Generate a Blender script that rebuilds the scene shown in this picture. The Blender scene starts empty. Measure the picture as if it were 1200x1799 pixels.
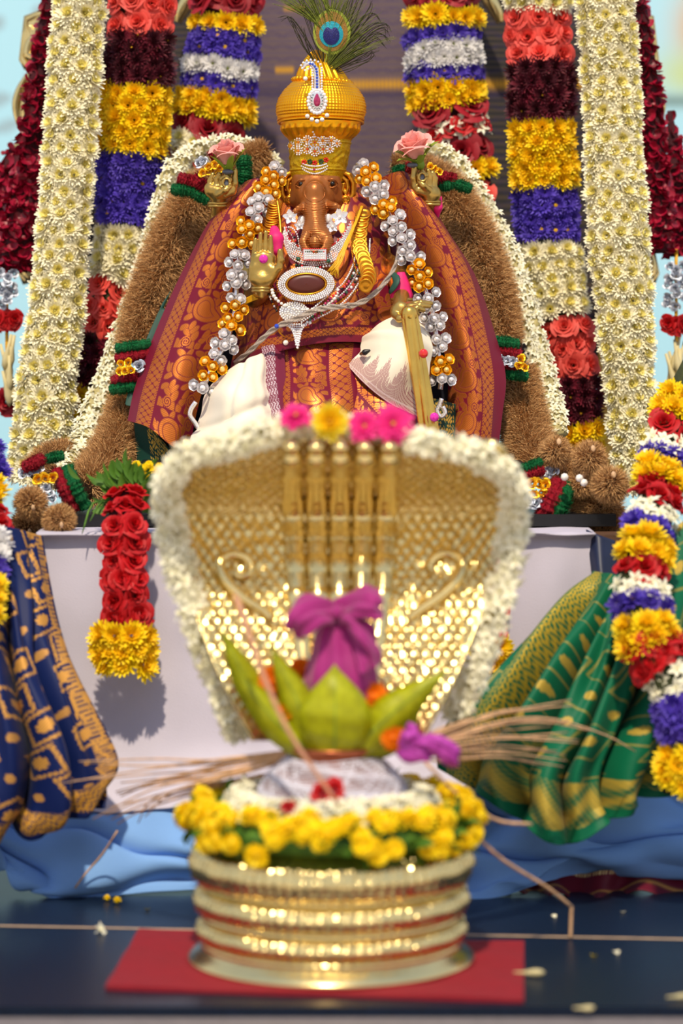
import bpy, math, random
import numpy as np
from mathutils import Vector, Matrix, Quaternion

random.seed(11)
rng = np.random.default_rng(11)
SC = bpy.context.scene
COL = SC.collection
PI = math.pi

# ---------------------------------------------------------------- camera
F, HY, CZ = 4900.0, 620.0, 0.742          # focal length in pixels (1200x1799), horizon row, eye height


def P(px, py, d):
    """world point seen at pixel (px,py) at distance d in front of the camera"""
    return Vector(((px - 600.0) / F * d, d, CZ + (HY - py) / F * d))


cam = bpy.data.cameras.new('camera')
cam_o = bpy.data.objects.new('camera', cam)
COL.objects.link(cam_o)
cam_o.location = (0, 0, CZ)
cam_o.rotation_euler = (PI / 2, 0, 0)
cam.sensor_width = 36.0
cam.lens = F / 1799.0 * 36.0
cam.shift_y = -(899.5 - HY) / 1799.0
cam.clip_start = 0.05
cam.dof.use_dof = True
cam.dof.focus_distance = 4.22
cam.dof.aperture_fstop = 2.35
SC.camera = cam_o

# ---------------------------------------------------------------- sky, sun, exposure
w = bpy.data.worlds.new('sky')
SC.world = w
w.use_nodes = True
nt = w.node_tree
nt.nodes.clear()
out = nt.nodes.new('ShaderNodeOutputWorld')
bg = nt.nodes.new('ShaderNodeBackground')
tc = nt.nodes.new('ShaderNodeTexCoord')
sep = nt.nodes.new('ShaderNodeSeparateXYZ')
rmp = nt.nodes.new('ShaderNodeValToRGB')
mr = nt.nodes.new('ShaderNodeMapRange')
mr.inputs['From Min'].default_value = -1.0
nt.links.new(tc.outputs['Generated'], sep.inputs[0])
nt.links.new(sep.outputs['Z'], mr.inputs['Value'])
nt.links.new(mr.outputs[0], rmp.inputs[0])
nt.links.new(rmp.outputs[0], bg.inputs[0])
nt.links.new(bg.outputs[0], out.inputs[0])
e = rmp.color_ramp.elements
e[0].position, e[0].color = 0.0, (0.24, 0.22, 0.20, 1)
e[1].position, e[1].color = 0.49, (0.58, 0.54, 0.50, 1)
for pos, c in ((0.52, (1.0, 0.96, 0.95, 1)), (0.66, (0.80, 0.86, 1.0, 1)), (1.0, (0.46, 0.62, 1.0, 1))):
    n = e.new(pos)
    n.color = c
bg.inputs['Strength'].default_value = 0.72

sun = bpy.data.lights.new('sun', 'SUN')
sun.energy = 3.6
sun.color = (1.0, 0.86, 0.64)
sun.angle = math.radians(2.2)
sun_o = bpy.data.objects.new('sun', sun)
COL.objects.link(sun_o)
sun_o.rotation_euler = Vector((0.10, 1.0, -1.4)).to_track_quat('-Z', 'Y').to_euler()
sun_o.location = (-0.5, -2, 6)

vs = SC.view_settings
vs.view_transform = 'Standard'
vs.look = 'None'
vs.gamma = 1.0
vs.exposure = 0.14
vs.use_curve_mapping = False


# ---------------------------------------------------------------- materials
def C(r, g, b):
    f = lambda c: (c / 255.0) / 12.92 if c / 255.0 <= 0.04045 else ((c / 255.0 + 0.055) / 1.055) ** 2.4
    return (f(r), f(g), f(b))


def mat(name, col, rough=0.55, metal=0.0, var=0.25, scale=60.0, bump=0.0, bscale=None, col2=None, rnd=0.0,
        trans=0.0, sheen=0.0, ior=None, alpha=None, coat=0.0, sss=0.0):
    m = bpy.data.materials.new(name)
    m.use_nodes = True
    t = m.node_tree
    b = t.nodes['Principled BSDF']
    o = t.nodes['Material Output']
    tcn = t.nodes.new('ShaderNodeTexCoord')
    nz = t.nodes.new('ShaderNodeTexNoise')
    nz.inputs['Scale'].default_value = scale
    nz.inputs['Detail'].default_value = 3.0
    t.links.new(tcn.outputs['Object'], nz.inputs['Vector'])
    r = t.nodes.new('ShaderNodeValToRGB')
    a = tuple(max(0.0, c * (1 - var)) for c in col)
    z = tuple(min(1.0, c * (1 + var)) for c in (col2 or col))
    r.color_ramp.elements[0].position = 0.3
    r.color_ramp.elements[1].position = 0.7
    r.color_ramp.elements[0].color = (*a, 1)
    r.color_ramp.elements[1].color = (*z, 1)
    t.links.new(nz.outputs['Fac'], r.inputs[0])
    src = r.outputs[0]
    if rnd:
        oi = t.nodes.new('ShaderNodeObjectInfo')
        mp = t.nodes.new('ShaderNodeMapRange')
        mp.inputs['To Min'].default_value = 1 - rnd
        mp.inputs['To Max'].default_value = 1 + rnd * 0.6
        t.links.new(oi.outputs['Random'], mp.inputs['Value'])
        hs = t.nodes.new('ShaderNodeHueSaturation')
        t.links.new(mp.outputs[0], hs.inputs['Value'])
        t.links.new(src, hs.inputs['Color'])
        src = hs.outputs[0]
    t.links.new(src, b.inputs['Base Color'])
    b.inputs['Roughness'].default_value = rough
    b.inputs['Metallic'].default_value = metal
    if sheen:
        b.inputs['Sheen Weight'].default_value = sheen
    if coat:
        b.inputs['Coat Weight'].default_value = coat
    if ior:
        b.inputs['IOR'].default_value = ior
    if bump:
        n2 = t.nodes.new('ShaderNodeTexNoise')
        n2.inputs['Scale'].default_value = bscale or scale * 4
        t.links.new(tcn.outputs['Object'], n2.inputs['Vector'])
        bp = t.nodes.new('ShaderNodeBump')
        bp.inputs['Strength'].default_value = bump
        bp.inputs['Distance'].default_value = 0.002
        t.links.new(n2.outputs['Fac'], bp.inputs['Height'])
        t.links.new(bp.outputs[0], b.inputs['Normal'])
    if trans:
        tr = t.nodes.new('ShaderNodeBsdfTranslucent')
        t.links.new(src, tr.inputs['Color'])
        mx = t.nodes.new('ShaderNodeMixShader')
        mx.inputs[0].default_value = trans
        t.links.new(b.outputs[0], mx.inputs[1])
        t.links.new(tr.outputs[0], mx.inputs[2])
        t.links.new(mx.outputs[0], o.inputs['Surface'])
    return m


def print_mat(name, rough=0.55, metal=0.75, hatch=1500.0, sheen=0.3, weave=0.0):
    """cloth whose woven pattern sits in the colour attribute 'weave' (alpha = metal thread)"""
    m = bpy.data.materials.new(name)
    m.use_nodes = True
    t = m.node_tree
    b = t.nodes['Principled BSDF']
    at = t.nodes.new('ShaderNodeAttribute')
    at.attribute_name = 'weave'
    uv = t.nodes.new('ShaderNodeUVMap')
    wv = t.nodes.new('ShaderNodeTexWave')
    wv.inputs['Scale'].default_value = hatch / 6.2832 / 3.0
    wv.bands_direction = 'DIAGONAL'
    wv.inputs['Distortion'].default_value = 0.6
    t.links.new(uv.outputs[0], wv.inputs['Vector'])
    mr_ = t.nodes.new('ShaderNodeMapRange')
    mr_.inputs['From Min'].default_value = 0.08
    mr_.inputs['From Max'].default_value = 0.45
    mr_.inputs['To Min'].default_value = 0.45
    t.links.new(wv.outputs['Fac'], mr_.inputs['Value'])
    nz = t.nodes.new('ShaderNodeTexNoise')
    nz.inputs['Scale'].default_value = 700.0
    t.links.new(uv.outputs[0], nz.inputs['Vector'])
    mu = t.nodes.new('ShaderNodeMath')
    mu.operation = 'MULTIPLY'
    t.links.new(at.outputs['Alpha'], mu.inputs[0])
    t.links.new(mr_.outputs[0], mu.inputs[1])
    mm = t.nodes.new('ShaderNodeMath')
    mm.operation = 'MULTIPLY'
    mm.inputs[1].default_value = metal
    t.links.new(mu.outputs[0], mm.inputs[0])
    t.links.new(mm.outputs[0], b.inputs['Metallic'])
    dk = t.nodes.new('ShaderNodeMix')
    dk.data_type = 'RGBA'
    dk.blend_type = 'MULTIPLY'
    sub = t.nodes.new('ShaderNodeMath')
    sub.operation = 'SUBTRACT'
    t.links.new(at.outputs['Alpha'], sub.inputs[0])
    t.links.new(mu.outputs[0], sub.inputs[1])
    t.links.new(sub.outputs[0], dk.inputs['Factor'])
    t.links.new(at.outputs['Color'], dk.inputs['A'])
    dk.inputs['B'].default_value = (0.35, 0.14, 0.14, 1)
    t.links.new(dk.outputs['Result'], b.inputs['Base Color'])
    b.inputs['Roughness'].default_value = rough
    b.inputs['Sheen Weight'].default_value = sheen * 0.1
    b.inputs['Specular IOR Level'].default_value = 0.22
    bp = t.nodes.new('ShaderNodeBump')
    bp.inputs['Strength'].default_value = 0.25
    bp.inputs['Distance'].default_value = 0.0006
    ad = t.nodes.new('ShaderNodeMath')
    ad.operation = 'ADD'
    t.links.new(mu.outputs[0], ad.inputs[0])
    t.links.new(nz.outputs['Fac'], ad.inputs[1])
    t.links.new(ad.outputs[0], bp.inputs['Height'])
    t.links.new(bp.outputs[0], b.inputs['Normal'])
    return m


M = {}
def petal_mat(k, c, c2=None, var=0.12, rnd=0.15, trans=0.25, rough=0.6):
    M[k] = mat(k, c, rough, 0, var, 90, 0, None, c2, rnd, trans)
petal_mat('cream_petal', C(250, 240, 202), C(254, 248, 224), 0.03, 0.04, 0.15)
petal_mat('cream_petal_inner', C(250, 236, 150), None, 0.1, 0.06)
petal_mat('white_petal', C(240, 238, 236), None, 0.05, 0.05, 0.3)
petal_mat('yellow_petal', C(255, 226, 6), C(255, 218, 2), 0.04, 0.05, 0.1)
petal_mat('yellow_petal_inner', C(255, 208, 2), None, 0.05, 0.05, 0.1)
petal_mat('lemon_petal', C(250, 222, 40), None, 0.1, 0.08)
petal_mat('purple_petal', C(84, 58, 186), C(104, 80, 212), 0.25, 0.25)
petal_mat('purple_petal_inner', C(68, 44, 162), None, 0.3, 0.2)
petal_mat('maroon_petal', C(98, 16, 36), C(120, 22, 46), 0.4, 0.35, 0.15)
petal_mat('maroon_petal_inner', C(74, 8, 28), None, 0.4, 0.3, 0.1)
petal_mat('coral_petal', C(232, 72, 62), C(242, 96, 84), 0.12, 0.12, 0.25)
petal_mat('red_petal', C(184, 4, 18), C(206, 12, 22), 0.15, 0.15, 0.2)
petal_mat('dark_red_petal', C(140, 8, 24), C(165, 14, 34), 0.3, 0.2, 0.15)
petal_mat('wine_petal', C(132, 6, 36), C(165, 14, 52), 0.4, 0.45, 0.15, 0.42)
petal_mat('pink_petal', C(255, 136, 138), C(255, 204, 188), 0.1, 0.06, 0.2)
petal_mat('hot_pink_petal', C(246, 40, 140), C(250, 60, 160), 0.1, 0.05, 0.3)
petal_mat('orange_petal', C(252, 150, 4), C(252, 130, 2), 0.15, 0.1, 0.25)
petal_mat('jasmine_petal', C(252, 244, 212), C(255, 250, 230), 0.04, 0.06, 0.18)
petal_mat('tuberose_bud', C(226, 212, 160), None, 0.1, 0.1, 0.2)
petal_mat('orchid_petal', C(176, 40, 160), C(200, 80, 190), 0.2, 0.05, 0.3)
petal_mat('leaf_green', C(62, 112, 30), C(96, 140, 40), 0.25, 0.2, 0.25)
petal_mat('mango_leaf', C(172, 174, 4), C(184, 188, 8), 0.1, 0.12, 0.3, 0.4)
petal_mat('sepal_green', C(140, 168, 50), None, 0.15, 0.1, 0.2)
M['pale_disc'] = mat('pale_disc', C(244, 228, 126), 0.8, 0, 0.2, 400, 0.6)
M['yellow_disc'] = mat('yellow_disc', C(226, 170, 20), 0.8, 0, 0.3, 400, 0.6)
M['green_disc'] = mat('green_disc', C(120, 130, 40), 0.8, 0, 0.3, 400, 0.6)
M['core_green'] = mat('core_green', C(50, 56, 26), 0.9, 0, 0.4, 90, 0.5)
M['core_cream'] = mat('core_cream', C(172, 160, 110), 0.9, 0, 0.3, 90, 0.5)
M['core_wine'] = mat('core_wine', C(60, 6, 20), 0.9, 0, 0.3, 90, 0.5)
M['vetiver'] = mat('vetiver', C(150, 106, 62), 0.8, 0, 0.55, 700, 0, None, C(214, 164, 108))
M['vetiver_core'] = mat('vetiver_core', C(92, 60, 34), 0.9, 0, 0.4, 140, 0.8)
M['red_tinsel'] = mat('red_tinsel', C(170, 16, 40), 0.32, 0.35, 0.35, 600, 1.0, 1400)
M['green_tinsel'] = mat('green_tinsel', C(6, 112, 58), 0.32, 0.35, 0.35, 600, 1.0, 1400)
M['gold_foil'] = mat('gold_foil', C(255, 190, 24), 0.22, 0.6, 0.1, 90, 0.2)
M['silver_foil'] = mat('silver_foil', C(244, 240, 240), 0.16, 0.75, 0.04, 90, 0.2)
M['brass'] = mat('brass', C(238, 214, 148), 0.22, 1.0, 0.05, 25, 0.08, 60)
M['old_brass'] = mat('old_brass', C(190, 156, 84), 0.30, 0.9, 0.18, 40, 0.25, 120)
M['copper_skin'] = mat('copper_skin', C(168, 100, 46), 0.36, 0.55, 0.14, 60, 0.15, 300)
M['gold'] = mat('gold', C(214, 146, 44), 0.32, 1.0, 0.06, 60, 0.1)
M['mace_gold'] = mat('mace_gold', C(228, 186, 92), 0.26, 1.0, 0.08, 40, 0.1)
M['foil_rose'] = mat('foil_rose', C(186, 192, 206), 0.35, 0.55, 0.08, 90, 0.2)
M['crown_gold'] = mat('crown_gold', C(255, 176, 22), 0.3, 0.85, 0.08, 60, 0.1)
M['band_gold'] = mat('band_gold', C(216, 172, 20), 0.34, 0.7, 0.16, 160, 0.5, 500)
M['diamond'] = mat('diamond', C(250, 248, 250), 0.1, 0.35, 0.05, 200)
M['pearl'] = mat('pearl', C(246, 238, 228), 0.2, 0.0, 0.05, 90, coat=0.6)
M['crystal_pearl'] = mat('crystal_pearl', C(244, 240, 242), 0.12, 0.45, 0.04, 90, coat=0.6)
M['gold_pearl'] = mat('gold_pearl', C(255, 220, 130), 0.12, 0.4, 0.04, 90, coat=0.6)
M['ruby'] = mat('ruby', C(170, 8, 84), 0.06, 0.15, 0.3, 200, coat=1.0)
M['red_gem'] = mat('red_gem', C(220, 26, 22), 0.08, 0.1, 0.1, 200, coat=1.0)
M['magenta_gem'] = mat('magenta_gem', C(222, 24, 168), 0.08, 0.1, 0.1, 200, coat=1.0)
M['green_gem'] = mat('green_gem', C(8, 74, 46), 0.08, 0.1, 0.2, 200, coat=1.0)
M['blue_gem'] = mat('blue_gem', C(34, 70, 196), 0.08, 0.1, 0.2, 200, coat=1.0)
M['mirror_brown'] = mat('mirror_brown', C(84, 26, 16), 0.4, 0.0, 0.12, 30)
M['yellow_thread'] = mat('yellow_thread', C(222, 168, 8), 0.5, 0, 0.15, 300)
M['silver_cord'] = mat('silver_cord', C(200, 184, 170), 0.35, 0.5, 0.2, 900, 0.8, 1500)
M['zari'] = print_mat('zari', 0.36, 0.8, 3600)
M['zari_soft'] = print_mat('zari_soft', 0.55, 0.35, 2600)
M['backdrop_silk'] = print_mat('backdrop_silk', 0.5, 0.3, 2600)
M['cream_silk'] = mat('cream_silk', C(240, 230, 208), 0.55, 0, 0.04, 20, 0.1, 600, sheen=0.3)
M['white_cotton'] = mat('white_cotton', C(192, 186, 202), 0.85, 0, 0.04, 12, 0.15, 500)
M['cotton_shade_tint'] = mat('cotton_shade_tint', C(118, 162, 220), 0.85, 0, 0.05, 12, 0.15, 500)  # white cotton in shade: the bluish shadow tone is put into the base colour
M['green_lining'] = mat('green_lining', C(28, 72, 60), 0.6, 0, 0.15, 60)
M['magenta_cloth'] = mat('magenta_cloth', C(220, 20, 110), 0.6, 0, 0.15, 60)
M['purple_cloth'] = mat('purple_cloth', C(150, 10, 108), 0.7, 0, 0.1, 40, 0.2, 500, sheen=0.3)
M['red_felt'] = mat('red_felt', C(134, 2, 24), 0.9, 0, 0.08, 60, 0.3, 900)
M['granite'] = mat('granite', C(14, 26, 44), 0.34, 0, 0.4, 300, 0.05, ior=1.3)
M['step_stone'] = mat('step_stone', C(120, 112, 112), 0.6, 0, 0.12, 60, 0.2)
M['seam'] = mat('seam', C(188, 160, 130), 0.6, 0, 0.15, 60)
M['black_lacquer'] = mat('black_lacquer', C(16, 16, 20), 0.4, 0, 0.3, 60)
M['wood'] = mat('wood', C(92, 62, 40), 0.6, 0, 0.3, 30, 0.2)
M['straw'] = mat('straw', C(206, 164, 124), 0.7, 0, 0.2, 80, 0.2)
M['copper'] = mat('copper', C(168, 96, 66), 0.3, 0.9, 0.15, 60, 0.1)
M['white_thread'] = mat('white_thread', C(214, 210, 222), 0.7, 0, 0.06, 200)
M['pompom_tip'] = mat('pompom_tip', C(206, 168, 128), 0.7, 0, 0.1, 200)
M['ground'] = mat('ground', C(216, 204, 188), 0.9, 0, 0.15, 3)
M['feather_green'] = mat('feather_green', C(96, 112, 34), 0.45, 0.2, 0.3, 200, col2=C(124, 132, 44))
M['feather_dark'] = mat('feather_dark', C(52, 48, 22), 0.5, 0.2, 0.3, 200)
M['feather_bronze'] = mat('feather_bronze', C(136, 98, 30), 0.4, 0.3, 0.2, 300, 0.4, 900)
M['feather_teal'] = mat('feather_teal', C(10, 140, 160), 0.35, 0.3, 0.15, 300, 0.4, 900)
M['feather_blue'] = mat('feather_blue', C(16, 18, 92), 0.35, 0.3, 0.3, 300, 0.4, 900)
M['feather_lime'] = mat('feather_lime', C(140, 150, 40), 0.4, 0.25, 0.2, 300, 0.4, 900)
M['dark_eye'] = mat('dark_eye', C(18, 9, 6), 0.35, 0, 0.2, 100)
M['lead_grey'] = mat('lead_grey', C(96, 100, 112), 0.5, 0.4, 0.2, 100)


# ---------------------------------------------------------------- mesh tools
class MB:
    def __init__(s):
        s.v, s.f, s.m = [], [], []

    def add(s, vs_, fs_, mi=0):
        o = len(s.v)
        s.v.extend([tuple(a) for a in vs_])
        s.f.extend([tuple(i + o for i in q) for q in fs_])
        s.m.extend([mi] * len(fs_))

    def grid(s, rows, mi=0, close=False):
        n, k = len(rows), len(rows[0])
        fs_ = []
        for i in range(n - 1):
            for j in range(k if close else k - 1):
                j2 = (j + 1) % k
                fs_.append((i * k + j, i * k + j2, (i + 1) * k + j2, (i + 1) * k + j))
        s.add([p for r in rows for p in r], fs_, mi)

    def tube(s, pts, r, n=6, mi=0, cap=True, flat=None):
        """tube along world points; r number or list; flat=(front vector, ratio) squashes it"""
        pts = [Vector(p) for p in pts]
        k = len(pts)
        rr = list(r) if hasattr(r, '__len__') else [r] * k
        rows = []
        up = None
        for i, p in enumerate(pts):
            t = (pts[min(i + 1, k - 1)] - pts[max(i - 1, 0)])
            t = t.normalized() if t.length > 1e-9 else Vector((0, 0, 1))
            if up is None:
                up = Vector((0, -1, 0)) if abs(t.y) < 0.9 else Vector((0, 0, 1))
            a = (up - t * up.dot(t))
            a = a.normalized() if a.length > 1e-6 else t.orthogonal().normalized()
            b = t.cross(a)
            up = a
            rows.append([p + (a * math.cos(2 * PI * j / n) * (flat or 1) + b * math.sin(2 * PI * j / n)) * rr[i] for j in range(n)])
        o = len(s.v)
        s.grid(rows, mi, True)
        if cap:
            s.f.append(tuple(o + j for j in range(n))[::-1])
            s.m.append(mi)
            s.f.append(tuple(o + (k - 1) * n + j for j in range(n)))
            s.m.append(mi)

    def lathe(s, prof, n=32, c=(0, 0, 0), mi=0, disp=None):
        rows = []
        for i, (r, z) in enumerate(prof):
            row = []
            for j in range(n):
                a = 2 * PI * j / n
                q = r + (disp(i, j, a, r, z) if disp else 0)
                row.append((c[0] + q * math.cos(a), c[1] + q * math.sin(a), c[2] + z))
            rows.append(row)
        s.grid(rows, mi, True)

    def ball(s, c, r, n=8, m_=5, mi=0, sq=(1, 1, 1), rot=None):
        rows = []
        for i in range(m_ + 1):
            th = PI * i / m_
            row = []
            for j in range(n):
                a = 2 * PI * j / n
                q = Vector((math.sin(th) * math.cos(a) * sq[0], math.sin(th) * math.sin(a) * sq[1], math.cos(th) * sq[2])) * r
                if rot is not None:
                    q = rot @ q
                row.append(Vector(c) + q)
            rows.append(row)
        s.grid(rows, mi, True)

    def box(s, a, b, mi=0):
        x0, y0, z0 = a
        x1, y1, z1 = b
        s.add([(x0, y0, z0), (x1, y0, z0), (x1, y1, z0), (x0, y1, z0), (x0, y0, z1), (x1, y0, z1), (x1, y1, z1), (x0, y1, z1)],
              [(3, 2, 1, 0), (4, 5, 6, 7), (0, 1, 5, 4), (1, 2, 6, 5), (2, 3, 7, 6), (3, 0, 4, 7)], mi)

    def mesh(s, name, mats, smooth=True):
        me = bpy.data.meshes.new(name)
        me.from_pydata([tuple(p) for p in s.v], [], s.f)
        for m_ in (mats if isinstance(mats, (list, tuple)) else [mats]):
            me.materials.append(M[m_] if isinstance(m_, str) else m_)
        me.polygons.foreach_set('material_index', s.m)
        if smooth:
            me.polygons.foreach_set('use_smooth', [True] * len(me.polygons))
        me.update()
        return me


def np_mesh(name, v, f, mats, smooth=True, mi=None):
    me = bpy.data.meshes.new(name)
    v = np.asarray(v, np.float32)
    f = np.asarray(f, np.int32)
    me.vertices.add(len(v))
    me.vertices.foreach_set('co', v.ravel())
    k = f.shape[1]
    me.loops.add(f.size)
    me.loops.foreach_set('vertex_index', f.ravel())
    me.polygons.add(len(f))
    me.polygons.foreach_set('loop_start', np.arange(len(f), dtype=np.int32) * k)
    for m_ in (mats if isinstance(mats, (list, tuple)) else [mats]):
        me.materials.append(M[m_] if isinstance(m_, str) else m_)
    if mi is not None:
        me.polygons.foreach_set('material_index', np.asarray(mi, np.int32))
    me.polygons.foreach_set('use_smooth', np.full(len(f), smooth))
    me.update(calc_edges=True)
    me.validate()
    return me


def grid_faces(nu, nv):
    i = np.arange(nu * nv).reshape(nu, nv)
    return np.stack([i[:-1, :-1], i[:-1, 1:], i[1:, 1:], i[1:, :-1]], -1).reshape(-1, 4)


def cr(pts, n):
    """Catmull-Rom along axis 0 to n samples"""
    p = np.asarray(pts, float)
    k = len(p)
    ext = np.concatenate([[2 * p[0] - p[1]], p, [2 * p[-1] - p[-2]]])
    t = np.linspace(0, k - 1 - 1e-9, n)
    i = t.astype(int)
    u = (t - i).reshape((-1,) + (1,) * (p.ndim - 1))
    a, b, c, d = ext[i], ext[i + 1], ext[i + 2], ext[i + 3]
    return 0.5 * ((2 * b) + (c - a) * u + (2 * a - 5 * b + 4 * c - d) * u ** 2 + (3 * b - a - 3 * c + d) * u ** 3)


def W(lst):
    return [P(*a) for a in lst]


def path3(lst, n):
    return [Vector(p) for p in cr([list(P(*a)) for a in lst], n)]


# ---------------------------------------------------------------- objects
def thing(name, label, cat, loc=(0, 0, 0), group=None):
    o = bpy.data.objects.new(name, None)
    COL.objects.link(o)
    o.location = loc
    o.empty_display_size = 0.02
    o['label'] = label
    o['category'] = cat
    if group:
        o['group'] = group
    return o


def obj(name, me, parent=None, label=None, cat=None, kind=None, mw=None, group=None):
    o = bpy.data.objects.new(name, me)
    COL.objects.link(o)
    if parent is not None:
        o.parent = parent
        if parent.type == 'EMPTY' or parent.parent is None:
            o.matrix_parent_inverse = Matrix.Translation(-Vector(parent.location)) if parent.parent is None else Matrix.Identity(4)
    if mw is not None:
        o.matrix_basis = mw
    if label:
        o['label'] = label
    if cat:
        o['category'] = cat
    if kind:
        o['kind'] = kind
    if group:
        o['group'] = group
    return o


def sub(name, me, part, mw=None, kind=None, label=None):
    """sub-part under a part whose own transform is identity, or with mw in the part's space"""
    o = bpy.data.objects.new(name, me)
    COL.objects.link(o)
    o.parent = part
    if mw is not None:
        o.matrix_basis = mw
    if kind:
        o['kind'] = kind
    if label:
        o['label'] = label
    return o


def align(pos, n, scale=1.0, spin=None, sc3=None):
    n = Vector(n).normalized()
    q = Vector((0, 0, 1)).rotation_difference(n)
    if spin is None:
        spin = random.uniform(0, 2 * PI)
    S_ = Matrix.Diagonal((*(sc3 or (scale, scale, scale)), 1))
    return Matrix.Translation(pos) @ q.to_matrix().to_4x4() @ Matrix.Rotation(spin, 4, 'Z') @ S_


# ---------------------------------------------------------------- SDF modelling (organic forms)
def surfnet(fn, lo, hi, h):
    ax = [np.arange(lo[i], hi[i] + h, h, dtype=np.float32) for i in range(3)]
    X, Y, Z = np.meshgrid(*ax, indexing='ij')
    V = fn(X, Y, Z).astype(np.float32)
    ins = V < 0
    nx, ny, nz = V.shape
    offs = [(i, j, k) for i in (0, 1) for j in (0, 1) for k in (0, 1)]
    cnt = sum(ins[o[0]:nx - 1 + o[0], o[1]:ny - 1 + o[1], o[2]:nz - 1 + o[2]].astype(np.int8) for o in offs)
    act = np.argwhere((cnt > 0) & (cnt < 8))
    vals = np.stack([V[act[:, 0] + o[0], act[:, 1] + o[1], act[:, 2] + o[2]] for o in offs])
    acc = np.zeros((len(act), 3), np.float32)
    num = np.zeros(len(act), np.float32)
    for a in range(8):
        for b in range(a + 1, 8):
            oa, ob = np.array(offs[a]), np.array(offs[b])
            if np.abs(oa - ob).sum() != 1:
                continue
            va, vb = vals[a], vals[b]
            mk = (va < 0) != (vb < 0)
            t = np.where(mk, va / np.where(mk, va - vb, 1), 0)
            p = oa + (ob - oa) * t[:, None]
            acc += np.where(mk[:, None], p, 0)
            num += mk
    vert = (act + acc / num[:, None]) * h + np.array(lo, np.float32)
    idx = np.full((nx, ny, nz), -1, np.int32)
    idx[act[:, 0], act[:, 1], act[:, 2]] = np.arange(len(act))
    faces = []
    for axis in range(3):
        o = [0, 0, 0]
        o[axis] = 1
        A = ins[:nx - o[0], :ny - o[1], :nz - o[2]]
        B = ins[o[0]:, o[1]:, o[2]:]
        e_ = np.argwhere(A != B)
        b1, b2 = [(1, 2), (2, 0), (0, 1)][axis]
        e_ = e_[(e_[:, b1] > 0) & (e_[:, b2] > 0)]
        d1 = np.zeros(3, int); d1[b1] = 1
        d2 = np.zeros(3, int); d2[b2] = 1
        q = np.stack([idx[tuple((e_ - d1 - d2).T)], idx[tuple((e_ - d2).T)], idx[tuple(e_.T)], idx[tuple((e_ - d1).T)]], -1)
        flip = ~A[tuple(e_.T)]
        q[flip] = q[flip][:, ::-1]
        faces.append(q[(q >= 0).all(1)])
    return vert, np.concatenate(faces)


class Blob:
    """smooth union of tapered capsules / ellipsoids"""
    def __init__(s):
        s.ops = []
        s.lo = np.full(3, 1e9)
        s.hi = np.full(3, -1e9)

    def _b(s, p, r):
        s.lo = np.minimum(s.lo, np.array(p) - r)
        s.hi = np.maximum(s.hi, np.array(p) + r)

    def cap(s, a, b, ra, rb=None, k=0.004, neg=False):
        rb = ra if rb is None else rb
        a, b = np.array(a, float), np.array(b, float)
        s.ops.append(('c', a, b, ra, rb, k, neg))
        if not neg:
            s._b(a, ra)
            s._b(b, rb)
        return s

    def chain(s, pts, rs, k=0.004):
        for i in range(len(pts) - 1):
            s.cap(pts[i], pts[i + 1], rs[i], rs[i + 1], k)
        return s

    def ell(s, c, r, k=0.004, neg=False):
        c, r = np.array(c, float), np.array(r, float)
        s.ops.append(('e', c, r, 0, 0, k, neg))
        if not neg:
            s._b(c, r.max())
        return s

    def fn(s, X, Y, Z):
        D = None
        for (t, a, b, ra, rb, k, neg) in s.ops:
            if t == 'c':
                ba = b - a
                L = max(float(ba @ ba), 1e-12)
                h = np.clip(((X - a[0]) * ba[0] + (Y - a[1]) * ba[1] + (Z - a[2]) * ba[2]) / L, 0, 1)
                d = np.sqrt((X - a[0] - h * ba[0]) ** 2 + (Y - a[1] - h * ba[1]) ** 2 + (Z - a[2] - h * ba[2]) ** 2) - (ra + (rb - ra) * h)
            else:
                q = np.sqrt(((X - a[0]) / b[0]) ** 2 + ((Y - a[1]) / b[1]) ** 2 + ((Z - a[2]) / b[2]) ** 2)
                d = (q - 1) * b.min()
            if D is None:
                D = d
            elif neg:
                h = np.clip(0.5 - 0.5 * (D + d) / k, 0, 1)
                D = D + (-d - D) * h + k * h * (1 - h)
            else:
                h = np.clip(0.5 + 0.5 * (D - d) / k, 0, 1)
                D = D + (d - D) * h - k * h * (1 - h)
        return D

    def geo(s, h, warp=None):
        lo, hi = s.lo - 3 * h, s.hi + 3 * h
        f = s.fn if warp is None else (lambda X, Y, Z: s.fn(X, Y, Z) + warp(X, Y, Z))
        return surfnet(f, lo, hi, h)

    def mesh(s, name, m_, h, warp=None):
        v, f = s.geo(h, warp)
        return np_mesh(name, v, f, m_)


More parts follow.
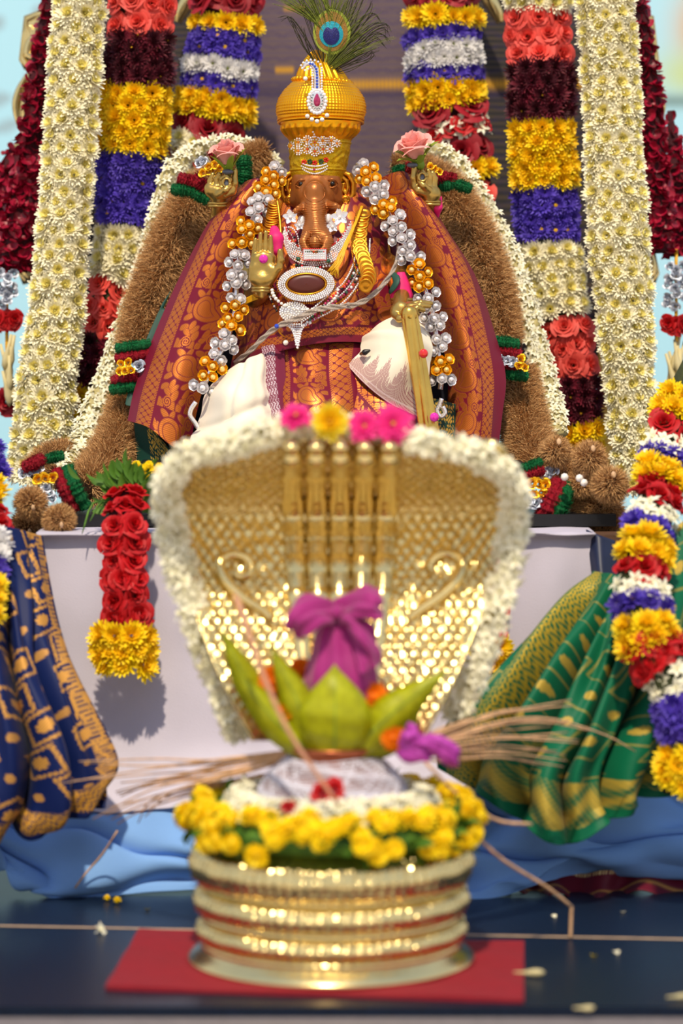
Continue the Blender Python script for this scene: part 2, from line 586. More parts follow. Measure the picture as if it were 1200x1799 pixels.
# ---------------------------------------------------------------- cloth
def patch(name, ctrl, nu, nv, m_, parent=None, colfn=None, folds=None, thick=0.0015, **kw):
    g = np.array([[list(P(*c)) for c in row] for row in ctrl], float)
    a = cr(g, nu)
    pts = cr(a.transpose(1, 0, 2), nv).transpose(1, 0, 2)
    U, V = np.meshgrid(np.linspace(0, 1, nu), np.linspace(0, 1, nv), indexing='ij')
    T = np.concatenate([np.zeros((nu, 1)), np.cumsum(np.linalg.norm(np.diff(pts, axis=1), axis=2), axis=1)], 1)
    mid = pts[:, nv // 2]
    Sv = np.concatenate([[0], np.cumsum(np.linalg.norm(np.diff(mid, axis=0), axis=1))])
    Sg = np.repeat(Sv[:, None], nv, 1)
    if folds is not None:
        du = np.gradient(pts, axis=0)
        dv = np.gradient(pts, axis=1)
        n_ = np.cross(du, dv)
        n_ /= np.linalg.norm(n_, axis=2, keepdims=True) + 1e-12
        n_[n_[..., 1] > 0] *= -1
        pts = pts + n_ * folds(U, V, Sg, T)[..., None]
    me = np_mesh(name, pts.reshape(-1, 3), grid_faces(nu, nv), m_)
    uvl = me.uv_layers.new(name='UVMap')
    li = np.empty(len(me.loops), np.int32)
    me.loops.foreach_get('vertex_index', li)
    uv = np.stack([Sg.ravel(), T.ravel()], -1)[li]
    uvl.data.foreach_set('uv', uv.astype(np.float32).ravel())
    if colfn is not None:
        c = np.asarray(colfn(U, V, Sg, T), np.float32).reshape(-1, 4)
        at = me.color_attributes.new('weave', 'FLOAT_COLOR', 'POINT')
        at.data.foreach_set('color', c.ravel())
    o = obj(name, me, parent, **kw)
    if thick:
        md = o.modifiers.new('thickness', 'SOLIDIFY')
        md.thickness = thick
        md.offset = 0
    return o


def paint(base, layers):
    """base rgb; layers of (mask, rgb, metal)"""
    sh = layers[0][0].shape
    out_ = np.zeros(sh + (4,))
    out_[..., :3] = base
    for mk, c, me_ in layers:
        mk = np.clip(mk, 0, 1)[..., None]
        out_ = out_ * (1 - mk) + mk * np.array([*c, me_])
    return out_


def sst(x, w_):
    return np.clip(0.5 - x / w_, 0, 1)


_r = np.random.default_rng(4)
_LEAF = []
while len(_LEAF) < 40:
    x_, y_ = _r.uniform(-0.5, 0.5, 2)
    if min((math.hypot((x_ - a_[0]), (y_ - a_[1])) for a_ in _LEAF), default=1) > 0.088:
        _LEAF.append((x_, y_, _r.uniform(0, PI), _r.uniform(0.10, 0.14), _r.uniform(0.05, 0.072)))


def paisley_sd(x, y, R):
    sd = np.hypot(x, y) - R
    for k in range(1, 10):
        t = k / 9.0
        sd = np.minimum(sd, np.hypot(x - R * (1.75 * t - 0.35 * t * t), y - R * (0.15 * t + 1.15 * t * t - 0.25 * t ** 4)) - R * (1 - t) ** 0.75 * 0.95 - 0.02 * R)
    return sd


def paisley_band(s, t, w_, cell=1.25, flip=1):
    """gold mask of a woven band: paisleys with scrolls and leaves between"""
    Lc = cell * w_
    k = np.floor(s / Lc)
    x = (s / Lc - k - 0.5) * Lc / w_
    y = (t / w_ - 0.5) * flip
    alt = np.where(k % 2 == 0, 1.0, -1.0)
    a = 0.5
    px_ = (x + 0.22) * math.cos(a) + (y + 0.1) * math.sin(a)
    py_ = -(x + 0.22) * math.sin(a) + (y + 0.1) * math.cos(a)
    sd = paisley_sd(px_, py_, 0.25)
    e_ = 0.02
    pin = sst(sd, e_)
    line = sst(np.abs(sd + 0.085) - 0.010, e_)
    d1 = np.full(x.shape, 9.0)
    d2 = np.full(x.shape, 9.0)
    for (lx, ly, la, l1, l2) in _LEAF:
        xx = x - lx * cell
        yy = y - ly
        ca, sa = math.cos(la), math.sin(la)
        q = (np.sqrt(((xx * ca + yy * sa) / l1) ** 2 + ((-xx * sa + yy * ca) / l2) ** 2) - 1) * l2
        d2 = np.minimum(d2, np.maximum(d1, q))
        d1 = np.minimum(d1, q)
    leaf = sst(d1, e_) * (1 - sst(d2 - d1 - 0.006, 0.014)) * (1 - sst(sd - 0.03, e_))
    spir = np.zeros(x.shape)
    for (cx, cy, r0) in ((0.42, 0.28, 0.13), (0.5, -0.27, 0.12), (-0.48, 0.33, 0.10)):
        xx, yy = x - cx * cell * 0.8, y - cy
        rr = np.hypot(xx, yy)
        th = np.arctan2(yy, xx) / (2 * PI)
        ph = (rr / 0.052 - th * alt) % 1.0
        spir = np.maximum(spir, (np.abs(ph - 0.5) < 0.3) * (rr < r0))
        leaf = leaf * (rr > r0)
        pin = pin * 1.0
    spir = spir * (1 - sst(sd - 0.04, e_))
    g = np.maximum(np.maximum(pin * (1 - line), leaf), spir)
    return g * (y > -0.5) * (y < 0.5)


def lattice_band(s, t, w_):
    p = w_ * 0.5
    a = np.sin(PI * (s + t) / p)
    b = np.sin(PI * (s - t) / p)
    g = (np.abs(a * b) > 0.16).astype(float)
    dot = (np.cos(2 * PI * s / p) * np.cos(2 * PI * t / p) > 0.72)
    g = np.where(dot, 0.0, g)
    edge = (t < 0.12 * w_) | (t > 0.88 * w_)
    rope = (np.sin(2 * PI * (s * 1.0 / 0.0045 + t / 0.006)) > -0.3)
    return np.where(edge, rope, g) * (t > 0) * (t < w_)


MAROON = C(112, 20, 44)
ZGOLD = C(214, 122, 54)


# ---------------------------------------------------------------- flower library (unit radius, facing +Z)
def petal(mb, az, r0, z0, L, Wd, el, curl, mi=0, cup=0.25, rows=4, prof=None, twist=0.0):
    ca, sa = math.cos(az), math.sin(az)
    rad = Vector((ca, sa, 0))
    side = Vector((-sa, ca, 0))
    up = Vector((0, 0, 1))
    p = rad * r0 + up * z0
    a = el
    R = []
    prof = prof or (0.55, 1.0, 0.95, 0.25)
    for i in range(rows):
        s_ = i / (rows - 1)
        f_ = prof[min(int(s_ * (len(prof) - 1) + 0.5), len(prof) - 1)]
        d = rad * math.cos(a) + up * math.sin(a)
        nrm = up * math.cos(a) - rad * math.sin(a)
        sd = side * math.cos(twist) + nrm * math.sin(twist)
        R.append([p - sd * Wd * f_ + nrm * cup * Wd * f_, Vector(p), p + sd * Wd * f_ + nrm * cup * Wd * f_])
        p = p + d * (L / (rows - 1))
        a += curl / (rows - 1)
    mb.grid(R, mi)


def disc(mb, r, z, h, mi):
    mb.lathe([(r, z), (r * 0.85, z + h * 0.6), (r * 0.5, z + h), (0.001, z + h * 0.85)], 9, mi=mi)


def mum_mesh(name, mats, layers, discr=0.16, sd=1, Wd=0.12, cup=0.3):
    R_ = random.Random(sd)
    mb = MB()
    nl = len(layers)
    for k, (n, L, el, curl, mi) in enumerate(layers):
        for i in range(n):
            az = 2 * PI * (i + R_.uniform(-0.25, 0.25)) / n + k * 0.37
            petal(mb, az, 0.10, 0.02 + 0.05 * k, L * R_.uniform(0.85, 1.08), Wd * R_.uniform(0.8, 1.15), el + R_.uniform(-0.12, 0.12), curl, mi, cup, 4, twist=R_.uniform(-0.3, 0.3))
    if discr:
        disc(mb, discr, 0.12, 0.12 if nl < 4 else 0.25, 2)
    return mb.mesh(name, mats)


def rose_mesh(name, m_, sd=1, n=19, open_=1.0):
    R_ = random.Random(sd)
    mb = MB()
    for i in range(n):
        f_ = i / (n - 1)
        az0 = i * 2.4 + R_.uniform(-0.3, 0.3)
        r = 0.10 + 0.52 * f_ ** 0.9
        span = 1.5 - 0.75 * f_
        top = 0.62 - 0.30 * f_ * open_
        flare = (0.08 + 0.62 * f_ ** 1.3) * open_
        rows = []
        nv, nu = 5, 5
        wob = R_.uniform(0, 6)
        for v in range(nv):
            t = v / (nv - 1)
            row = []
            for u in range(nu):
                q = -1 + 2 * u / (nu - 1)
                az = az0 + q * span * (1 - 0.12 * t)
                rr = r * (0.55 + 0.5 * t) + flare * t ** 3 * 0.62 + 0.05 * math.sin(wob + q * 2.4) * t
                z = -0.25 + (top + 0.25) * (t - (0.16 * f_ + 0.05) * t ** 6 * 1.6) - 0.16 * q * q * t
                row.append((rr * math.cos(az), rr * math.sin(az), z))
            rows.append(row)
        mb.grid(rows, 0)
    return mb.mesh(name, m_)


def floret_mesh(name, mats, sd=1, n=6, L=0.75, el=0.55, tube=0.9):
    R_ = random.Random(sd)
    mb = MB()
    mb.tube([(0, 0, -tube), (0, 0, -0.3), (0, 0, 0.02)], [0.09, 0.1, 0.16], 5, 0)
    for i in range(n):
        petal(mb, 2 * PI * (i + R_.uniform(-0.2, 0.2)) / n, 0.09, 0, L * R_.uniform(0.85, 1.1), 0.20, el + R_.uniform(-0.25, 0.25), -0.7, 0, 0.3, 4, (0.55, 1.0, 0.8, 0.08))
    for i in range(3):
        petal(mb, 2 * PI * i / 3 + 0.5, 0.03, 0.02, L * 0.55, 0.15, 1.15, 0.3, 0, 0.4, 3, (0.5, 1, 0.15))
    return mb.mesh(name, mats)


def pom_mesh(name, m_, sd=1, n=70):
    R_ = random.Random(sd)
    mb = MB()
    mb.ball((0, 0, 0.3), 0.55, 8, 5, 0)
    for i in range(n):
        z = 1 - 1.15 * (i + 0.5) / n
        az = i * 2.39996
        el = math.asin(max(-1, min(1, z)))
        petal(mb, az, 0.45 * math.cos(el), 0.3 + 0.45 * z, 0.42 * R_.uniform(0.8, 1.1), 0.17, el * 0.8 + R_.uniform(-0.2, 0.2), 0.3, 0, 0.35, 3, (0.6, 1.0, 0.8))
    return mb.mesh(name, m_)


def bud_mesh(name, m_):
    mb = MB()
    mb.tube([(0, 0, -1), (0.02, 0, -0.3), (0.05, 0, 0.35), (0.04, 0, 0.75), (0, 0, 1)], [0.07, 0.09, 0.2, 0.16, 0.03], 6)
    return mb.mesh(name, m_)


def cup_petal_mesh(name, m_, sd):
    R_ = random.Random(sd)
    mb = MB()
    rows = []
    for v in range(5):
        t = v / 4
        wdt = (0.25, 0.75, 1.0, 0.9, 0.35)[v]
        rows.append([(q * wdt, t * 1.5 - 0.5, 0.55 * (q * q) * wdt + 0.5 * t * t - 0.25 + R_.uniform(-0.06, 0.06)) for q in (-1, -0.5, 0, 0.5, 1)])
    mb.grid(rows)
    return mb.mesh(name, m_)


def bead_flower(name, m_, sd=1):
    """foil cup of six rounded petals; the pearl is a sub-part"""
    mb = MB()
    for k, (n, L, el) in enumerate(((6, 0.75, 0.55), (6, 0.62, 1.0))):
        for i in range(n):
            petal(mb, 2 * PI * (i + 0.5 * k) / n, 0.28, -0.2, L, 0.42, el, 0.35, 0, 0.45, 4, (0.6, 1.0, 1.05, 0.7))
    mb.lathe([(0.02, -0.45), (0.35, -0.25), (0.34, -0.1)], 8)
    return mb.mesh(name, m_)


L_MUM = [(20, 0.92, 0.05, 0.35, 0), (18, 0.82, 0.35, 0.4, 0), (14, 0.62, 0.75, 0.4, 0), (10, 0.42, 1.05, 0.3, 1)]
L_CREAM = [(20, 0.95, 0.0, 0.4, 0), (19, 0.88, 0.3, 0.45, 0), (16, 0.7, 0.65, 0.45, 0), (13, 0.52, 0.95, 0.35, 1), (9, 0.34, 1.2, 0.2, 1)]
L_FULL = [(18, 0.95, 0.0, 0.5, 0), (17, 0.9, 0.3, 0.5, 0), (15, 0.75, 0.65, 0.5, 1), (12, 0.55, 0.95, 0.4, 1), (8, 0.35, 1.25, 0.2, 1)]
L_AST = [(22, 0.95, 0.05, 0.2, 0), (20, 0.85, 0.35, 0.25, 0), (16, 0.65, 0.7, 0.3, 1)]
L_DAISY = [(22, 1.0, 0.0, 0.1, 0), (22, 0.9, 0.25, 0.1, 0)]
K = {}


def kind(key, nm, meshes, r, sp=1.25):
    K[key] = dict(nm=nm, ms=meshes, r=r, sp=sp)


kind('cream', 'cream_chrysanthemum', [mum_mesh('cream_chrysanthemum', ['cream_petal', 'cream_petal_inner', 'pale_disc'], L_CREAM, dr, s, 0.135) for s, dr in ((1, .12), (2, .08), (3, 0), (15, .1))], 0.0225, 0.98)
kind('white', 'white_chrysanthemum', [mum_mesh('white_chrysanthemum', ['white_petal', 'white_petal', 'green_disc'], L_MUM, 0.1, s, 0.14) for s in (4, 5)], 0.0215, 1.0)
kind('yellow', 'yellow_chrysanthemum', [mum_mesh('yellow_chrysanthemum', ['yellow_petal', 'yellow_petal_inner', 'yellow_disc'], L_FULL, 0, s, 0.14) for s in (6, 7, 8)], 0.0225, 0.98)
kind('purple', 'purple_aster', [mum_mesh('purple_aster', ['purple_petal', 'purple_petal_inner', 'yellow_disc'], L_AST, dr, s, 0.12) for s, dr in ((9, 0), (10, 0.2), (11, 0))], 0.0205, 0.95)
kind('maroon', 'maroon_chrysanthemum', [mum_mesh('maroon_chrysanthemum', ['maroon_petal', 'maroon_petal_inner', 'yellow_disc'], L_FULL, dr, s, 0.09) for s, dr in ((12, 0), (13, 0), (14, 0.1))], 0.0215, 0.95)
kind('coral', 'coral_rose', [rose_mesh('coral_rose', 'coral_petal', s) for s in (1, 2, 3)], 0.0235, 1.3)
kind('red', 'red_rose', [rose_mesh('red_rose', 'red_petal', s, 17, 0.8) for s in (4, 5)], 0.0230, 1.08)
kind('crimson', 'dark_red_rose', [rose_mesh('dark_red_rose', 'dark_red_petal', s, 19, 1.1) for s in (6, 7)], 0.0290, 1.3)
kind('pinkrose', 'pink_rose', [rose_mesh('pink_rose', 'coral_petal', 8, 19, 1.1)], 0.026, 1.3)
kind('jasmine', 'jasmine_floret', [floret_mesh('jasmine_floret', 'jasmine_petal', s) for s in (1, 2, 3)], 0.0125, 1.0)
kind('marigold', 'orange_marigold', [pom_mesh('orange_marigold', 'orange_petal', 1)], 0.02, 1.3)
kind('button', 'yellow_button_flower', [pom_mesh('yellow_button_flower', 'yellow_petal', s, 44) for s in (2, 3)], 0.0125, 1.3)
kind('wine', 'rose_petal', [cup_petal_mesh('rose_petal', 'wine_petal', s) for s in (1, 2, 3)], 0.0115, 0.95)
MS_PINK = mum_mesh('pink_zinnia', ['hot_pink_petal', 'hot_pink_petal', 'yellow_disc'], [(16, 0.98, 0.05, 0.1, 0), (14, 0.8, 0.3, 0.1, 0), (12, 0.58, 0.6, 0.1, 0), (8, 0.36, 0.9, 0.1, 0)], 0.12, 21, 0.19)
MS_LEMON = mum_mesh('yellow_daisy', ['lemon_petal', 'yellow_petal_inner', 'yellow_disc'], L_FULL, 0.3, 22, 0.15)
MS_BUD = bud_mesh('tuberose_bud', 'tuberose_bud')
MS_SILVER = bead_flower('silver_bead_flower', 'silver_foil')
MS_GOLD = bead_flower('gold_bead_flower', 'gold_foil')
_b = MB(); _b.ball((0, 0, 0), 1, 8, 6)
MS_PEARL = _b.mesh('pearl', 'pearl')
MS_CPEARL = _b.mesh('crystal_pearl', 'crystal_pearl')
MS_GPEARL = _b.mesh('gold_pearl', 'gold_pearl')
MS_FOILROSE_S = rose_mesh('silver_foil_rose', 'foil_rose', 31, 11, 0.8)
MS_FOILROSE_G = rose_mesh('gold_foil_rose', 'gold_foil', 32, 11, 0.5)


def leaf_mesh(name, m_, curl=0.7, wd=0.22, fold=0.35):
    mb = MB()
    petal(mb, 0, 0, 0, 1.0, wd, 0.25, -curl, 0, fold, 8, (0.12, 0.65, 0.95, 1.0, 0.9, 0.7, 0.38, 0.02))
    return mb.mesh(name, m_)


MS_LEAF = leaf_mesh('leaf', 'leaf_green')


# ---------------------------------------------------------------- garlands
def spath(path, n=240):
    pts = cr([list(P(*a[:3])) for a in path], n)
    px = cr([list(a) for a in path], n)
    return pts, px


FRONT = Vector((0, -1, 0))


def scatter(root, pts, py, hw, y0, y1, kd, depthf=0.6, rscale=1.0, arc=82, jit=0.25, cap=300, tilt=0.12, skip=0.0):
    """flowers of one kind over the front half of an elliptic strand between rows y0 and y1"""
    k = K[kd]
    r = k['r'] * rscale
    sp = r * k['sp']
    seg = np.linalg.norm(np.diff(pts, axis=0), axis=1)
    cum = np.concatenate([[0], np.cumsum(seg)])
    sel = np.where((py >= y0) & (py <= y1))[0]
    if len(sel) < 2:
        return 0
    s0, s1 = cum[sel[0]], cum[sel[-1]]
    nrow = max(1, int(round((s1 - s0) / sp)))
    cnt = 0
    for i in range(nrow):
        s_ = s0 + (s1 - s0) * (i + 0.5) / nrow
        j = min(int(np.searchsorted(cum, s_)), len(pts) - 2)
        c = Vector(pts[j])
        t = Vector(pts[j + 1]) - Vector(pts[max(j - 1, 0)])
        t.normalize()
        sd = t.cross(FRONT)
        sd.normalize()
        fr = sd.cross(t)
        if fr.y > 0:
            fr = -fr
        a = max(hw[j] - r * 0.62, r * 0.15)
        b = a * depthf
        per = 2 * math.radians(arc) * math.sqrt((a * a + b * b) / 2)
        na = max(1, int(round(per / sp)) + (i % 2))
        for q in range(na):
            if random.random() < skip or cnt >= cap:
                continue
            ph = math.radians(arc) * ((2 * (q + 0.5) / na - 1) if na > 1 else 0) + random.uniform(-jit, jit) * 0.3
            n_ = (sd * math.sin(ph) * b + fr * math.cos(ph) * a).normalized()
            n_ = (n_ + t * random.uniform(-jit, jit) + sd * random.uniform(-jit, jit) * 0.6 - t * tilt * (1 if t.z < 0 else -1)).normalized()
            pos = c + sd * a * math.sin(ph) + fr * b * math.cos(ph) + t * random.uniform(-jit, jit) * r * 0.6 + n_ * random.uniform(-0.12, 0.12) * r
            obj(k['nm'], random.choice(k['ms']), root, mw=align(pos, n_, r * random.uniform(0.88, 1.12)))
            cnt += 1
    return cnt


def core(root, pts, hw, m_, depthf=0.6, f=0.7, name='garland_core'):
    mb = MB()
    idx = list(range(0, len(pts), 6)) + [len(pts) - 1]
    mb.tube([pts[i] for i in idx], [max(hw[i] * f, 0.002) for i in idx], 10, flat=depthf)
    return obj(name, mb.mesh(name, m_), root)


def strand(path):
    """path rows (px,py,d,width px) -> points, rows, half widths in metres"""
    pts, px = spath(path)
    wd = cr([[a[3]] for a in path], len(pts))[:, 0]
    return pts, px[:, 1], wd * 0.5 * px[:, 2] / F


def garland(name, label, path, segs, cat='garland', depthf=0.6, core_m='core_green', group=None, **kw):
    pts, py, hw = strand(path)
    root = thing(name, label, cat, tuple(pts[-1]), group)
    core(root, pts, hw, core_m, depthf, 0.66)
    for sg in segs:
        scatter(root, pts, py, hw, sg[0], sg[1], sg[2], depthf, **{**kw, **(sg[3] if len(sg) > 3 else {})})
    return root


def fibres(pos, dirs, L, wdt, bend=0.25):
    """thin two-segment blades, numpy: pos, dirs (n,3), L (n,)"""
    n = len(pos)
    r3 = rng.normal(size=(n, 3))
    sd = np.cross(dirs, r3)
    sd /= np.linalg.norm(sd, axis=1, keepdims=True) + 1e-9
    bd = np.cross(dirs, sd)
    mid = pos + dirs * (L * 0.55)[:, None]
    end = pos + dirs * L[:, None] + bd * (L * bend * rng.uniform(-1, 1, n))[:, None]
    w_ = sd * wdt
    v = np.stack([pos - w_, pos + w_, mid + w_ * 0.9, mid - w_ * 0.9, end], 1).reshape(-1, 3)
    o = np.arange(n)[:, None] * 5
    f = np.concatenate([np.stack([o[:, 0], o[:, 0] + 1, o[:, 0] + 2], -1), np.stack([o[:, 0], o[:, 0] + 2, o[:, 0] + 3], -1), np.stack([o[:, 0] + 3, o[:, 0] + 2, o[:, 0] + 4], -1)])
    return v, f


def fuzzy_tube(root, path, n, name='bristles', depthf=0.7, Lf=0.5, wdt=0.00055):
    pts, py, hw = strand(path)
    k = len(pts)
    tg = np.gradient(pts, axis=0)
    tg /= np.linalg.norm(tg, axis=1, keepdims=True)
    fr = np.array([0, -1.0, 0])
    sd = np.cross(tg, fr)
    sd /= np.linalg.norm(sd, axis=1, keepdims=True)
    fr = np.cross(sd, tg)
    fr[fr[:, 1] > 0] *= -1
    i = rng.integers(0, k - 1, n)
    u = rng.uniform(0, 1, n)[:, None]
    c = pts[i] * (1 - u) + pts[i + 1] * u
    a = hw[i]
    ph = rng.uniform(-2.0, 2.0, n)
    nr = sd[i] * np.sin(ph)[:, None] + fr[i] * (np.cos(ph) * depthf)[:, None]
    base = c + nr * (a * (1 - Lf) * rng.uniform(0.7, 1.0, n))[:, None]
    nn = nr / np.linalg.norm(nr, axis=1, keepdims=True)
    d = nn + rng.normal(scale=0.42, size=(n, 3)) + tg[i] * 0.25
    d /= np.linalg.norm(d, axis=1, keepdims=True)
    v, f = fibres(base, d, a * Lf * rng.uniform(0.5, 1.3, n), wdt)
    obj(name, np_mesh(name, v, f, 'vetiver', False), root, kind='stuff')
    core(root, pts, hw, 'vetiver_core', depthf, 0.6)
    return pts, py, hw


def lumpy(mb, pts, r, m_=0, n=10, lump=6, seed=1):
    R_ = random.Random(seed)
    p = cr([list(q) for q in pts], 30)
    rr = [r * (0.8 + 0.3 * abs(math.sin(PI * lump * i / 29.0 + seed)) + R_.uniform(-0.06, 0.06)) for i in range(30)]
    mb.tube(p, rr, n, m_)


def tinsel(root, a, b, r, m_, seed, bow=0.5, name='tinsel_rope'):
    mb = MB()
    mid = (a + b) / 2 + Vector((0, -bow * (b - a).length, 0))
    lumpy(mb, [a, (a + mid * 2) / 3 + Vector((0, -bow * 0.2 * (b - a).length, 0)), mid, (b + mid * 2) / 3 + Vector((0, -bow * 0.2 * (b - a).length, 0)), b], r, seed=seed)
    # glittering chenille fuzz
    o = obj(name, mb.mesh(name, m_), root)
    v0 = np.array(mb.v)
    ii = rng.integers(0, len(v0), 900)
    d = v0[ii] - np.array((a + b) / 2)
    d = d / np.linalg.norm(d, axis=1, keepdims=True) + rng.normal(scale=0.6, size=(900, 3))
    d /= np.linalg.norm(d, axis=1, keepdims=True)
    v, f = fibres(v0[ii], d, np.full(900, r * 0.45) * rng.uniform(0.5, 1.2, 900), 0.0004)
    sub('tinsel_fringe', np_mesh('tinsel_fringe', v, f, m_, False), o, kind='stuff')
    return o


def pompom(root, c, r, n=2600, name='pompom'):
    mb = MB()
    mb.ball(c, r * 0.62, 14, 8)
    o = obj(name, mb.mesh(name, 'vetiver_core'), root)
    d = rng.normal(size=(n, 3))
    d /= np.linalg.norm(d, axis=1, keepdims=True)
    v, f = fibres(np.array(c) + d * r * 0.5, d, r * 0.52 * rng.uniform(0.75, 1.08, n), 0.00055, 0.4)
    sub('bristles', np_mesh('bristles', v, f, 'vetiver', False), o, kind='stuff')
    return o


# ---------------------------------------------------------------- the setting
def struct(name, mb, m_, smooth=False):
    return obj(name, mb.mesh(name, m_, smooth), kind='structure')


FRONT_D = 3.165                                             # front edge of the stage
mb = MB(); mb.box((-3, FRONT_D, -0.06), (3, 6.2, 0.0)); struct('floor', mb, 'granite')
mb = MB(); mb.box((-3, 2.9, -0.30), (3, FRONT_D, -0.012)); struct('trim_1', mb, 'step_stone')
mb = MB(); mb.box((-14, -16, -0.9), (14, 6.2, -0.62)); struct('ground', mb, 'ground')
mb = MB(); mb.box((-3, 2.95, -0.62), (3, 6.2, -0.06)); struct('trim_2', mb, 'step_stone')
# pale inlaid seam in the stage floor, a little skew to the view
mb = MB()
a, b = P(-60, 1626, 3636 / (1626 - HY)), P(1260, 1652, 3636 / (1652 - HY))
mb.add([(a.x, a.y - .004, .0006), (b.x, b.y - .004, .0006), (b.x, b.y + .005, .0006), (a.x, a.y + .005, .0006)], [(0, 1, 2, 3)])
struct('trim_3', mb, 'seam')

# far printed banner on the hall wall
mb = MB(); mb.box((-3.2, 7.05, -0.6), (3.2, 7.15, 3.4)); struct('wall_back', mb, 'step_stone')


def banner_mat():
    m = bpy.data.materials.new('banner_print')
    m.use_nodes = True
    t = m.node_tree
    b_ = t.nodes['Principled BSDF']
    b_.inputs['Roughness'].default_value = 0.7
    at = t.nodes.new('ShaderNodeAttribute')
    at.attribute_name = 'weave'
    t.links.new(at.outputs['Color'], b_.inputs['Base Color'])
    return m


M['banner'] = banner_mat()


def banner_col(U, V, S_, T):
    X = (V - 0.5) * 1.9 * 1.0
    px = 600 + X * F / 7.0
    py = -150 + U * 1150
    z = np.zeros(U.shape)
    nz = np.sin(px * 0.05 + 2 * np.sin(py * .03)) * np.sin(py * 0.071 + 1.7 * np.sin(px * .023))
    g = lambda x, y, rx, ry: np.exp(-((px - x) / rx) ** 2 - ((py - y) / ry) ** 2)
    return paint(np.array(C(176, 226, 244)), [
        (np.clip(g(1180, 50, 50, 70) * 1.4, 0, 1), C(228, 160, 60), 0),
        (np.clip(g(1150, 130, 60, 40), 0, 1), C(196, 214, 150), 0),
        (np.clip(np.exp(-((py - 178) / 12) ** 2) * (px > 1080), 0, 1), C(120, 150, 150), 0),
        (np.clip(g(34, 560, 26, 50) * 1.3, 0, 1), C(150, 120, 130), 0),
        (np.clip(g(24, 620, 10, 60), 0, 1), C(120, 70, 60), 0),
        (np.clip(np.exp(-((px - 4) / 14) ** 2), 0, 1) * 0.6, C(196, 186, 190), 0),
        ((nz > 0.55) * (py < 300) * (px < 200) * 0.7, C(150, 170, 180), 0),
        (np.clip(g(10, 235, 14, 10), 0, 1), C(110, 190, 140), 0)])


patch('printed_banner', [[(-150, -150, 7.0), (600, -150, 7.0), (1350, -150, 7.0)], [(-150, 1000, 7.0), (600, 1000, 7.0), (1350, 1000, 7.0)]],
      230, 300, M['banner'], None, banner_col, None, 0.004, label='pale blue printed banner hanging far behind the throne, orange patch top right', cat='banner')


# purple and gold silk hung behind the idol
def silk_col(U, V, S_, T):
    py = -120 + U * 760
    px = 600 + (T - T[:, -1:] / 2) * F / 4.85
    g1 = np.exp(-((py - 157) / 9) ** 2) * (0.75 + 0.25 * np.sin(T * 900)) * (px > 610)
    g2 = np.exp(-((py - 131) / 6) ** 2) * 0.8 * (np.abs(px - 497) < 16) + np.exp(-((py - 20) / 5) ** 2) * 0.5 * (np.abs(px - 515) < 20)
    cell = 0.035
    k = np.floor(S_ / (cell * 0.6))
    x = ((T + (k % 2) * cell / 2) / cell) % 1 - 0.5
    y = (S_ / (cell * 0.6)) % 1 - 0.5
    rr = np.hypot(x, y - 0.25)
    sc = ((np.abs(rr - 0.45) < 0.07) | (np.abs(rr - 0.27) < 0.05)) * (y < 0.3)
    thr = 0.5 + 0.5 * np.sin(S_ * 2 * PI / 0.0021)
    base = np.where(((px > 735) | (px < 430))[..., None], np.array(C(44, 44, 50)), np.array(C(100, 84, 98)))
    return paint(base, [(np.clip(0.30 * thr, 0, 1), C(124, 104, 74), 0.5), (sc * 0.28, C(60, 48, 96), 0.1),
                        (np.exp(-((py - 170) / 14) ** 2) * 0.5, C(40, 34, 80), 0), (g1, C(228, 170, 40), 0.8), (g2, C(228, 170, 40), 0.8)])


patch('backdrop_silk', [[(110, -120, 4.86), (340, -120, 4.84), (560, -120, 4.85), (720, -120, 4.83), (880, -120, 4.86), (1090, -120, 4.86)],
                        [(110, 250, 4.86), (340, 250, 4.84), (560, 250, 4.85), (720, 250, 4.83), (880, 250, 4.86), (1090, 250, 4.86)],
                        [(110, 640, 4.86), (340, 640, 4.84), (560, 640, 4.85), (720, 640, 4.83), (880, 640, 4.86), (1090, 640, 4.86)]],
      420, 300, 'backdrop_silk', None, silk_col, lambda U, V, S_, T: 0.004 * np.sin(V * 34 + 1.2 * np.sin(U * 3)),
      label='purple and gold woven silk hung behind the crown', cat='backdrop cloth')

# ---------------------------------------------------------------- brass throne arch behind the garlands
arch = thing('throne_arch', 'scalloped brass throne arch showing beside the outer red petal garlands', 'arch', (0, 4.74, 0.4))


def plate(name, outl, d, th, parent, m_='brass', inset=0.75):
    """embossed plate: outline (px) as a pillow with a raised centre"""
    n = len(outl)
    o = [P(x, y, d) for x, y in outl]
    c = sum(o, Vector()) / n
    rings = [[p + Vector((0, th, 0)) for p in o], o, [c + (p - c) * 0.93 + Vector((0, -th * 0.6, 0)) for p in o],
             [c + (p - c) * 0.80 + Vector((0, -th * 0.1, 0)) for p in o], [c + (p - c) * 0.5 + Vector((0, -th, 0)) for p in o], [c + (p - c) * 0.02 + Vector((0, -th * 0.4, 0)) for p in o]]
    mb_ = MB()
    mb_.grid(rings, 0, True)
    return obj(name, mb_.mesh(name, m_), parent)


def volute(name, pts, d, r, parent, m_='brass', w0=None):
    mb_ = MB()
    p = path3([(x, y, d) for x, y in pts], 40)
    n = len(p)
    mb_.tube(p, [r * (0.55 + 0.6 * math.sin(PI * i / (n - 1))) for i in range(n)], 8)
    return obj(name, mb_.mesh(name, m_), parent)


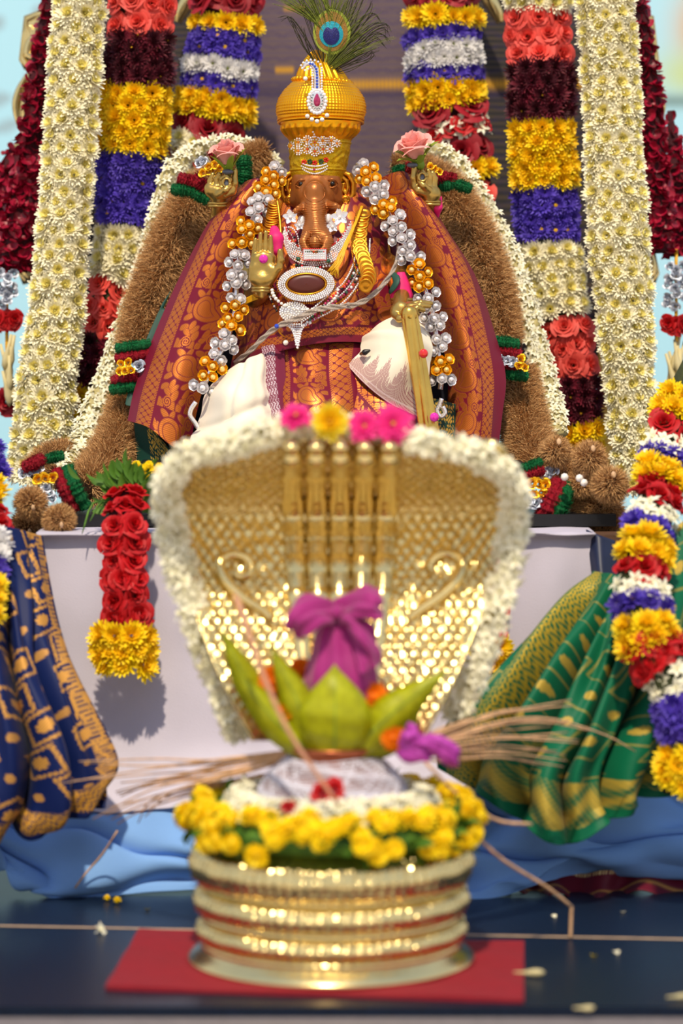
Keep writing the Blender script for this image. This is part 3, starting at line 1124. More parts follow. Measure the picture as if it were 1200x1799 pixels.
for sgn in (0, 1):
    fx = (lambda x: x) if sgn == 0 else (lambda x: 1191 - x + (0))
    q = lambda L: [(fx(x), y) for x, y in L]
    plate('arch_panel', q([(78, 14), (42, 28), (38, 60), (33, 105), (42, 122), (60, 118), (110, 120), (130, 60), (120, 10)]), 4.72, 0.02, arch)
    plate('arch_panel', q([(60, 124), (44, 130), (32, 150), (24, 185), (28, 215), (36, 232), (60, 235), (120, 230), (120, 130)]), 4.72, 0.02, arch)
    plate('arch_panel', q([(40, 238), (24, 255), (30, 275), (36, 290), (22, 300), (8, 308), (9, 325), (22, 332), (60, 330), (120, 330), (120, 240)]), 4.72, 0.02, arch)
    plate('arch_panel', q([(90, 360), (62, 395), (56, 420), (40, 440), (32, 480), (40, 500), (62, 494), (80, 470), (130, 440), (130, 360)]), 4.72, 0.02, arch)
    volute('arch_scroll', q([(70, 30), (62, 52), (66, 80), (58, 100), (48, 96), (50, 78), (58, 62), (52, 44)]), 4.70, 0.006, arch)
    volute('arch_scroll', q([(66, 410), (52, 440), (44, 470), (52, 488), (64, 470), (60, 440)]), 4.70, 0.006, arch)
    volute('arch_scroll', q([(84, 380), (72, 410), (70, 440), (78, 452)]), 4.69, 0.006, arch)
    volute('arch_rim', q([(46, 132), (32, 160), (27, 190), (34, 226)]), 4.70, 0.005, arch)
    volute('arch_rim', q([(360, -70), (342, -24), (330, 0), (318, 22), (312, 40)]), 4.78, 0.012, arch)
mb = MB(); mb.box((P(110, 0, 4.78).x, 4.765, 0.49), (P(150, 0, 4.78).x, 4.785, P(0, 10, 4.78).z)); obj('arch_post', mb.mesh('arch_post', 'old_brass', False), arch)
mb = MB(); mb.box((P(1050, 0, 4.78).x, 4.765, 0.49), (P(1095, 0, 4.78).x, 4.785, P(0, 10, 4.78).z)); obj('arch_post', mb.mesh('arch_post', 'old_brass', False), arch)

# ---------------------------------------------------------------- altar table and plinth, under their cloth
tb = thing('altar_table', 'wooden altar table under the white cloth', 'table', (0, 4.4, 0))
mb = MB(); mb.box((-0.46, 3.985, 0.445), (0.47, 4.9, 0.482)); obj('table_top', mb.mesh('table_top', 'wood', False), tb)
for sx in (-0.42, 0.38):
    for sy in (4.03, 4.82):
        mb = MB(); mb.box((sx, sy, 0.0), (sx + .05, sy + .05, 0.445)); obj('leg', mb.mesh('leg', 'wood', False), tb)
pl = thing('plinth', 'low black plinth under the seated idol on the white cloth', 'plinth', (0, 4.35, 0.488))
mb = MB(); mb.box((-0.44, 4.06, 0.4895), (0.40, 4.7, 0.507)); mb.box((-0.30, 4.12, 0.507), (0.27, 4.62, 0.58)); obj('slab', mb.mesh('slab', 'black_lacquer', False), pl)


# white cloth: over the table, down its front
def fw(U, V, S_, T):
    y = np.clip((U - 0.12) / 0.88, 0, 1)
    return y * (0.006 * np.sin(V * 21 + 2 * U) + 0.004 * np.sin(V * 47 + 5 * U + 1) + 0.003 * np.sin(U * 26 + V * 9) * (U > 0.3))


zt = 0.487
cx = lambda px, d: px
rows = []
for (py, d) in ((None, 4.88), (None, 4.3), (936, 3.975), (950, 3.965), (1050, 3.955), (1180, 3.945), (1300, 3.93), (1360, 3.895), (1400, 3.855)):
    row = []
    for px in (66, 240, 420, 600, 780, 930, 1044):
        yy = py if py is not None else HY + (CZ - zt) * F / d
        x_ = px + (8 * math.sin(px * .02 + (py or 0) * .01) if py and py > 1000 else 0)
        if py and py >= 1180 and px == 1044:
            x_ += 30
        if py and py >= 1360:
            yy += {66: 8, 240: 26, 420: 0, 600: -20, 780: -12, 930: -26, 1044: -10}[px] * (1 if py == 1400 else .4)
        row.append(((x_ - 600) * (3.965 / d if py is None else 1) + 600, yy, d))
    rows.append(row)
patch('altar_cloth', rows, 170, 190, 'white_cotton', None, None, fw, 0.002, label='plain white cotton cloth falling over the altar table front', cat='cloth')


# lower white cloth puddled on the floor, blue shade painted into its colour
def fb(U, V, S_, T):
    e_ = np.sin(PI * U) ** .7
    return e_ * (0.014 * np.sin(V * 21 + 6 * U + np.sin(V * 9)) - 0.022 * (1 - np.abs(np.sin(V * 13 - 5 * U + 1.2 * np.sin(7 * U)))) ** 4 + 0.007 * np.sin(V * 47 - 11 * U) + 0.010 * np.sin(U * 14 + V * 19))


fl = lambda px, py: (px, py, 3636 / (py - HY))
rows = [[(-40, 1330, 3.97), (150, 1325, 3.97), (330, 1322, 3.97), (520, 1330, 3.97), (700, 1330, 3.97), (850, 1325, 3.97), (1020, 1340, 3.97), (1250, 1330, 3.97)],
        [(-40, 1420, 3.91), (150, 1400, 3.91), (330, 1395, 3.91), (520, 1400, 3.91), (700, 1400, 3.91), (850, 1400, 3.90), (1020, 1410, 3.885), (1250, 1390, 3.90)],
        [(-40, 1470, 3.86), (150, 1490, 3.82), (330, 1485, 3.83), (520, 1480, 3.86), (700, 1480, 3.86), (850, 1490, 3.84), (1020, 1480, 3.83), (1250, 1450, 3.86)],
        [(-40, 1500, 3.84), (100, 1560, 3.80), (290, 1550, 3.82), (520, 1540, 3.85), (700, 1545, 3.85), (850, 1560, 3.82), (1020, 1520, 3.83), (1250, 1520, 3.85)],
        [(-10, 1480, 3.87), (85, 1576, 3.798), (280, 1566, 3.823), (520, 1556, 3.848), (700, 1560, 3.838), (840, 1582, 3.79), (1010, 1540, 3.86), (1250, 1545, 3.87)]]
patch('floor_cloth', rows, 130, 220, 'cotton_shade_tint', None, None, fb, 0.002, label='lower white cotton cloth crumpled along the dark floor under the altar, blue shade painted in', cat='cloth')


def skirt_col(U, V, S_, T):
    px = V * 340
    arcs = (np.abs(((px / 95) % 1 - 0.5)) * 2) ** 2
    z_ = np.exp(-((U - 0.62) / 0.06) ** 2)
    return paint(np.array(C(92, 14, 34)), [(z_ * 0.9, C(196, 140, 70), 0.7), ((U < 0.1) * (np.sin(V * 420) > 0), C(214, 186, 130), 0.2)])


patch('zari_skirt', [[(870, 1530, 3.91), (960, 1528, 3.88), (1050, 1532, 3.85), (1130, 1525, 3.88), (1250, 1535, 3.87)],
                     [(880, 1560, 3.86), (960, 1556, 3.85), (1040, 1570, 3.83), (1120, 1550, 3.86), (1250, 1560, 3.84)],
                     [(870, 1566, 3.84), (970, 1573, 3.815), (1040, 1585, 3.80), (1110, 1570, 3.83), (1250, 1585, 3.80)]],
      40, 160, 'zari_soft', None, skirt_col, lambda U, V, S_, T: 0.006 * np.sin(V * 26), 0.002,
      label='maroon silk hem with gold zari peeping below the crumpled floor cloth', cat='cloth')

# red felt mat
mat_o = [(185, 1740), (920, 1763), (921, 1661), (245, 1637)]
mb = MB()
z0, z1 = 0.0005, 0.005
bt = [P(x, y, 3636 / (y - HY)) for x, y in mat_o]
n1 = 16
top_rows = []
for i in range(n1 + 1):
    a_ = bt[0].lerp(bt[3], i / n1)
    b_ = bt[1].lerp(bt[2], i / n1)
    top_rows.append([Vector(((a_.lerp(b_, j / 24)).x, (a_.lerp(b_, j / 24)).y, z1 + 0.0012 * math.sin(j * .7 + i))) for j in range(25)])
mb.grid(top_rows)
ring = [top_rows[0][j] for j in range(25)] + [top_rows[i][24] for i in range(1, n1 + 1)] + [top_rows[n1][j] for j in range(23, -1, -1)] + [top_rows[i][0] for i in range(n1 - 1, 0, -1)]
mb.grid([[Vector((p.x, p.y, z0)) for p in ring], ring], 0, True)
obj('felt_mat', mb.mesh('felt_mat', 'red_felt'), None, 'red felt mat under the coiled brass serpent stand', 'mat')


# ---------------------------------------------------------------- garlands hung behind the idol
garland('chrysanthemum_garland', 'long cream chrysanthemum garland hanging at the left beside the banner',
        [(142, -60, 4.46, 98), (132, 100, 4.46, 100), (124, 250, 4.45, 100), (112, 400, 4.44, 100), (98, 560, 4.43, 104), (80, 700, 4.42, 112), (62, 850, 4.41, 108)],
        [(-60, 850, 'cream')], core_m='core_cream')
garland('chrysanthemum_garland', 'long cream chrysanthemum garland hanging at the right, browned in spots',
        [(1058, -60, 4.46, 108), (1070, 100, 4.46, 108), (1078, 250, 4.45, 108), (1084, 400, 4.44, 112), (1098, 560, 4.43, 106), (1108, 700, 4.42, 88), (1108, 860, 4.41, 78)],
        [(-60, 860, 'cream')], core_m='core_cream')

garland('mixed_garland', 'banded garland of coral roses, maroon, yellow and violet blooms left of the idol',
        [(255, -50, 4.56, 128), (246, 60, 4.56, 126), (240, 150, 4.55, 132), (232, 240, 4.55, 132), (224, 330, 4.55, 118), (210, 450, 4.54, 100), (184, 540, 4.53, 86), (168, 640, 4.52, 66), (144, 720, 4.51, 60), (128, 790, 4.50, 60)],
        [(-50, 62, 'coral'), (56, 150, 'maroon'), (150, 268, 'yellow'), (268, 392, 'purple'), (400, 490, 'cream'), (488, 592, 'coral'), (592, 680, 'maroon'), (685, 775, 'yellow')])
garland('mixed_garland', 'banded garland of coral roses, maroon, yellow and violet blooms right of the idol',
        [(945, -50, 4.56, 126), (945, 60, 4.56, 128), (950, 160, 4.55, 128), (954, 270, 4.55, 124), (960, 370, 4.55, 124), (968, 490, 4.54, 122), (998, 610, 4.53, 112), (1014, 700, 4.52, 92), (1030, 800, 4.51, 76)],
        [(-50, 14, 'cream'), (12, 112, 'coral'), (112, 208, 'maroon'), (214, 330, 'yellow'), (328, 422, 'purple'), (432, 552, 'cream'), (556, 664, 'coral'), (664, 742, 'maroon'), (744, 805, 'yellow')])
garland('mixed_garland', 'narrow striped garland of yellow, violet, white and dark red blooms left of the crown',
        [(404, -60, 4.66, 136), (398, 50, 4.66, 136), (390, 110, 4.65, 140), (378, 180, 4.65, 146), (364, 240, 4.64, 150), (338, 300, 4.63, 120), (325, 340, 4.62, 100)],
        [(-60, 16, 'crimson'), (26, 58, 'yellow'), (62, 104, 'purple'), (104, 138, 'white'), (140, 160, 'purple'), (166, 208, 'yellow'), (214, 246, 'crimson'), (254, 330, 'cream', dict(skip=0.2)), (268, 292, 'red', dict(rscale=0.8, skip=.4))], core_m='core_wine', cat='garland')
garland('mixed_garland', 'narrow striped garland of yellow, violet, white and dark red blooms right of the crown',
        [(778, -60, 4.66, 148), (778, 50, 4.66, 150), (782, 110, 4.65, 142), (786, 180, 4.65, 146), (800, 240, 4.64, 140), (822, 300, 4.63, 112), (848, 350, 4.62, 70), (868, 400, 4.61, 40)],
        [(-60, 4, 'crimson'), (18, 46, 'yellow'), (56, 78, 'purple'), (82, 116, 'white'), (116, 138, 'purple'), (146, 186, 'yellow'), (178, 206, 'crimson', dict(rscale=1.2)), (216, 250, 'jasmine', dict(rscale=1.5)), (228, 242, 'red', dict(rscale=.9)), (256, 286, 'crimson'), (294, 324, 'yellow'), (330, 362, 'pinkrose')], core_m='core_wine')


# outer dark red petal strings
def petal_string(label, path, cap=290):
    pts, py, hw = strand(path)
    root = thing('petal_garland', label, 'garland', tuple(pts[-1]))
    core(root, pts, hw, 'core_wine', 0.7, 0.7)
    scatter(root, pts, py, hw, py.min(), py.max(), 'wine', 0.7, 1.0, 95, 0.9, cap, 0.7)
    return root


petal_string('dark red rose petal string against the left cream garland, foremost of the left pair', [(92, -20, 4.60, 30), (76, 80, 4.60, 44), (64, 180, 4.60, 56), (56, 280, 4.59, 66), (40, 390, 4.58, 84), (24, 475, 4.58, 74)])
petal_string('dark red rose petal string cut off by the left picture edge', [(24, 262, 4.66, 20), (6, 320, 4.65, 60), (-12, 400, 4.64, 70), (-20, 470, 4.64, 60)])
petal_string('dark red rose petal string against the right cream garland, foremost of the right pair', [(1122, -20, 4.60, 24), (1134, 80, 4.60, 40), (1144, 180, 4.60, 50), (1150, 280, 4.59, 56), (1156, 380, 4.58, 66), (1158, 445, 4.58, 62)])
petal_string('dark red rose petal string cut off by the right picture edge', [(1176, 195, 4.66, 12), (1186, 270, 4.65, 36), (1196, 350, 4.64, 66), (1202, 450, 4.64, 76)])


# tassels of foil roses, a rose and tuberose buds at the ends of the petal strings
def tassel(label, cx, y0, d, nfoil, wide, y_rose, y_b0, y_b1, y_rose2):
    root = thing('flower_tassel', label, 'tassel', tuple(P(cx, y_b1, d)))
    mb_ = MB(); mb_.tube(path3([(cx, y0 - 30, d), (cx, y_rose, d), (cx, y_b1, d)], 8), 0.003, 6)
    obj('cord', mb_.mesh('cord', 'yellow_thread'), root)
    for i in range(nfoil):
        px = cx + ((i % 3) - 1) * wide + random.uniform(-3, 3)
        p = P(px, y0 + (i // 3) * 16 + (i % 2) * 7, d - 0.012 - 0.006 * ((i % 3) == 1))
        obj('silver_foil_rose', MS_FOILROSE_S, root, mw=align(p, (random.uniform(-.3, .3), -1, random.uniform(-.1, .3)), 0.0105))
    for q in range(5):
        p = P(cx + (q - 2) * 7, y_rose + (q % 2) * 8, d - 0.01)
        obj('red_rose', K['red']['ms'][q % 2], root, mw=align(p, (0.5 * (q - 2) / 2, -1, 0.0), 0.017))
    for q in range(10):
        a = P(cx + random.uniform(-10, 10), y_b0 + (y_b1 - y_b0) * random.uniform(0.25, 0.95), d - random.uniform(0, .015))
        obj('tuberose_bud', MS_BUD, root, mw=align(a, (random.uniform(-.3, .3), random.uniform(-.3, .1), -1), 0.026, None, (0.035, 0.035, 0.03)))
    if y_rose2:
        obj('red_rose', K['crimson']['ms'][0], root, mw=align(P(cx, y_rose2, d), (0.1, -1, -.1), 0.026))


tassel('tassel of silver foil roses, red rose and tuberose buds at the left edge', 12, 480, 4.57, 11, 11, 560, 585, 690, 706)
tassel('tassel of silver foil roses, red rose and tuberose buds at the right edge', 1188, 468, 4.57, 14, 13, 568, 590, 690, None)

# ---------------------------------------------------------------- brown vetiver garlands either side of the idol
SIL, GLD = MS_FOILROSE_S, MS_FOILROSE_G


def foil_row(root, a, b, n, r, ms, nm):
    for i in range(n):
        p = a.lerp(b, (i + 0.5) / n) + Vector((0, -0.012, 0))
        obj(nm, ms, root, mw=align(p, (random.uniform(-.3, .3), -1, random.uniform(0, .4)), r))


vl = thing('vetiver_garland', 'thick brown vetiver root garland left of the idol with three pompoms', 'garland', tuple(P(90, 930, 4.15)))
fuzzy_tube(vl, [(470, 268, 4.44, 60), (436, 282, 4.43, 74), (395, 315, 4.42, 94), (345, 350, 4.41, 104), (312, 410, 4.40, 112), (284, 480, 4.39, 112), (258, 545, 4.38, 104), (240, 610, 4.36, 92)], 30000)
fuzzy_tube(vl, [(232, 660, 4.34, 80), (222, 720, 4.31, 88), (206, 780, 4.27, 104), (176, 835, 4.22, 112), (150, 860, 4.18, 96)], 20000)
fuzzy_tube(vl, [(120, 800, 4.33, 70), (88, 800, 4.30, 60), (56, 830, 4.27, 60)], 5000)
for k, (x0, y0, x1, y1, mt, r) in enumerate(((206, 612, 262, 604, 'green_tinsel', .0075), (206, 630, 262, 620, 'red_tinsel', .0075), (198, 668, 256, 660, 'red_tinsel', .0075), (196, 684, 252, 676, 'green_tinsel', .0085),
                                             (118, 822, 150, 890, 'green_tinsel', .010), (100, 826, 132, 896, 'red_tinsel', .010), (44, 822, 76, 806, 'red_tinsel', .009), (84, 806, 110, 800, 'green_tinsel', .007))):
    tinsel(vl, P(x0, y0, 4.27 if y0 < 700 else 4.10), P(x1, y1, 4.27 if y0 < 700 else 4.10), r, mt, k + 1, 0.2)
foil_row(vl, P(208, 640, 4.262), P(232, 636, 4.262), 2, .009, GLD, 'gold_foil_rose')
foil_row(vl, P(206, 654, 4.258), P(236, 650, 4.258), 3, .009, GLD, 'gold_foil_rose')
foil_row(vl, P(238, 644, 4.262), P(252, 642, 4.262), 1, .011, SIL, 'silver_foil_rose')
foil_row(vl, P(38, 834, 4.11), P(78, 818, 4.11), 4, .010, SIL, 'silver_foil_rose')
foil_row(vl, P(62, 842, 4.09), P(100, 838, 4.09), 3, .011, GLD, 'gold_foil_rose')
foil_row(vl, P(80, 852, 4.09), P(96, 880, 4.09), 3, .009, SIL, 'silver_foil_rose')
for k, (x, y, d, r) in enumerate(((54, 884, 4.02, 34), (104, 914, 4.0, 33), (48, 926, 4.06, 36))):
    po = pompom(vl, P(x, y, d), r * d / F)
    mb = MB(); mb.ball((0, 0, 0), 1, 7, 4)
    sub('pompom_centre', mb.mesh('pompom_centre', 'pompom_tip'), po, align(P(x + 4, y + 8, d - 0.98 * r * d / F), (0, -1, -.2), 1, 0, (.003, .005, .003)))

vr = thing('vetiver_garland', 'thick brown vetiver root garland right of the idol with a cluster of pompoms', 'garland', tuple(P(1020, 930, 4.15)))
fuzzy_tube(vr, [(690, 292, 4.44, 60), (735, 300, 4.43, 76), (772, 325, 4.42, 96), (802, 365, 4.41, 104), (832, 420, 4.40, 106), (856, 480, 4.39, 100), (876, 540, 4.38, 90), (888, 600, 4.36, 76)], 30000)
fuzzy_tube(vr, [(906, 650, 4.34, 96), (916, 720, 4.31, 104), (928, 780, 4.27, 108), (948, 830, 4.22, 100)], 19000)
fuzzy_tube(vr, [(960, 800, 4.22, 90), (1004, 840, 4.16, 100), (1046, 880, 4.12, 110), (1060, 920, 4.10, 84), (1058, 950, 4.09, 50)], 12000)
for k, (x0, y0, x1, y1, mt, r) in enumerate(((872, 600, 908, 605, 'green_tinsel', .0085), (876, 616, 912, 622, 'red_tinsel', .0085), (878, 644, 916, 650, 'red_tinsel', .006), (882, 654, 924, 662, 'green_tinsel', .008),
                                             (1000, 852, 968, 920, 'green_tinsel', .012), (984, 846, 952, 912, 'red_tinsel', .013), (918, 824, 950, 812, 'green_tinsel', .007), (922, 834, 952, 824, 'red_tinsel', .008))):
    tinsel(vr, P(x0, y0, 4.27 if y0 < 700 else 4.09), P(x1, y1, 4.27 if y0 < 700 else 4.09), r, mt, k + 11, 0.2)
foil_row(vr, P(876, 632, 4.262), P(904, 636, 4.262), 3, .010, SIL, 'silver_foil_rose')
foil_row(vr, P(906, 628, 4.26), P(922, 634, 4.26), 1, .010, GLD, 'gold_foil_rose')
foil_row(vr, P(906, 642, 4.26), P(926, 646, 4.26), 2, .009, GLD, 'gold_foil_rose')
foil_row(vr, P(944, 830, 4.11), P(976, 826, 4.11), 3, .011, SIL, 'silver_foil_rose')
foil_row(vr, P(928, 848, 4.09), P(962, 852, 4.09), 3, .012, GLD, 'gold_foil_rose')
foil_row(vr, P(930, 868, 4.09), P(958, 864, 4.09), 2, .010, GLD, 'gold_foil_rose')
foil_row(vr, P(922, 878, 4.09), P(946, 884, 4.09), 2, .012, SIL, 'silver_foil_rose')
for k, (x, y, d, r) in enumerate(((976, 794, 4.10, 32), (1036, 806, 4.08, 36), (1072, 852, 4.05, 38), (1020, 850, 4.09, 30))):
    po = pompom(vr, P(x, y, d), r * d / F)
    mb = MB(); mb.ball((0, 0, 0), 1, 7, 4)
    sub('pompom_centre', mb.mesh('pompom_centre', 'pompom_tip'), po, align(P(x + 6, y - 18, d - 0.7 * r * d / F), (0, -1, .5), 1, 0, (.004, .006, .003)))
for x, y in ((992, 838), (1018, 840), (1026, 848)):
    obj('silver_bead', MS_PEARL, vr, mw=align(P(x, y, 4.045), (0, -1, 0), .006))

# tinsel and foil roses tucked behind the raised hands
for root_, L in ((vl, ((304, 332, 340, 336, 'green_tinsel', .009), (338, 338, 366, 352, 'green_tinsel', .008), (316, 314, 346, 322, 'red_tinsel', .009), (342, 312, 364, 336, 'red_tinsel', .009), (428, 276, 430, 300, 'green_tinsel', .010), (431, 298, 428, 322, 'green_tinsel', .010), (372, 276, 384, 268, 'red_tinsel', .008))),
                 (vr, ((692, 302, 712, 296, 'green_tinsel', .007), (714, 300, 722, 290, 'red_tinsel', .007), (764, 322, 786, 308, 'red_tinsel', .008), (786, 312, 800, 314, 'red_tinsel', .007), (766, 328, 796, 324, 'green_tinsel', .008), (796, 322, 826, 332, 'green_tinsel', .008)))):
    for k, (x0, y0, x1, y1, mt, r) in enumerate(L):
        tinsel(root_, P(x0, y0, 4.325), P(x1, y1, 4.325), r, mt, k + 21, 0.15)
foil_row(vl, P(352, 306, 4.315), P(392, 296, 4.315), 4, .009, GLD, 'gold_foil_rose')
foil_row(vl, P(362, 296, 4.31), P(384, 288, 4.31), 2, .009, GLD, 'gold_foil_rose')
foil_row(vl, P(346, 290, 4.32), P(362, 282, 4.32), 2, .009, SIL, 'silver_foil_rose')
foil_row(vr, P(752, 292, 4.315), P(776, 304, 4.315), 3, .008, GLD, 'gold_foil_rose')

# jasmine strings along the vetiver
garland('jasmine_garland', 'string of cream jasmine edging the left vetiver garland',
        [(496, 292, 4.47, 30), (450, 262, 4.47, 34), (400, 250, 4.47, 40), (340, 268, 4.47, 44), (302, 300, 4.46, 46), (282, 350, 4.45, 40), (264, 420, 4.44, 44), (246, 490, 4.43, 46), (222, 560, 4.42, 48), (196, 640, 4.41, 50), (174, 700, 4.39, 56), (152, 760, 4.36, 60), (126, 810, 4.30, 54), (96, 842, 4.22, 30)],
        [(240, 845, 'jasmine')], core_m='core_cream', cap=295, jit=0.5)
garland('jasmine_garland', 'string of cream jasmine edging the right vetiver garland',
        [(690, 296, 4.47, 30), (726, 274, 4.47, 34), (764, 262, 4.47, 38), (800, 284, 4.47, 44), (832, 330, 4.46, 48), (862, 386, 4.45, 54), (888, 440, 4.44, 56), (912, 505, 4.43, 58), (934, 580, 4.42, 56), (954, 650, 4.40, 54), (970, 710, 4.37, 56), (984, 765, 4.32, 44)],
        [(255, 770, 'jasmine')], core_m='core_cream', cap=295, jit=0.5)

# ---------------------------------------------------------------- hanging red rose garlands on the altar front
def rose_pendant(label, cx, yt, ye, yb, d, wr, wy, both=True):
    root = garland('rose_garland', label, [(cx + 2, yt, d + .05, wr), (cx, yt + 40, d + .005, wr), (cx - 2, (yt + ye) / 2, d, wr), (cx + 4, ye + 10, d - .01, wr)], [(yt, ye, 'red', dict(arc=70))], core_m='core_wine', depthf=.55)
    pts, py, hw = strand([(cx, ye, d - .01, wy), (cx, (ye + yb) / 2, d - .01, wy), (cx, yb, d - .01, wy * .8)])
    scatter(root, pts, py, hw, ye + 4, yb - 22, 'yellow', .6, 1.0, 85)
    return root


rose_pendant('red rose garland with yellow tip hanging down the altar cloth at the left', 220, 872, 1100, 1200, 3.90, 92, 116)
rose_pendant('red rose garland with yellow tip half hidden behind the brass hood at the right', 862, 930, 1118, 1200, 3.90, 60, 72)
# sprig behind the left one
sp = thing('leaf_sprig', 'green leafy sprig with small yellow buds above the left rose garland', 'sprig', tuple(P(240, 880, 3.98)))
for i in range(110):
    x, y = random.gauss(238, 30), random.gauss(858, 18)
    ang = math.atan2(-(y - 900), x - 236) + random.uniform(-.5, .5)
    obj('leaf', MS_LEAF, sp, mw=Matrix.Translation(P(x, y, 3.98 - random.uniform(0, .04))) @ Matrix.Rotation(-ang, 4, 'Y') @ Matrix.Rotation(random.uniform(-1.2, -.2), 4, 'X') @ Matrix.Scale(random.uniform(.018, .032), 4))
for x, y in ((240, 818), (252, 824), (262, 818), (270, 828), (280, 822), (284, 836), (256, 838)):
    obj('yellow_button_flower', K['button']['ms'][0], sp, mw=align(P(x, y, 3.97), (0, -1, .6), .0075))
for k in range(5):
    mb = MB(); mb.tube(path3([(236 + k * 3, 905, 3.99), (226 - k * 14, 880, 3.96), (200 - k * 14, 850 + k * 22, 3.93)], 8), [.0016] * 7 + [.0005], 5)
    obj('stem', mb.mesh('stem', 'leaf_green'), sp)

# ---------------------------------------------------------------- banded garlands of the side deities, in front
garland('mixed_garland', 'thick banded garland of red roses, white, violet and yellow blooms, foremost at the right edge',
        [(1228, 640, 4.03, 90), (1192, 720, 4.0, 100), (1166, 820, 3.93, 104), (1150, 900, 3.84, 108), (1130, 980, 3.76, 112), (1126, 1060, 3.72, 116), (1142, 1130, 3.69, 120), (1182, 1200, 3.68, 116), (1206, 1290, 3.67, 110), (1196, 1395, 3.67, 110)],
        [(690, 742, 'yellow'), (742, 776, 'red', dict(rscale=1.15)), (778, 806, 'jasmine', dict(rscale=1.5)), (804, 822, 'purple'), (824, 858, 'yellow'), (856, 892, 'red', dict(rscale=1.15)), (896, 926, 'jasmine', dict(rscale=1.5)), (926, 948, 'purple'), (950, 992, 'yellow'), (984, 1022, 'red'),
         (1022, 1058, 'jasmine', dict(rscale=1.5)), (1056, 1082, 'purple'), (1088, 1136, 'yellow'), (1118, 1168, 'red'), (1172, 1216, 'jasmine', dict(rscale=1.5)), (1222, 1296, 'purple'), (1306, 1385, 'yellow')], jit=.35)
garland('mixed_garland', 'thick banded garland mostly cut off by the left picture edge, foremost there',
        [(-34, 800, 4.0, 100), (-26, 860, 3.93, 90), (-20, 940, 3.84, 84), (-26, 1020, 3.76, 80), (-32, 1095, 3.72, 80)],
        [(800, 850, 'purple'), (852, 896, 'yellow'), (894, 940, 'red', dict(rscale=1.1)), (944, 988, 'white'), (990, 1020, 'purple'), (1024, 1090, 'yellow')], jit=.35)


# ---------------------------------------------------------------- the seated elephant-headed idol
R1 = 1 / 1155.0                                             # one pixel at the idol, in metres
idol = thing('elephant_headed_idol', 'brass seated elephant headed idol with four arms under the gold crown', 'statue', tuple(P(556, 800, 4.33)))
A3 = lambda x, y, d: np.array(P(x, y, d))
px3 = lambda a, b, c: (a * R1, b * R1, c * R1)              # radii: across, depth, height

torso = Blob()
torso.ell(A3(556, 470, 4.37), (.105, .07, .14), .03).ell(A3(556, 550, 4.34), (.12, .085, .10), .03)
torso.cap(A3(470, 352, 4.385), A3(640, 352, 4.385), .036, None, .03).cap(A3(556, 420, 4.36), A3(556, 350, 4.33), .045, .04, .02)
torso.chain([A3(470, 352, 4.385), A3(420, 385, 4.345), A3(386, 400, 4.30), A3(384, 372, 4.285)], [.032, .026, .016, .013], .01)
torso.chain([A3(640, 352, 4.385), A3(700, 375, 4.345), A3(752, 400, 4.30), A3(757, 362, 4.285)], [.032, .026, .016, .013], .01)
torso.chain([A3(480, 370, 4.375), A3(450, 480, 4.32), A3(452, 520, 4.27), A3(461, 508, 4.195)], [.032, .026, .018, .014], .01)
torso.chain([A3(640, 370, 4.375), A3(696, 450, 4.31), A3(706, 515, 4.215)], [.032, .024, .015], .01)
torso.chain([A3(540, 660, 4.37), A3(432, 708, 4.235), A3(470, 800, 4.18), A3(560, 810, 4.17)], [.06, .036, .03, .03], .03)
torso.chain([A3(570, 660, 4.37), A3(700, 640, 4.21), A3(715, 760, 4.20), A3(720, 800, 4.17)], [.06, .045, .035, .03], .03)
tv, tf = torso.geo(0.005)

HDZ = -0.012                                                # the face stands forward of the crown rim
AH = lambda x, y, d: A3(x, y, d + HDZ)
head = Blob()
head.ell(AH(556, 328, 4.315), px3(45, 48, 44), .006)
head.ell(AH(553, 348, 4.285), px3(35, 34, 32), .010).ell(AH(553, 338, 4.264), px3(19, 20, 21), .004)
head.cap(AH(524, 352, 4.30), AH(530, 325, 4.30), 16 * R1, 17 * R1, .008).cap(AH(587, 350, 4.30), AH(582, 325, 4.30), 16 * R1, 17 * R1, .008)
head.cap(AH(536, 318, 4.285), AH(523, 310, 4.30), 7 * R1, 6 * R1, .006).cap(AH(575, 318, 4.285), AH(590, 310, 4.30), 7 * R1, 6 * R1, .006)
head.chain([AH(553, 354, 4.268), AH(553, 372, 4.254), AH(554, 392, 4.240), AH(556, 408, 4.230), AH(567, 420, 4.224)], [24 * R1, 20 * R1, 18 * R1, 19 * R1, 17 * R1], .005)
head.chain([AH(567, 417, 4.224), AH(574, 425, 4.214), AH(569, 437, 4.206), AH(554, 442, 4.203), AH(540, 437, 4.203), AH(534, 425, 4.206), AH(539, 413, 4.212)],
           [16 * R1, 12 * R1, 10.5 * R1, 10 * R1, 9.5 * R1, 8.5 * R1, 7 * R1], .002)
head.cap(AH(546, 402, 4.234), AH(536, 418, 4.220), 14 * R1, 8.5 * R1, .004)
head.ell(AH(553, 424, 4.196), px3(15.5, 15, 15.5), .0012, True)
head.ell(AH(554, 425, 4.2035), px3(12, 13, 12), .0003).cap(AH(558, 415, 4.196), AH(564, 423, 4.194), 3 * R1, 2.4 * R1, .0008)
head.cap(AH(538, 360, 4.264), AH(524, 368, 4.246), 8.5 * R1, 6.5 * R1, .004).cap(AH(571, 359, 4.264), AH(589, 362, 4.244), 8.5 * R1, 6.5 * R1, .004)
head.cap(AH(524.5, 368, 4.2455), AH(519, 371, 4.238), 5 * R1, 5 * R1, .001).cap(AH(588, 362, 4.2445), AH(595, 364, 4.238), 5 * R1, 4.5 * R1, .001)
zt0 = P(0, 356, 4.25).z


def wrinkle(X, Y, Z):
    m = np.clip((zt0 - Z) / 0.006, 0, 1)
    return -m * 0.00042 * np.sin(2 * PI * (Z + 0.25 * np.abs(X - P(555, 0, 4.24).x) ** 1.4) / 0.0034)


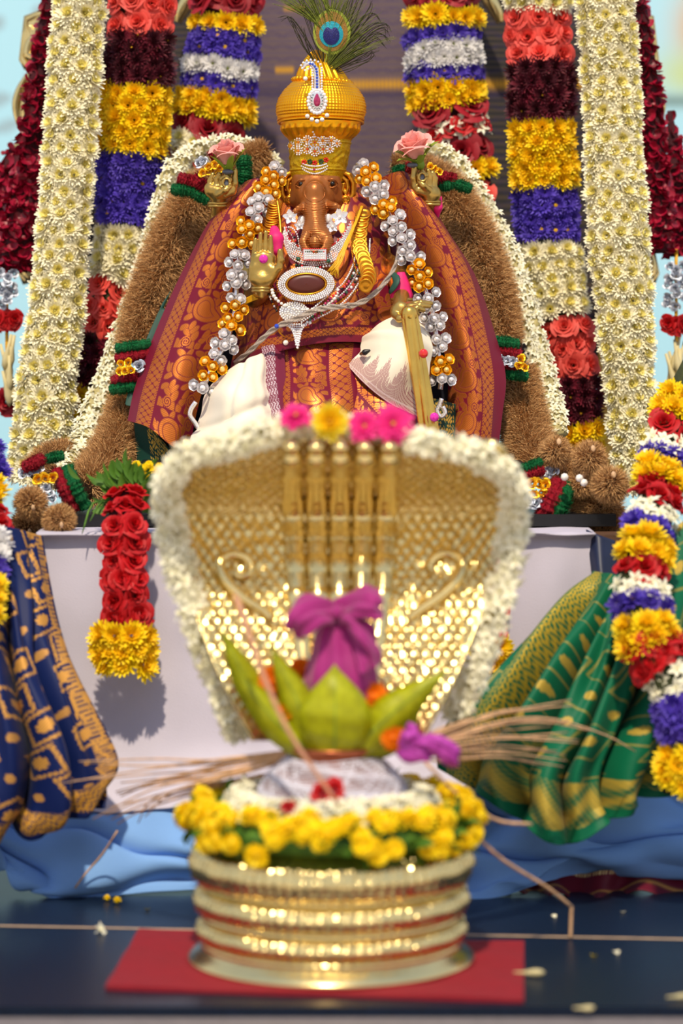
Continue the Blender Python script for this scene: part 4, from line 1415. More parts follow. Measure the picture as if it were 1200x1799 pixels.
hv, hf = head.geo(0.00095, wrinkle)


def hand_blob(kind_):
    b = Blob()
    r = R1
    if kind_ == 'palm':                                     # raised open palm
        d = 4.178
        b.cap(A3(451, 454, d), A3(452, 484, d), 10.5 * r, None, .006).cap(A3(463, 450, d), A3(463, 488, d), 11 * r, None, .006).cap(A3(474, 454, d), A3(473, 484, d), 10.5 * r, None, .006)
        b.ell(A3(462, 488, d), px3(22, 11, 13), .006).cap(A3(447, 470, d - .002), A3(450, 490, d - .002), 9 * r, 10 * r, .006).cap(A3(478, 474, d - .004), A3(474, 488, d - .004), 10 * r, 9 * r, .006)
        for x0, x1, yt in ((446.5, 449, 421), (456, 458, 411), (466, 467, 408), (476, 475.5, 416)):
            b.chain([A3(x0, 452, d), A3((x0 + x1) / 2, (452 + yt) / 2, d - .001), A3(x1, yt, d - .003)], [5.2 * r, 4.6 * r, 3.6 * r], .0012)
        b.chain([A3(480, 482, d - .004), A3(490, 470, d - .008), A3(493, 456, d - .010), A3(492, 441, d - .011)], [9 * r, 7 * r, 6 * r, 4.6 * r], .003)
        b.cap(A3(462, 494, d), A3(461, 512, 4.188), 15 * r, 14 * r, .008)
    elif kind_ == 'left':                                   # raised hand holding a rose, picture left
        d = 4.262
        b.cap(A3(384, 372, 4.28), A3(384, 346, d), 13 * r, 13 * r, .006).cap(A3(372, 336, d), A3(405, 335, d - .006), 12 * r, 11 * r, .006)
        b.cap(A3(368, 330, d), A3(396, 341, d - .012), 9 * r, 8 * r, .005)
        b.chain([A3(406, 336, d - .006), A3(412, 322, d - .010), A3(413, 300, d - .010)], [8 * r, 6 * r, 4.6 * r], .003)
        b.chain([A3(371, 330, d), A3(370, 318, d), A3(374, 307, d - .003)], [6.5 * r, 5.5 * r, 4.5 * r], .002)
        b.chain([A3(381, 327, d - .004), A3(381, 314, d - .005), A3(386, 306, d - .009)], [6 * r, 5 * r, 4 * r], .002)
        b.chain([A3(390, 328, d - .006), A3(390, 314, d - .010), A3(398, 309, d - .016), A3(404, 316, d - .018), A3(402, 328, d - .016)], [5.5 * r, 4.6 * r, 4.2 * r, 4 * r, 4 * r], .0015)
        b.chain([A3(384, 342, d - .012), A3(396, 334, d - .020), A3(404, 328, d - .020)], [7 * r, 5.5 * r, 4.2 * r], .002)
    elif kind_ == 'right':
        d = 4.262
        b.cap(A3(757, 374, 4.28), A3(756, 348, d), 13 * r, 14 * r, .006).cap(A3(734, 330, d - .004), A3(762, 338, d), 11 * r, 12 * r, .006)
        b.cap(A3(736, 334, d - .012), A3(764, 342, d - .004), 8 * r, 10 * r, .005)
        b.chain([A3(730, 326, d - .006), A3(727, 312, d - .010), A3(728, 292, d - .010)], [8 * r, 6 * r, 4.8 * r], .003)
        b.chain([A3(762, 328, d), A3(764, 314, d), A3(760, 304, d - .003)], [6.5 * r, 5.5 * r, 4.4 * r], .002)
        b.chain([A3(754, 326, d - .004), A3(755, 310, d - .005), A3(752, 300, d - .009)], [6 * r, 5 * r, 4 * r], .002)
        b.chain([A3(747, 326, d - .006), A3(748, 308, d - .010), A3(742, 302, d - .016), A3(736, 308, d - .018), A3(737, 320, d - .016)], [5.5 * r, 4.6 * r, 4.2 * r, 4 * r, 4 * r], .0015)
        b.chain([A3(752, 334, d - .012), A3(744, 326, d - .020), A3(738, 320, d - .020)], [7 * r, 5.5 * r, 4.2 * r], .002)
    else:                                                   # hand resting on the mace
        d = 4.165
        b.cap(A3(706, 518, 4.205), A3(703, 540, d), 15 * r, 13 * r, .006).cap(A3(697, 548, d), A3(722, 541, d - .010), 12 * r, 10 * r, .006)
        for i, (y0, y1, xe, dd) in enumerate(((536, 533, 757, -.004), (540, 538, 754, -.013), (545, 545, 744, -.020), (550, 552, 734, -.024))):
            b.chain([A3(718, y0, d + dd), A3((718 + xe) / 2 + 2, y0 - 4, d + dd - .003), A3(xe, y1, d + dd)], [6.4 * r, 5.6 * r, 4 * r], .0012)
        b.chain([A3(694, 552, d - .006), A3(702, 560, d - .018), A3(716, 560, d - .026)], [8 * r, 6.5 * r, 5 * r], .003)
    return b


vs_, fs_, mi_ = [tv, hv], [tf, hf + len(tv)], [np.zeros(len(tf), int), np.ones(len(hf), int)]
off = len(tv) + len(hv)
for kd in ('palm', 'left', 'right', 'mace'):
    v_, f_ = hand_blob(kd).geo(0.0009)
    vs_.append(v_); fs_.append(f_ + off); mi_.append(np.zeros(len(f_), int))
    off += len(v_)
obj('body', np_mesh('body', np.concatenate(vs_), np.concatenate(fs_), ['old_brass', 'copper_skin'], True, np.concatenate(mi_)), idol)

for (x, y, fl_) in ((530, 323, 1), (583, 322, -1)):         # eyes under heavy lids
    mb = MB(); mb.ball(P(x, y, 4.2815 + HDZ), 7.2 * R1, 14, 9)
    eo = obj('eye', mb.mesh('eye', 'copper_skin'), idol)
    mb = MB(); mb.ball(P(x - 1.0 * fl_, y + .6, 4.2776 + HDZ), 4.6 * R1, 10, 7)
    sub('pupil', mb.mesh('pupil', 'dark_eye'), eo)
    for up in (1, -1):
        mb = MB()
        mb.tube(path3([(x - 11, y + 2, 4.284 + HDZ), (x - 6, y - 5.6 * up, 4.2765 + HDZ), (x, y - 7.6 * up, 4.2748 + HDZ), (x + 6, y - 5.6 * up, 4.2765 + HDZ), (x + 11, y + 2, 4.284 + HDZ)], 14), [.0006] + [.0013] * 12 + [.0006], 6)
        sub('eyelid', mb.mesh('eyelid', 'copper_skin'), eo)
mb = MB()                                                   # raised outline of the brow boss
ring = [(553 + 17.5 * math.cos(a) * (1 + .12 * math.sin(a)), 337 + 18 * math.sin(a)) for a in np.linspace(0, 2 * PI, 41)[:-1]]


def head_d(px, py):
    x_, z_ = P(px, py, 4.25).x, P(px, py, 4.25).z
    ds = np.arange(4.17, 4.31, .0006)
    v_ = head.fn(np.full(len(ds), x_) * ds / 4.25, ds, CZ + (z_ - CZ) * ds / 4.25)
    k_ = np.argmax(v_ < 0)
    return float(ds[k_])


pts = [P(x, y, head_d(x, y) - .0004) for x, y in ring]
mb.tube(pts + [pts[0]], .0008, 6)
obj('brow_ridge', mb.mesh('brow_ridge', 'copper_skin'), idol)
for k_, yy in enumerate((360, 364.5, 369)):
    mb = MB()
    L = [(x, yy - ((x - 553) / 18.0) ** 2 * 5) for x in np.linspace(536, 571, 15)]
    mb.tube([P(x, y, head_d(x, y) - .0002) for x, y in L], .0007, 5)
    obj('trunk_ridge', mb.mesh('trunk_ridge', 'copper_skin'), idol)

for sg in (0, 1):                                           # gilded ears
    fx = (lambda x: x) if sg == 0 else (lambda x: 1116 - x)
    b = Blob()
    b.ell(A3(fx(506), 330, 4.312), px3(14, 9, 30), .004)
    L = [(515, 302), (502, 308), (495, 322), (496, 340), (503, 354), (513, 358), (520, 350)]
    b.chain([A3(fx(x), y, 4.300) for x, y in L], [4.5 * R1, 5 * R1, 5.5 * R1, 5.5 * R1, 5.5 * R1, 5 * R1, 4 * R1], .0015)
    L = [(514, 312), (507, 318), (505, 330), (509, 340), (514, 334), (513, 324)]
    b.chain([A3(fx(x), y, 4.296) for x, y in L], [3.6 * R1] * 6, .0012)
    b.ell(A3(fx(509), 351, 4.292), px3(9, 5, 9), .0012)
    eo = obj('ear', b.mesh('ear', 'gold', 0.0009), idol)
    mb = MB()
    mb.tube([P(fx(509) + 5 * math.cos(a), 351 + 5 * math.sin(a), 4.2865) for a in np.linspace(0, 2 * PI, 17)], .0009, 6)
    sub('ear_stud', mb.mesh('ear_stud', 'gold'), eo)
for (x, y, d, r) in ((384, 357, 4.272, 17), (756, 354, 4.268, 17), (461, 506, 4.183, 17), (706, 526, 4.192, 17)):
    for q in range(2):
        mb = MB()
        mb.tube([P(x + r * math.cos(a), y + q * 5, d + r * R1 * math.sin(a)) for a in np.linspace(0, 2 * PI, 25)], .0026, 7)
        obj('bangle', mb.mesh('bangle', 'old_brass'), idol)
mb = MB()
mb.ball(P(463, 455, 4.1665), 8 * R1, 12, 7, 0, (1, .55, 1))
po = obj('palm_gem', mb.mesh('palm_gem', 'magenta_gem'), idol, label='round magenta gem on the raised palm')
for (x, y) in ((398, 321), (742, 311)):                     # hollow flower sockets in the fists
    mb = MB()
    mb.tube([P(x + 6.5 * math.cos(a), y + 7.5 * math.sin(a), 4.240) for a in np.linspace(0, 2 * PI, 21)], .0022, 7)
    so = obj('flower_socket', mb.mesh('flower_socket', 'old_brass'), idol)
    mb = MB(); mb.ball(P(x, y, 4.243), 6.4 * R1, 12, 6, 0, (1, .3, 1.15))
    sub('socket_hollow', mb.mesh('socket_hollow', 'lead_grey'), so)

# ---------------------------------------------------------------- gold crown
crown = thing('crown', 'tall golden turban crown with woven dome on the elephant head', 'crown', tuple(P(558, 316, 4.30)))
CP = [(318, 46, 557.5), (311, 47, 557.6), (300, 49.5, 558.5), (280, 51.5, 560), (262, 53.5, 561.5), (250, 54, 562.5), (244, 56, 562.5), (236, 61, 563), (228, 66, 563), (218, 70, 563.5), (210, 75, 563.5),
      (198, 79, 564), (186, 79, 564.2), (172, 75, 564.6), (158, 66, 565), (147, 55, 565.5), (142, 50, 566)]
_cy = np.array([-a[0] for a in CP])
c_hw = lambda py: np.interp(-py, _cy, [a[1] for a in CP])
c_cx = lambda py: np.interp(-py, _cy, [a[2] for a in CP])
CD = 4.308


def crown_d(px, py):
    rr = c_hw(py) * CD / F
    dx = (px - c_cx(py)) * CD / F
    return CD - math.sqrt(max(rr * rr - dx * dx, (rr * .2) ** 2))


def crown_shell(name, ys, n, m_, disp=None, extra=0.0, prof=None):
    mb_ = MB()
    rows = []
    for i, y in enumerate(ys):
        c = P(c_cx(y), y, CD)
        hw_ = (prof(y) if prof else c_hw(y)) * CD / F + extra
        rows.append([(c.x + (hw_ + (disp(a, y) if disp else 0)) * math.cos(a), c.y + (hw_ + (disp(a, y) if disp else 0)) * math.sin(a), c.z) for a in (2 * PI * j / n for j in range(n))])
    mb_.grid(rows, 0, True)
    return obj(name, mb_.mesh(name, m_), crown)


crown_shell('dome', np.linspace(214, 141, 110), 600, 'crown_gold', lambda a, y: .0007 * math.cos(42 * a + y * .62) * math.cos(42 * a - y * .62))
crown_shell('brow_band', np.linspace(320, 247, 74), 240, 'band_gold',
            lambda a, y: .0010 * math.sin(9 * a + 2.5 * math.sin(y * .16)) * math.cos(y * .22 + 2.2 * math.sin(7 * a)) * (258 < y < 296) + .0012 * (abs(y - 300) < 1.6) + .0012 * (abs(y - 252) < 2) + .0006 * (y > 303))
crown_shell('pleated_roll', np.linspace(247, 216, 32), 260, 'crown_gold',
            lambda a, y: .0030 * math.sin(PI * np.clip((247 - y) / 31, 0, 1)) + .0016 * math.cos(26 * a + .05 * y) * math.sin(PI * np.clip((244 - y) / 24, 0, 1)))
for k_, (y, ex) in enumerate(((216, .003), (211, .0008))):
    mb = MB()
    c = P(c_cx(y), y, CD); hw_ = c_hw(y) * CD / F + ex
    mb.tube([(c.x + hw_ * math.cos(a), c.y + hw_ * math.sin(a), c.z + .006 * (-math.sin(a)) * .5) for a in np.linspace(0, 2 * PI, 65)], .0018, 7)
    obj('roll_cord', mb.mesh('roll_cord', 'crown_gold'), crown)
mb = MB()                                                   # beaded ring and fluted cone on top
c = P(566, 143, CD)
for j in range(34):
    a = 2 * PI * j / 34
    mb.ball((c.x + 51 * R1 * math.cos(a), c.y + 51 * R1 * math.sin(a), c.z - .003 * math.cos(a)), .0046, 8, 5, 0, (1, 1, .8))
obj('bead_ring', mb.mesh('bead_ring', 'crown_gold'), crown)
mb = MB()
rows = []
for y, r in ((143, 47), (136, 45), (128, 41), (120, 36), (112, 30), (104, 23), (97, 16), (91, 9), (88, 3)):
    c = P(566 - (143 - y) * .18, y, CD)
    rows.append([(c.x + (r * R1 + .0016 * math.cos(22 * a)) * math.cos(a), c.y + (r * R1 + .0016 * math.cos(22 * a)) * math.sin(a), c.z) for a in (2 * PI * j / 132 for j in range(132))])
mb.grid(rows, 0, True)
obj('finial', mb.mesh('finial', 'crown_gold'), crown)
for (x, y, mm) in ((534, 285, 'red_gem'), (544, 284, 'green_gem'), (553, 286, 'red_gem'), (564, 284, 'green_gem'), (573, 281, 'red_gem')):
    for q in range(5):
        mb = MB(); mb.ball((0, 0, 0), 1, 6, 4)
        xx, yy = x + 3 * math.cos(q * 1.257), y + 3 * math.sin(q * 1.257)
        obj('band_gem', mb.mesh('band_gem', mm), crown, mw=align(P(xx, yy, crown_d(xx, yy) - .0016), (0, -1, 0), 2.2 * R1))


def stones(name, lst, root, m_, r, dfun, flat=.7):
    mb_ = MB(); mb_.ball((0, 0, 0), 1, 7, 4, 0, (1, 1, flat))
    me = mb_.mesh(name, m_)
    for (x, y) in lst:
        obj(name, me, root, mw=align(P(x, y, dfun(x, y)), (0, -1, .1), r * R1, 0))


fm = thing('forehead_mark', 'three lined white stone mark with a red dot at the crown rim', 'ornament', tuple(P(552, 300, 4.25)))
cdm = lambda x, y: crown_d(x, y) - .0022
for y0, x0, x1, yb in ((291, 533, 573, 2), (297, 530, 575, 3), (304, 532, 574, 4)):
    n_ = 15
    stones('white_stone', [(x0 + (x1 - x0) * i / (n_ - 1), y0 - yb * 2 * ((2 * i / (n_ - 1) - 1) ** 2) + 1) for i in range(n_)], fm, 'diamond', 1.7, cdm)
stones('red_stone', [(552, 298)], fm, 'ruby', 2.6, lambda x, y: crown_d(x, y) - .004)
br = thing('crown_brooch', 'wide scalloped white stone brooch with orange gems on the crown band', 'brooch', tuple(P(554, 270, 4.25)))
b = Blob()
cl = [(512, 256, 7), (524, 250, 8), (524, 265, 8), (540, 246, 8), (540, 262, 9), (553, 250, 11), (553, 266, 9), (567, 247, 8), (568, 262, 9), (582, 247, 8), (580, 262, 7), (592, 252, 7)]
for x, y, r in cl:
    b.ell(A3(x, y, crown_d(x, y) - .001), px3(r, 2.4, r), .0015)
obj('back_plate', b.mesh('back_plate', 'gold', .0012), br)
cdb = lambda x, y: crown_d(x, y) - .0045
for x, y, r in cl:
    stones('white_stone', [(x + (r - 1) * math.cos(a), y + (r - 1) * math.sin(a)) for a in np.arange(0, 2 * PI, 2 * PI / max(8, int(r * 1.25)))], br, 'diamond', 1.75, cdb)
    stones('orange_stone', [(x, y)], br, 'red_gem' if r > 8 else 'orange_petal', 1.9, lambda x, y: cdb(x, y) - .001)
    stones('white_stone', [(x + (r * .5) * math.cos(a), y + (r * .5) * math.sin(a)) for a in np.arange(0, 2 * PI, PI / 3)], br, 'diamond', 1.6, cdb)
stones('white_stone', [(552, 240), (552, 236), (550, 232)], br, 'diamond', 1.8, cdb)

pin = thing('turban_pin', 'curved white stone turban pin with magenta drop and blue stones on the crown dome', 'brooch', tuple(P(557, 200, 4.22)))
pd = lambda x, y: crown_d(557, max(y, 160)) - .009 + max(0, 150 - y) * .0001
b = Blob()
b.ell(A3(557, 178, pd(0, 178) + .004), px3(14, 2.6, 19), .002)
b.chain([A3(x, y, pd(x, y) + .003) for x, y in ((557, 160), (557, 140), (555, 122), (548, 112), (538, 112), (533, 119))], [6 * R1, 5 * R1, 5 * R1, 4.5 * R1, 4 * R1, 2.5 * R1], .002)
obj('setting', b.mesh('setting', 'silver_foil', .0012), pin)
stones('blue_stone', [(557, 153), (557, 147.5), (557, 142), (557, 136.5), (557, 131), (556.5, 126), (555.5, 121), (553, 116.5), (549, 113), (544.5, 112)], pin, 'blue_gem', 2.5, lambda x, y: pd(x, y) - .0035)
side_l = [(549 - .4 * (i % 2), 156 - i * 4.6) for i in range(8)] + [(546, 119), (541, 121), (536, 123.5), (531, 120), (529, 115), (533, 110), (539, 106.5)]
side_r = [(565 + .4 * (i % 2), 156 - i * 4.6) for i in range(9)] + [(563, 113), (559, 108.5), (553, 106), (546, 105)]
stones('white_stone', side_l + side_r, pin, 'diamond', 2.3, lambda x, y: pd(x, y) - .002)
stones('white_stone', [(557 + 15.5 * math.cos(a), 178 + 20.5 * math.sin(a)) for a in np.arange(0, 2 * PI, PI / 10)], pin, 'diamond', 3.6, lambda x, y: pd(x, y) - .002)
stones('green_stone', [(557 + 10 * math.cos(a), 177 + 14.5 * math.sin(a)) for a in np.arange(0, 2 * PI, PI / 8)], pin, 'green_gem', 1.3, lambda x, y: pd(x, y) - .0025)
mb = MB()
mb.grid([[P(557 + s_ * 7.5 * math.sin(t) * (0.25 + .75 * (1 - math.cos(t)) / 2) ** .6, 164 + 11.5 * (1 - math.cos(t)), pd(557, 176) - .0015 - .004 * math.sin(t) * (1 - abs(s_) ** 2)) for s_ in np.linspace(-1, 1, 9)] for t in np.linspace(0.05, PI, 12)])
obj('magenta_drop', mb.mesh('magenta_drop', 'ruby'), pin)
for x, y in ((540, 204), (548, 209.5), (557, 213), (566, 210), (574.5, 202.5), (536.5, 138)):
    obj('pearl', MS_PEARL, pin, mw=align(P(x, y, pd(557, 200) - .002), (0, -1, 0), 4.2 * R1, 0))

# ---------------------------------------------------------------- peacock feather
pf = thing('peacock_feather', 'peacock feather standing behind the golden crown', 'feather', tuple(P(572, 118, 4.30)))
fd = 4.285
mb = MB(); mb.tube(path3([(566, 150, 4.30), (570, 120, fd), (577, 80, fd), (582, 20, fd + .004), (586, -60, fd + .01)], 20), [.0016] * 12 + [.0008] * 8, 6)
obj('shaft', mb.mesh('shaft', 'feather_lime'), pf)
for k_, (cx_, cy_, rx, ry, mm) in enumerate(((583, 56, 33, 40, 'feather_lime'), (583, 55, 28, 35, 'feather_bronze'), (582, 60, 21, 23, 'feather_teal'), (582, 62, 14.5, 17, 'feather_blue'))):
    mb = MB()
    rows = []
    for t in np.linspace(0.02, 1, 6):
        rows.append([P(cx_ + rx * t * math.cos(a) * (1 + (.10 * math.sin(a) if k_ == 1 else 0)), cy_ + ry * t * math.sin(a) * (1 - (.35 * math.exp(-((a - 1.5 * PI) / .35) ** 2) if k_ == 3 else 0)) , fd - .004 - .0012 * k_ + .001 * t * t) for a in np.linspace(0, 2 * PI, 33)[:-1]])
    mb.grid(rows, 0, True)
    obj(('rim_eye', 'bronze_eye', 'teal_eye', 'blue_eye')[k_], mb.mesh('feather_eye', mm), pf)


def barbs(name, n, a0, a1, base_y, L0, L1, m_, curl, wd=.00055, dj=.01):
    mb_ = MB()
    for i in range(n):
        t = i / (n - 1)
        a = a0 + (a1 - a0) * t + random.uniform(-.03, .03)
        yb = base_y[0] + (base_y[1] - base_y[0]) * t
        xb = 571 + (145 - yb) * .12
        L = random.uniform(L0, L1)
        p = []
        for s_ in np.linspace(0, 1, 7):
            aa = a - curl * s_ * s_ * (1 if a < PI / 2 else -1)
            p.append((xb + L * s_ * math.cos(a + (aa - a) * .6), yb - L * s_ * math.sin(a + (aa - a) * .6)))
        d = fd + random.uniform(-dj, dj) * .6
        P_ = [P(x, y, d) for x, y in p]
        ws = [wd * (.5 + .7 * math.sin(PI * min(1, s_ * .9 + .1))) for s_ in np.linspace(0, 1, 7)]
        mb_.tube(P_, ws, 3, cap=False)
    obj(name, mb_.mesh(name, m_), pf, kind='stuff')


barbs('barbs', 230, PI * .18, PI * .80, (132, 60), 80, 140, 'feather_green', .22, .00042)
barbs('barbs', 90, PI * .30, PI * .70, (120, 20), 70, 110, 'feather_green', .1, .00042)
mb = MB()                                                   # long loose side barbs with hooked tips
for (xb, yb, pts_) in ((574, 118, [(610, 70), (640, 30), (655, 20), (666, 34)]), (574, 120, [(615, 75), (650, 42), (672, 38), (682, 48)]), (575, 122, [(620, 85), (655, 52), (674, 46), (678, 58)]), (574, 124, [(620, 90), (650, 60), (672, 58), (680, 70)]),
                       (573, 128, [(615, 100), (645, 70), (664, 66), (672, 78)]), (573, 130, [(612, 105), (640, 92), (662, 82)]), (572, 132, [(610, 112), (640, 98), (652, 88), (654, 96)]), (572, 134, [(605, 118), (636, 104), (650, 98)]),
                       (570, 122, [(545, 80), (520, 40), (506, 26), (490, 30)]), (569, 124, [(540, 90), (522, 60), (510, 36), (500, 28)]), (569, 118, [(546, 60), (530, 10), (520, -30)]), (570, 116, [(556, 50), (546, 0), (540, -40)]),
                       (576, 110, [(600, 40), (615, -10), (622, -50)]), (576, 112, [(608, 50), (630, 0), (640, -30)]), (577, 116, [(618, 56), (642, 18), (650, 0)]), (568, 126, [(548, 100), (536, 70), (528, 46)])):
    for q in range(4):
        j = lambda s: random.uniform(-s, s)
        mb.tube(path3([(xb, yb, fd)] + [(x + j(3) + 2 * q, y + j(3) + 2 * q, fd + j(.004)) for x, y in pts_], 12), [.0006] * 9 + [.0005, .0004, .0003], 3, cap=False)
obj('side_barbs', mb.mesh('side_barbs', 'feather_dark'), pf, kind='stuff')


# ---------------------------------------------------------------- brocade clothes of the idol
def band_cols(edges, s, t01, wm, base=MAROON):
    """edges: (v0, v1, kind) across the cloth; wm = local width in metres"""
    L = []
    for v0, v1, kd in edges:
        w_ = wm * (v1 - v0)
        w_ = np.where(w_ < 1e-5, 1e-5, w_)
        t = (t01 - v0) * wm
        inb = (t01 >= v0) & (t01 < v1)
        wr = float(np.median(w_))
        if kd == 'p':
            g = paisley_band(s, t / w_ * wr, wr)
        elif kd == 'P':
            g = paisley_band(s, t / w_ * wr, wr, 0.9, -1)
        elif kd == 'l':
            g = lattice_band(s, t / w_ * wr, wr)
        else:
            g = np.zeros(s.shape)
        L.append((g * inb, ZGOLD, 1.0))
    return paint(np.array(base), L)


def wid(T):
    return np.maximum(T[:, -1:], 1e-4) * np.ones_like(T)


def fold_noise(a, ku, kv, ph=0.0):
    return lambda U, V, S_, T: a * np.sin(kv * V + 1.5 * np.sin(ku * U) + ph) + a * .5 * np.sin(kv * 2.3 * V - ku * 1.7 * U + 1 + ph)


g = [[(428, 324, 4.30), (444, 316, 4.275), (460, 316, 4.272), (478, 326, 4.30)],
     [(376, 380, 4.285), (400, 370, 4.255), (425, 370, 4.252), (452, 380, 4.28)],
     [(326, 470, 4.28), (355, 468, 4.245), (385, 470, 4.24), (414, 472, 4.27)],
     [(272, 590, 4.27), (310, 586, 4.235), (350, 588, 4.23), (398, 590, 4.255)],
     [(236, 682, 4.25), (278, 682, 4.215), (315, 688, 4.21), (356, 690, 4.235)],
     [(222, 738, 4.235), (262, 752, 4.20), (298, 782, 4.195), (330, 806, 4.215)]]
dl = patch('brocade_drape', g, 420, 170, 'zari', None,
           lambda U, V, S_, T: band_cols([(0, .13, '0'), (.13, .34, 'l'), (.375, 1.0, 'p')], S_, V, wid(T)), fold_noise(.0022, 5, 5),
           label='maroon and gold paisley brocade hanging from the raised hand at the left', cat='sari cloth')
g = [[(662, 316, 4.30), (695, 302, 4.272), (720, 304, 4.272), (744, 332, 4.295)],
     [(684, 370, 4.285), (715, 355, 4.25), (745, 358, 4.25), (774, 392, 4.28)],
     [(724, 450, 4.28), (760, 440, 4.24), (795, 446, 4.24), (832, 482, 4.27)],
     [(768, 560, 4.27), (800, 555, 4.225), (830, 560, 4.225), (868, 590, 4.26)],
     [(788, 650, 4.25), (820, 650, 4.21), (850, 654, 4.21), (888, 662, 4.24)],
     [(788, 720, 4.235), (822, 720, 4.20), (852, 722, 4.20), (884, 728, 4.225)],
     [(778, 800, 4.225), (815, 806, 4.19), (845, 806, 4.19), (874, 806, 4.21)]]
patch('brocade_drape', g, 430, 170, 'zari', None,
      lambda U, V, S_, T: band_cols([(0.0, .60, 'P'), (.625, .84, 'l'), (.84, 1.0, '0')], S_, V, wid(T)), fold_noise(.0026, 6, 5, 2),
      label='maroon and gold paisley brocade hanging from the raised hand at the right', cat='sari cloth')
# green under cloth at the left drape
patch('green_lining', [[(300, 510, 4.30), (285, 540, 4.295), (320, 545, 4.295)], [(262, 600, 4.29), (250, 620, 4.275), (290, 620, 4.28)], [(240, 660, 4.275), (228, 690, 4.26), (270, 690, 4.26)], [(232, 690, 4.265), (222, 712, 4.255), (262, 712, 4.25)]],
      50, 30, 'green_lining', None, None, None, label='strip of dark green lining behind the left brocade edge', cat='sari cloth')


def green_zari(U, V, S_, T):
    return paint(np.array(C(20, 62, 52)), [(((np.sin(S_ * 620 + 3 * np.sin(T * 300)) * np.sin(T * 640 + 2 * np.sin(S_ * 260))) > .12) * ((V > .28) & (V < .96)), C(204, 168, 70), 0.8)])


patch('green_brocade', [[(236, 742, 4.255), (262, 748, 4.225), (300, 790, 4.225), (334, 812, 4.23)], [(240, 790, 4.25), (270, 800, 4.23), (305, 830, 4.225), (336, 850, 4.23)], [(246, 850, 4.24), (270, 860, 4.23), (305, 880, 4.22), (336, 890, 4.23)]],
      120, 110, 'zari_soft', None, green_zari, None, label='green and gold brocade below the left maroon drape', cat='sari cloth')
patch('green_brocade', [[(700, 700, 4.20), (760, 700, 4.19), (800, 710, 4.215)], [(700, 760, 4.19), (760, 760, 4.18), (800, 770, 4.205)], [(700, 820, 4.18), (760, 820, 4.17), (800, 820, 4.19)]],
      110, 110, 'zari_soft', None, green_zari, None, label='dark green and gold brocade behind the lower end of the mace', cat='sari cloth')
# chest
g = [[(424, 345, 4.345), (490, 322, 4.315), (556, 340, 4.30), (630, 322, 4.315), (702, 345, 4.345)],
     [(420, 430, 4.33), (480, 420, 4.275), (556, 425, 4.255), (640, 420, 4.27), (722, 440, 4.325)],
     [(416, 510, 4.32), (475, 500, 4.245), (556, 500, 4.215), (650, 500, 4.24), (748, 520, 4.315)],
     [(412, 590, 4.31), (470, 575, 4.225), (550, 560, 4.19), (650, 556, 4.21), (770, 580, 4.30)],
     [(408, 650, 4.295), (462, 626, 4.215), (545, 605, 4.185), (640, 602, 4.205), (770, 620, 4.29)]]


def chest_col(U, V, S_, T):
    # bands run across the body: use distance from the hem
    hemd = (1 - U) * S_[-1, 0]
    L = [(lattice_band(T, hemd - .019, .020), ZGOLD, 1.0),
         (paisley_band(T + .01, np.clip(hemd - .045, 0, .075), .075) * (hemd > .045) * (hemd < .12), ZGOLD, 1.0),
         (paisley_band(T + .03, np.clip(hemd - .125, 0, .075), .075, 1.25, -1) * (hemd > .125) * (hemd < .2), ZGOLD, 1.0),
         (paisley_band(T + .05, np.clip(hemd - .205, 0, .075), .075) * (hemd > .205) * (hemd < .28), ZGOLD, 1.0)]
    return paint(np.array(MAROON), L)


patch('brocade_blouse', g, 330, 360, 'zari', None, chest_col, fold_noise(.0022, 7, 9), label='maroon and gold brocade wrapped around the chest of the idol', cat='sari cloth')
# pleated front panel between the knees
g = [[(470, 622, 4.225), (520, 607, 4.205), (580, 603, 4.20), (660, 606, 4.22)],
     [(474, 662, 4.20), (525, 660, 4.165), (580, 660, 4.16), (648, 650, 4.19)],
     [(474, 700, 4.175), (525, 705, 4.13), (585, 705, 4.125), (650, 700, 4.16)],
     [(470, 790, 4.14), (525, 790, 4.10), (590, 790, 4.10), (650, 790, 4.13)]]
patch('brocade_skirt', g, 230, 250, 'zari', None,
      lambda U, V, S_, T: band_cols([(0, .10, '0'), (.10, .24, 'l'), (.27, .63, 'p'), (.66, .84, 'l'), (.84, 1, '0')], S_, V, wid(T)),
      lambda U, V, S_, T: .004 * np.abs(np.sin(V * 9 + .4)) - .002, label='pleated brocade panel hanging between the knees of the idol', cat='sari cloth')
g = [[(668, 606, 4.20), (640, 640, 4.185), (612, 672, 4.165), (592, 712, 4.14)],
     [(706, 664, 4.17), (680, 690, 4.15), (655, 716, 4.13), (630, 760, 4.11)],
     [(752, 728, 4.165), (728, 748, 4.14), (704, 772, 4.12), (680, 812, 4.10)]]
patch('brocade_fold', g, 190, 170, 'zari', None,
      lambda U, V, S_, T: band_cols([(0, .38, '0'), (.38, .66, 'l'), (.70, 1.0, 'p')], S_, V, wid(T)), fold_noise(.002, 4, 5), label='brocade sash slanting down beside the right knee of the idol', cat='sari cloth')
patch('navy_cloth', [[(380, 560, 4.335), (600, 560, 4.335), (810, 560, 4.335)], [(300, 690, 4.32), (600, 700, 4.33), (840, 700, 4.325)], [(262, 780, 4.31), (600, 800, 4.33), (850, 800, 4.32)], [(262, 900, 4.30), (600, 900, 4.33), (850, 900, 4.31)]], 30, 40, mat('navy_cotton', C(16, 20, 40), .7, 0, .2, 40), None, None, None, label='dark navy cloth glimpsed behind the waist and mace of the idol', cat='cloth')
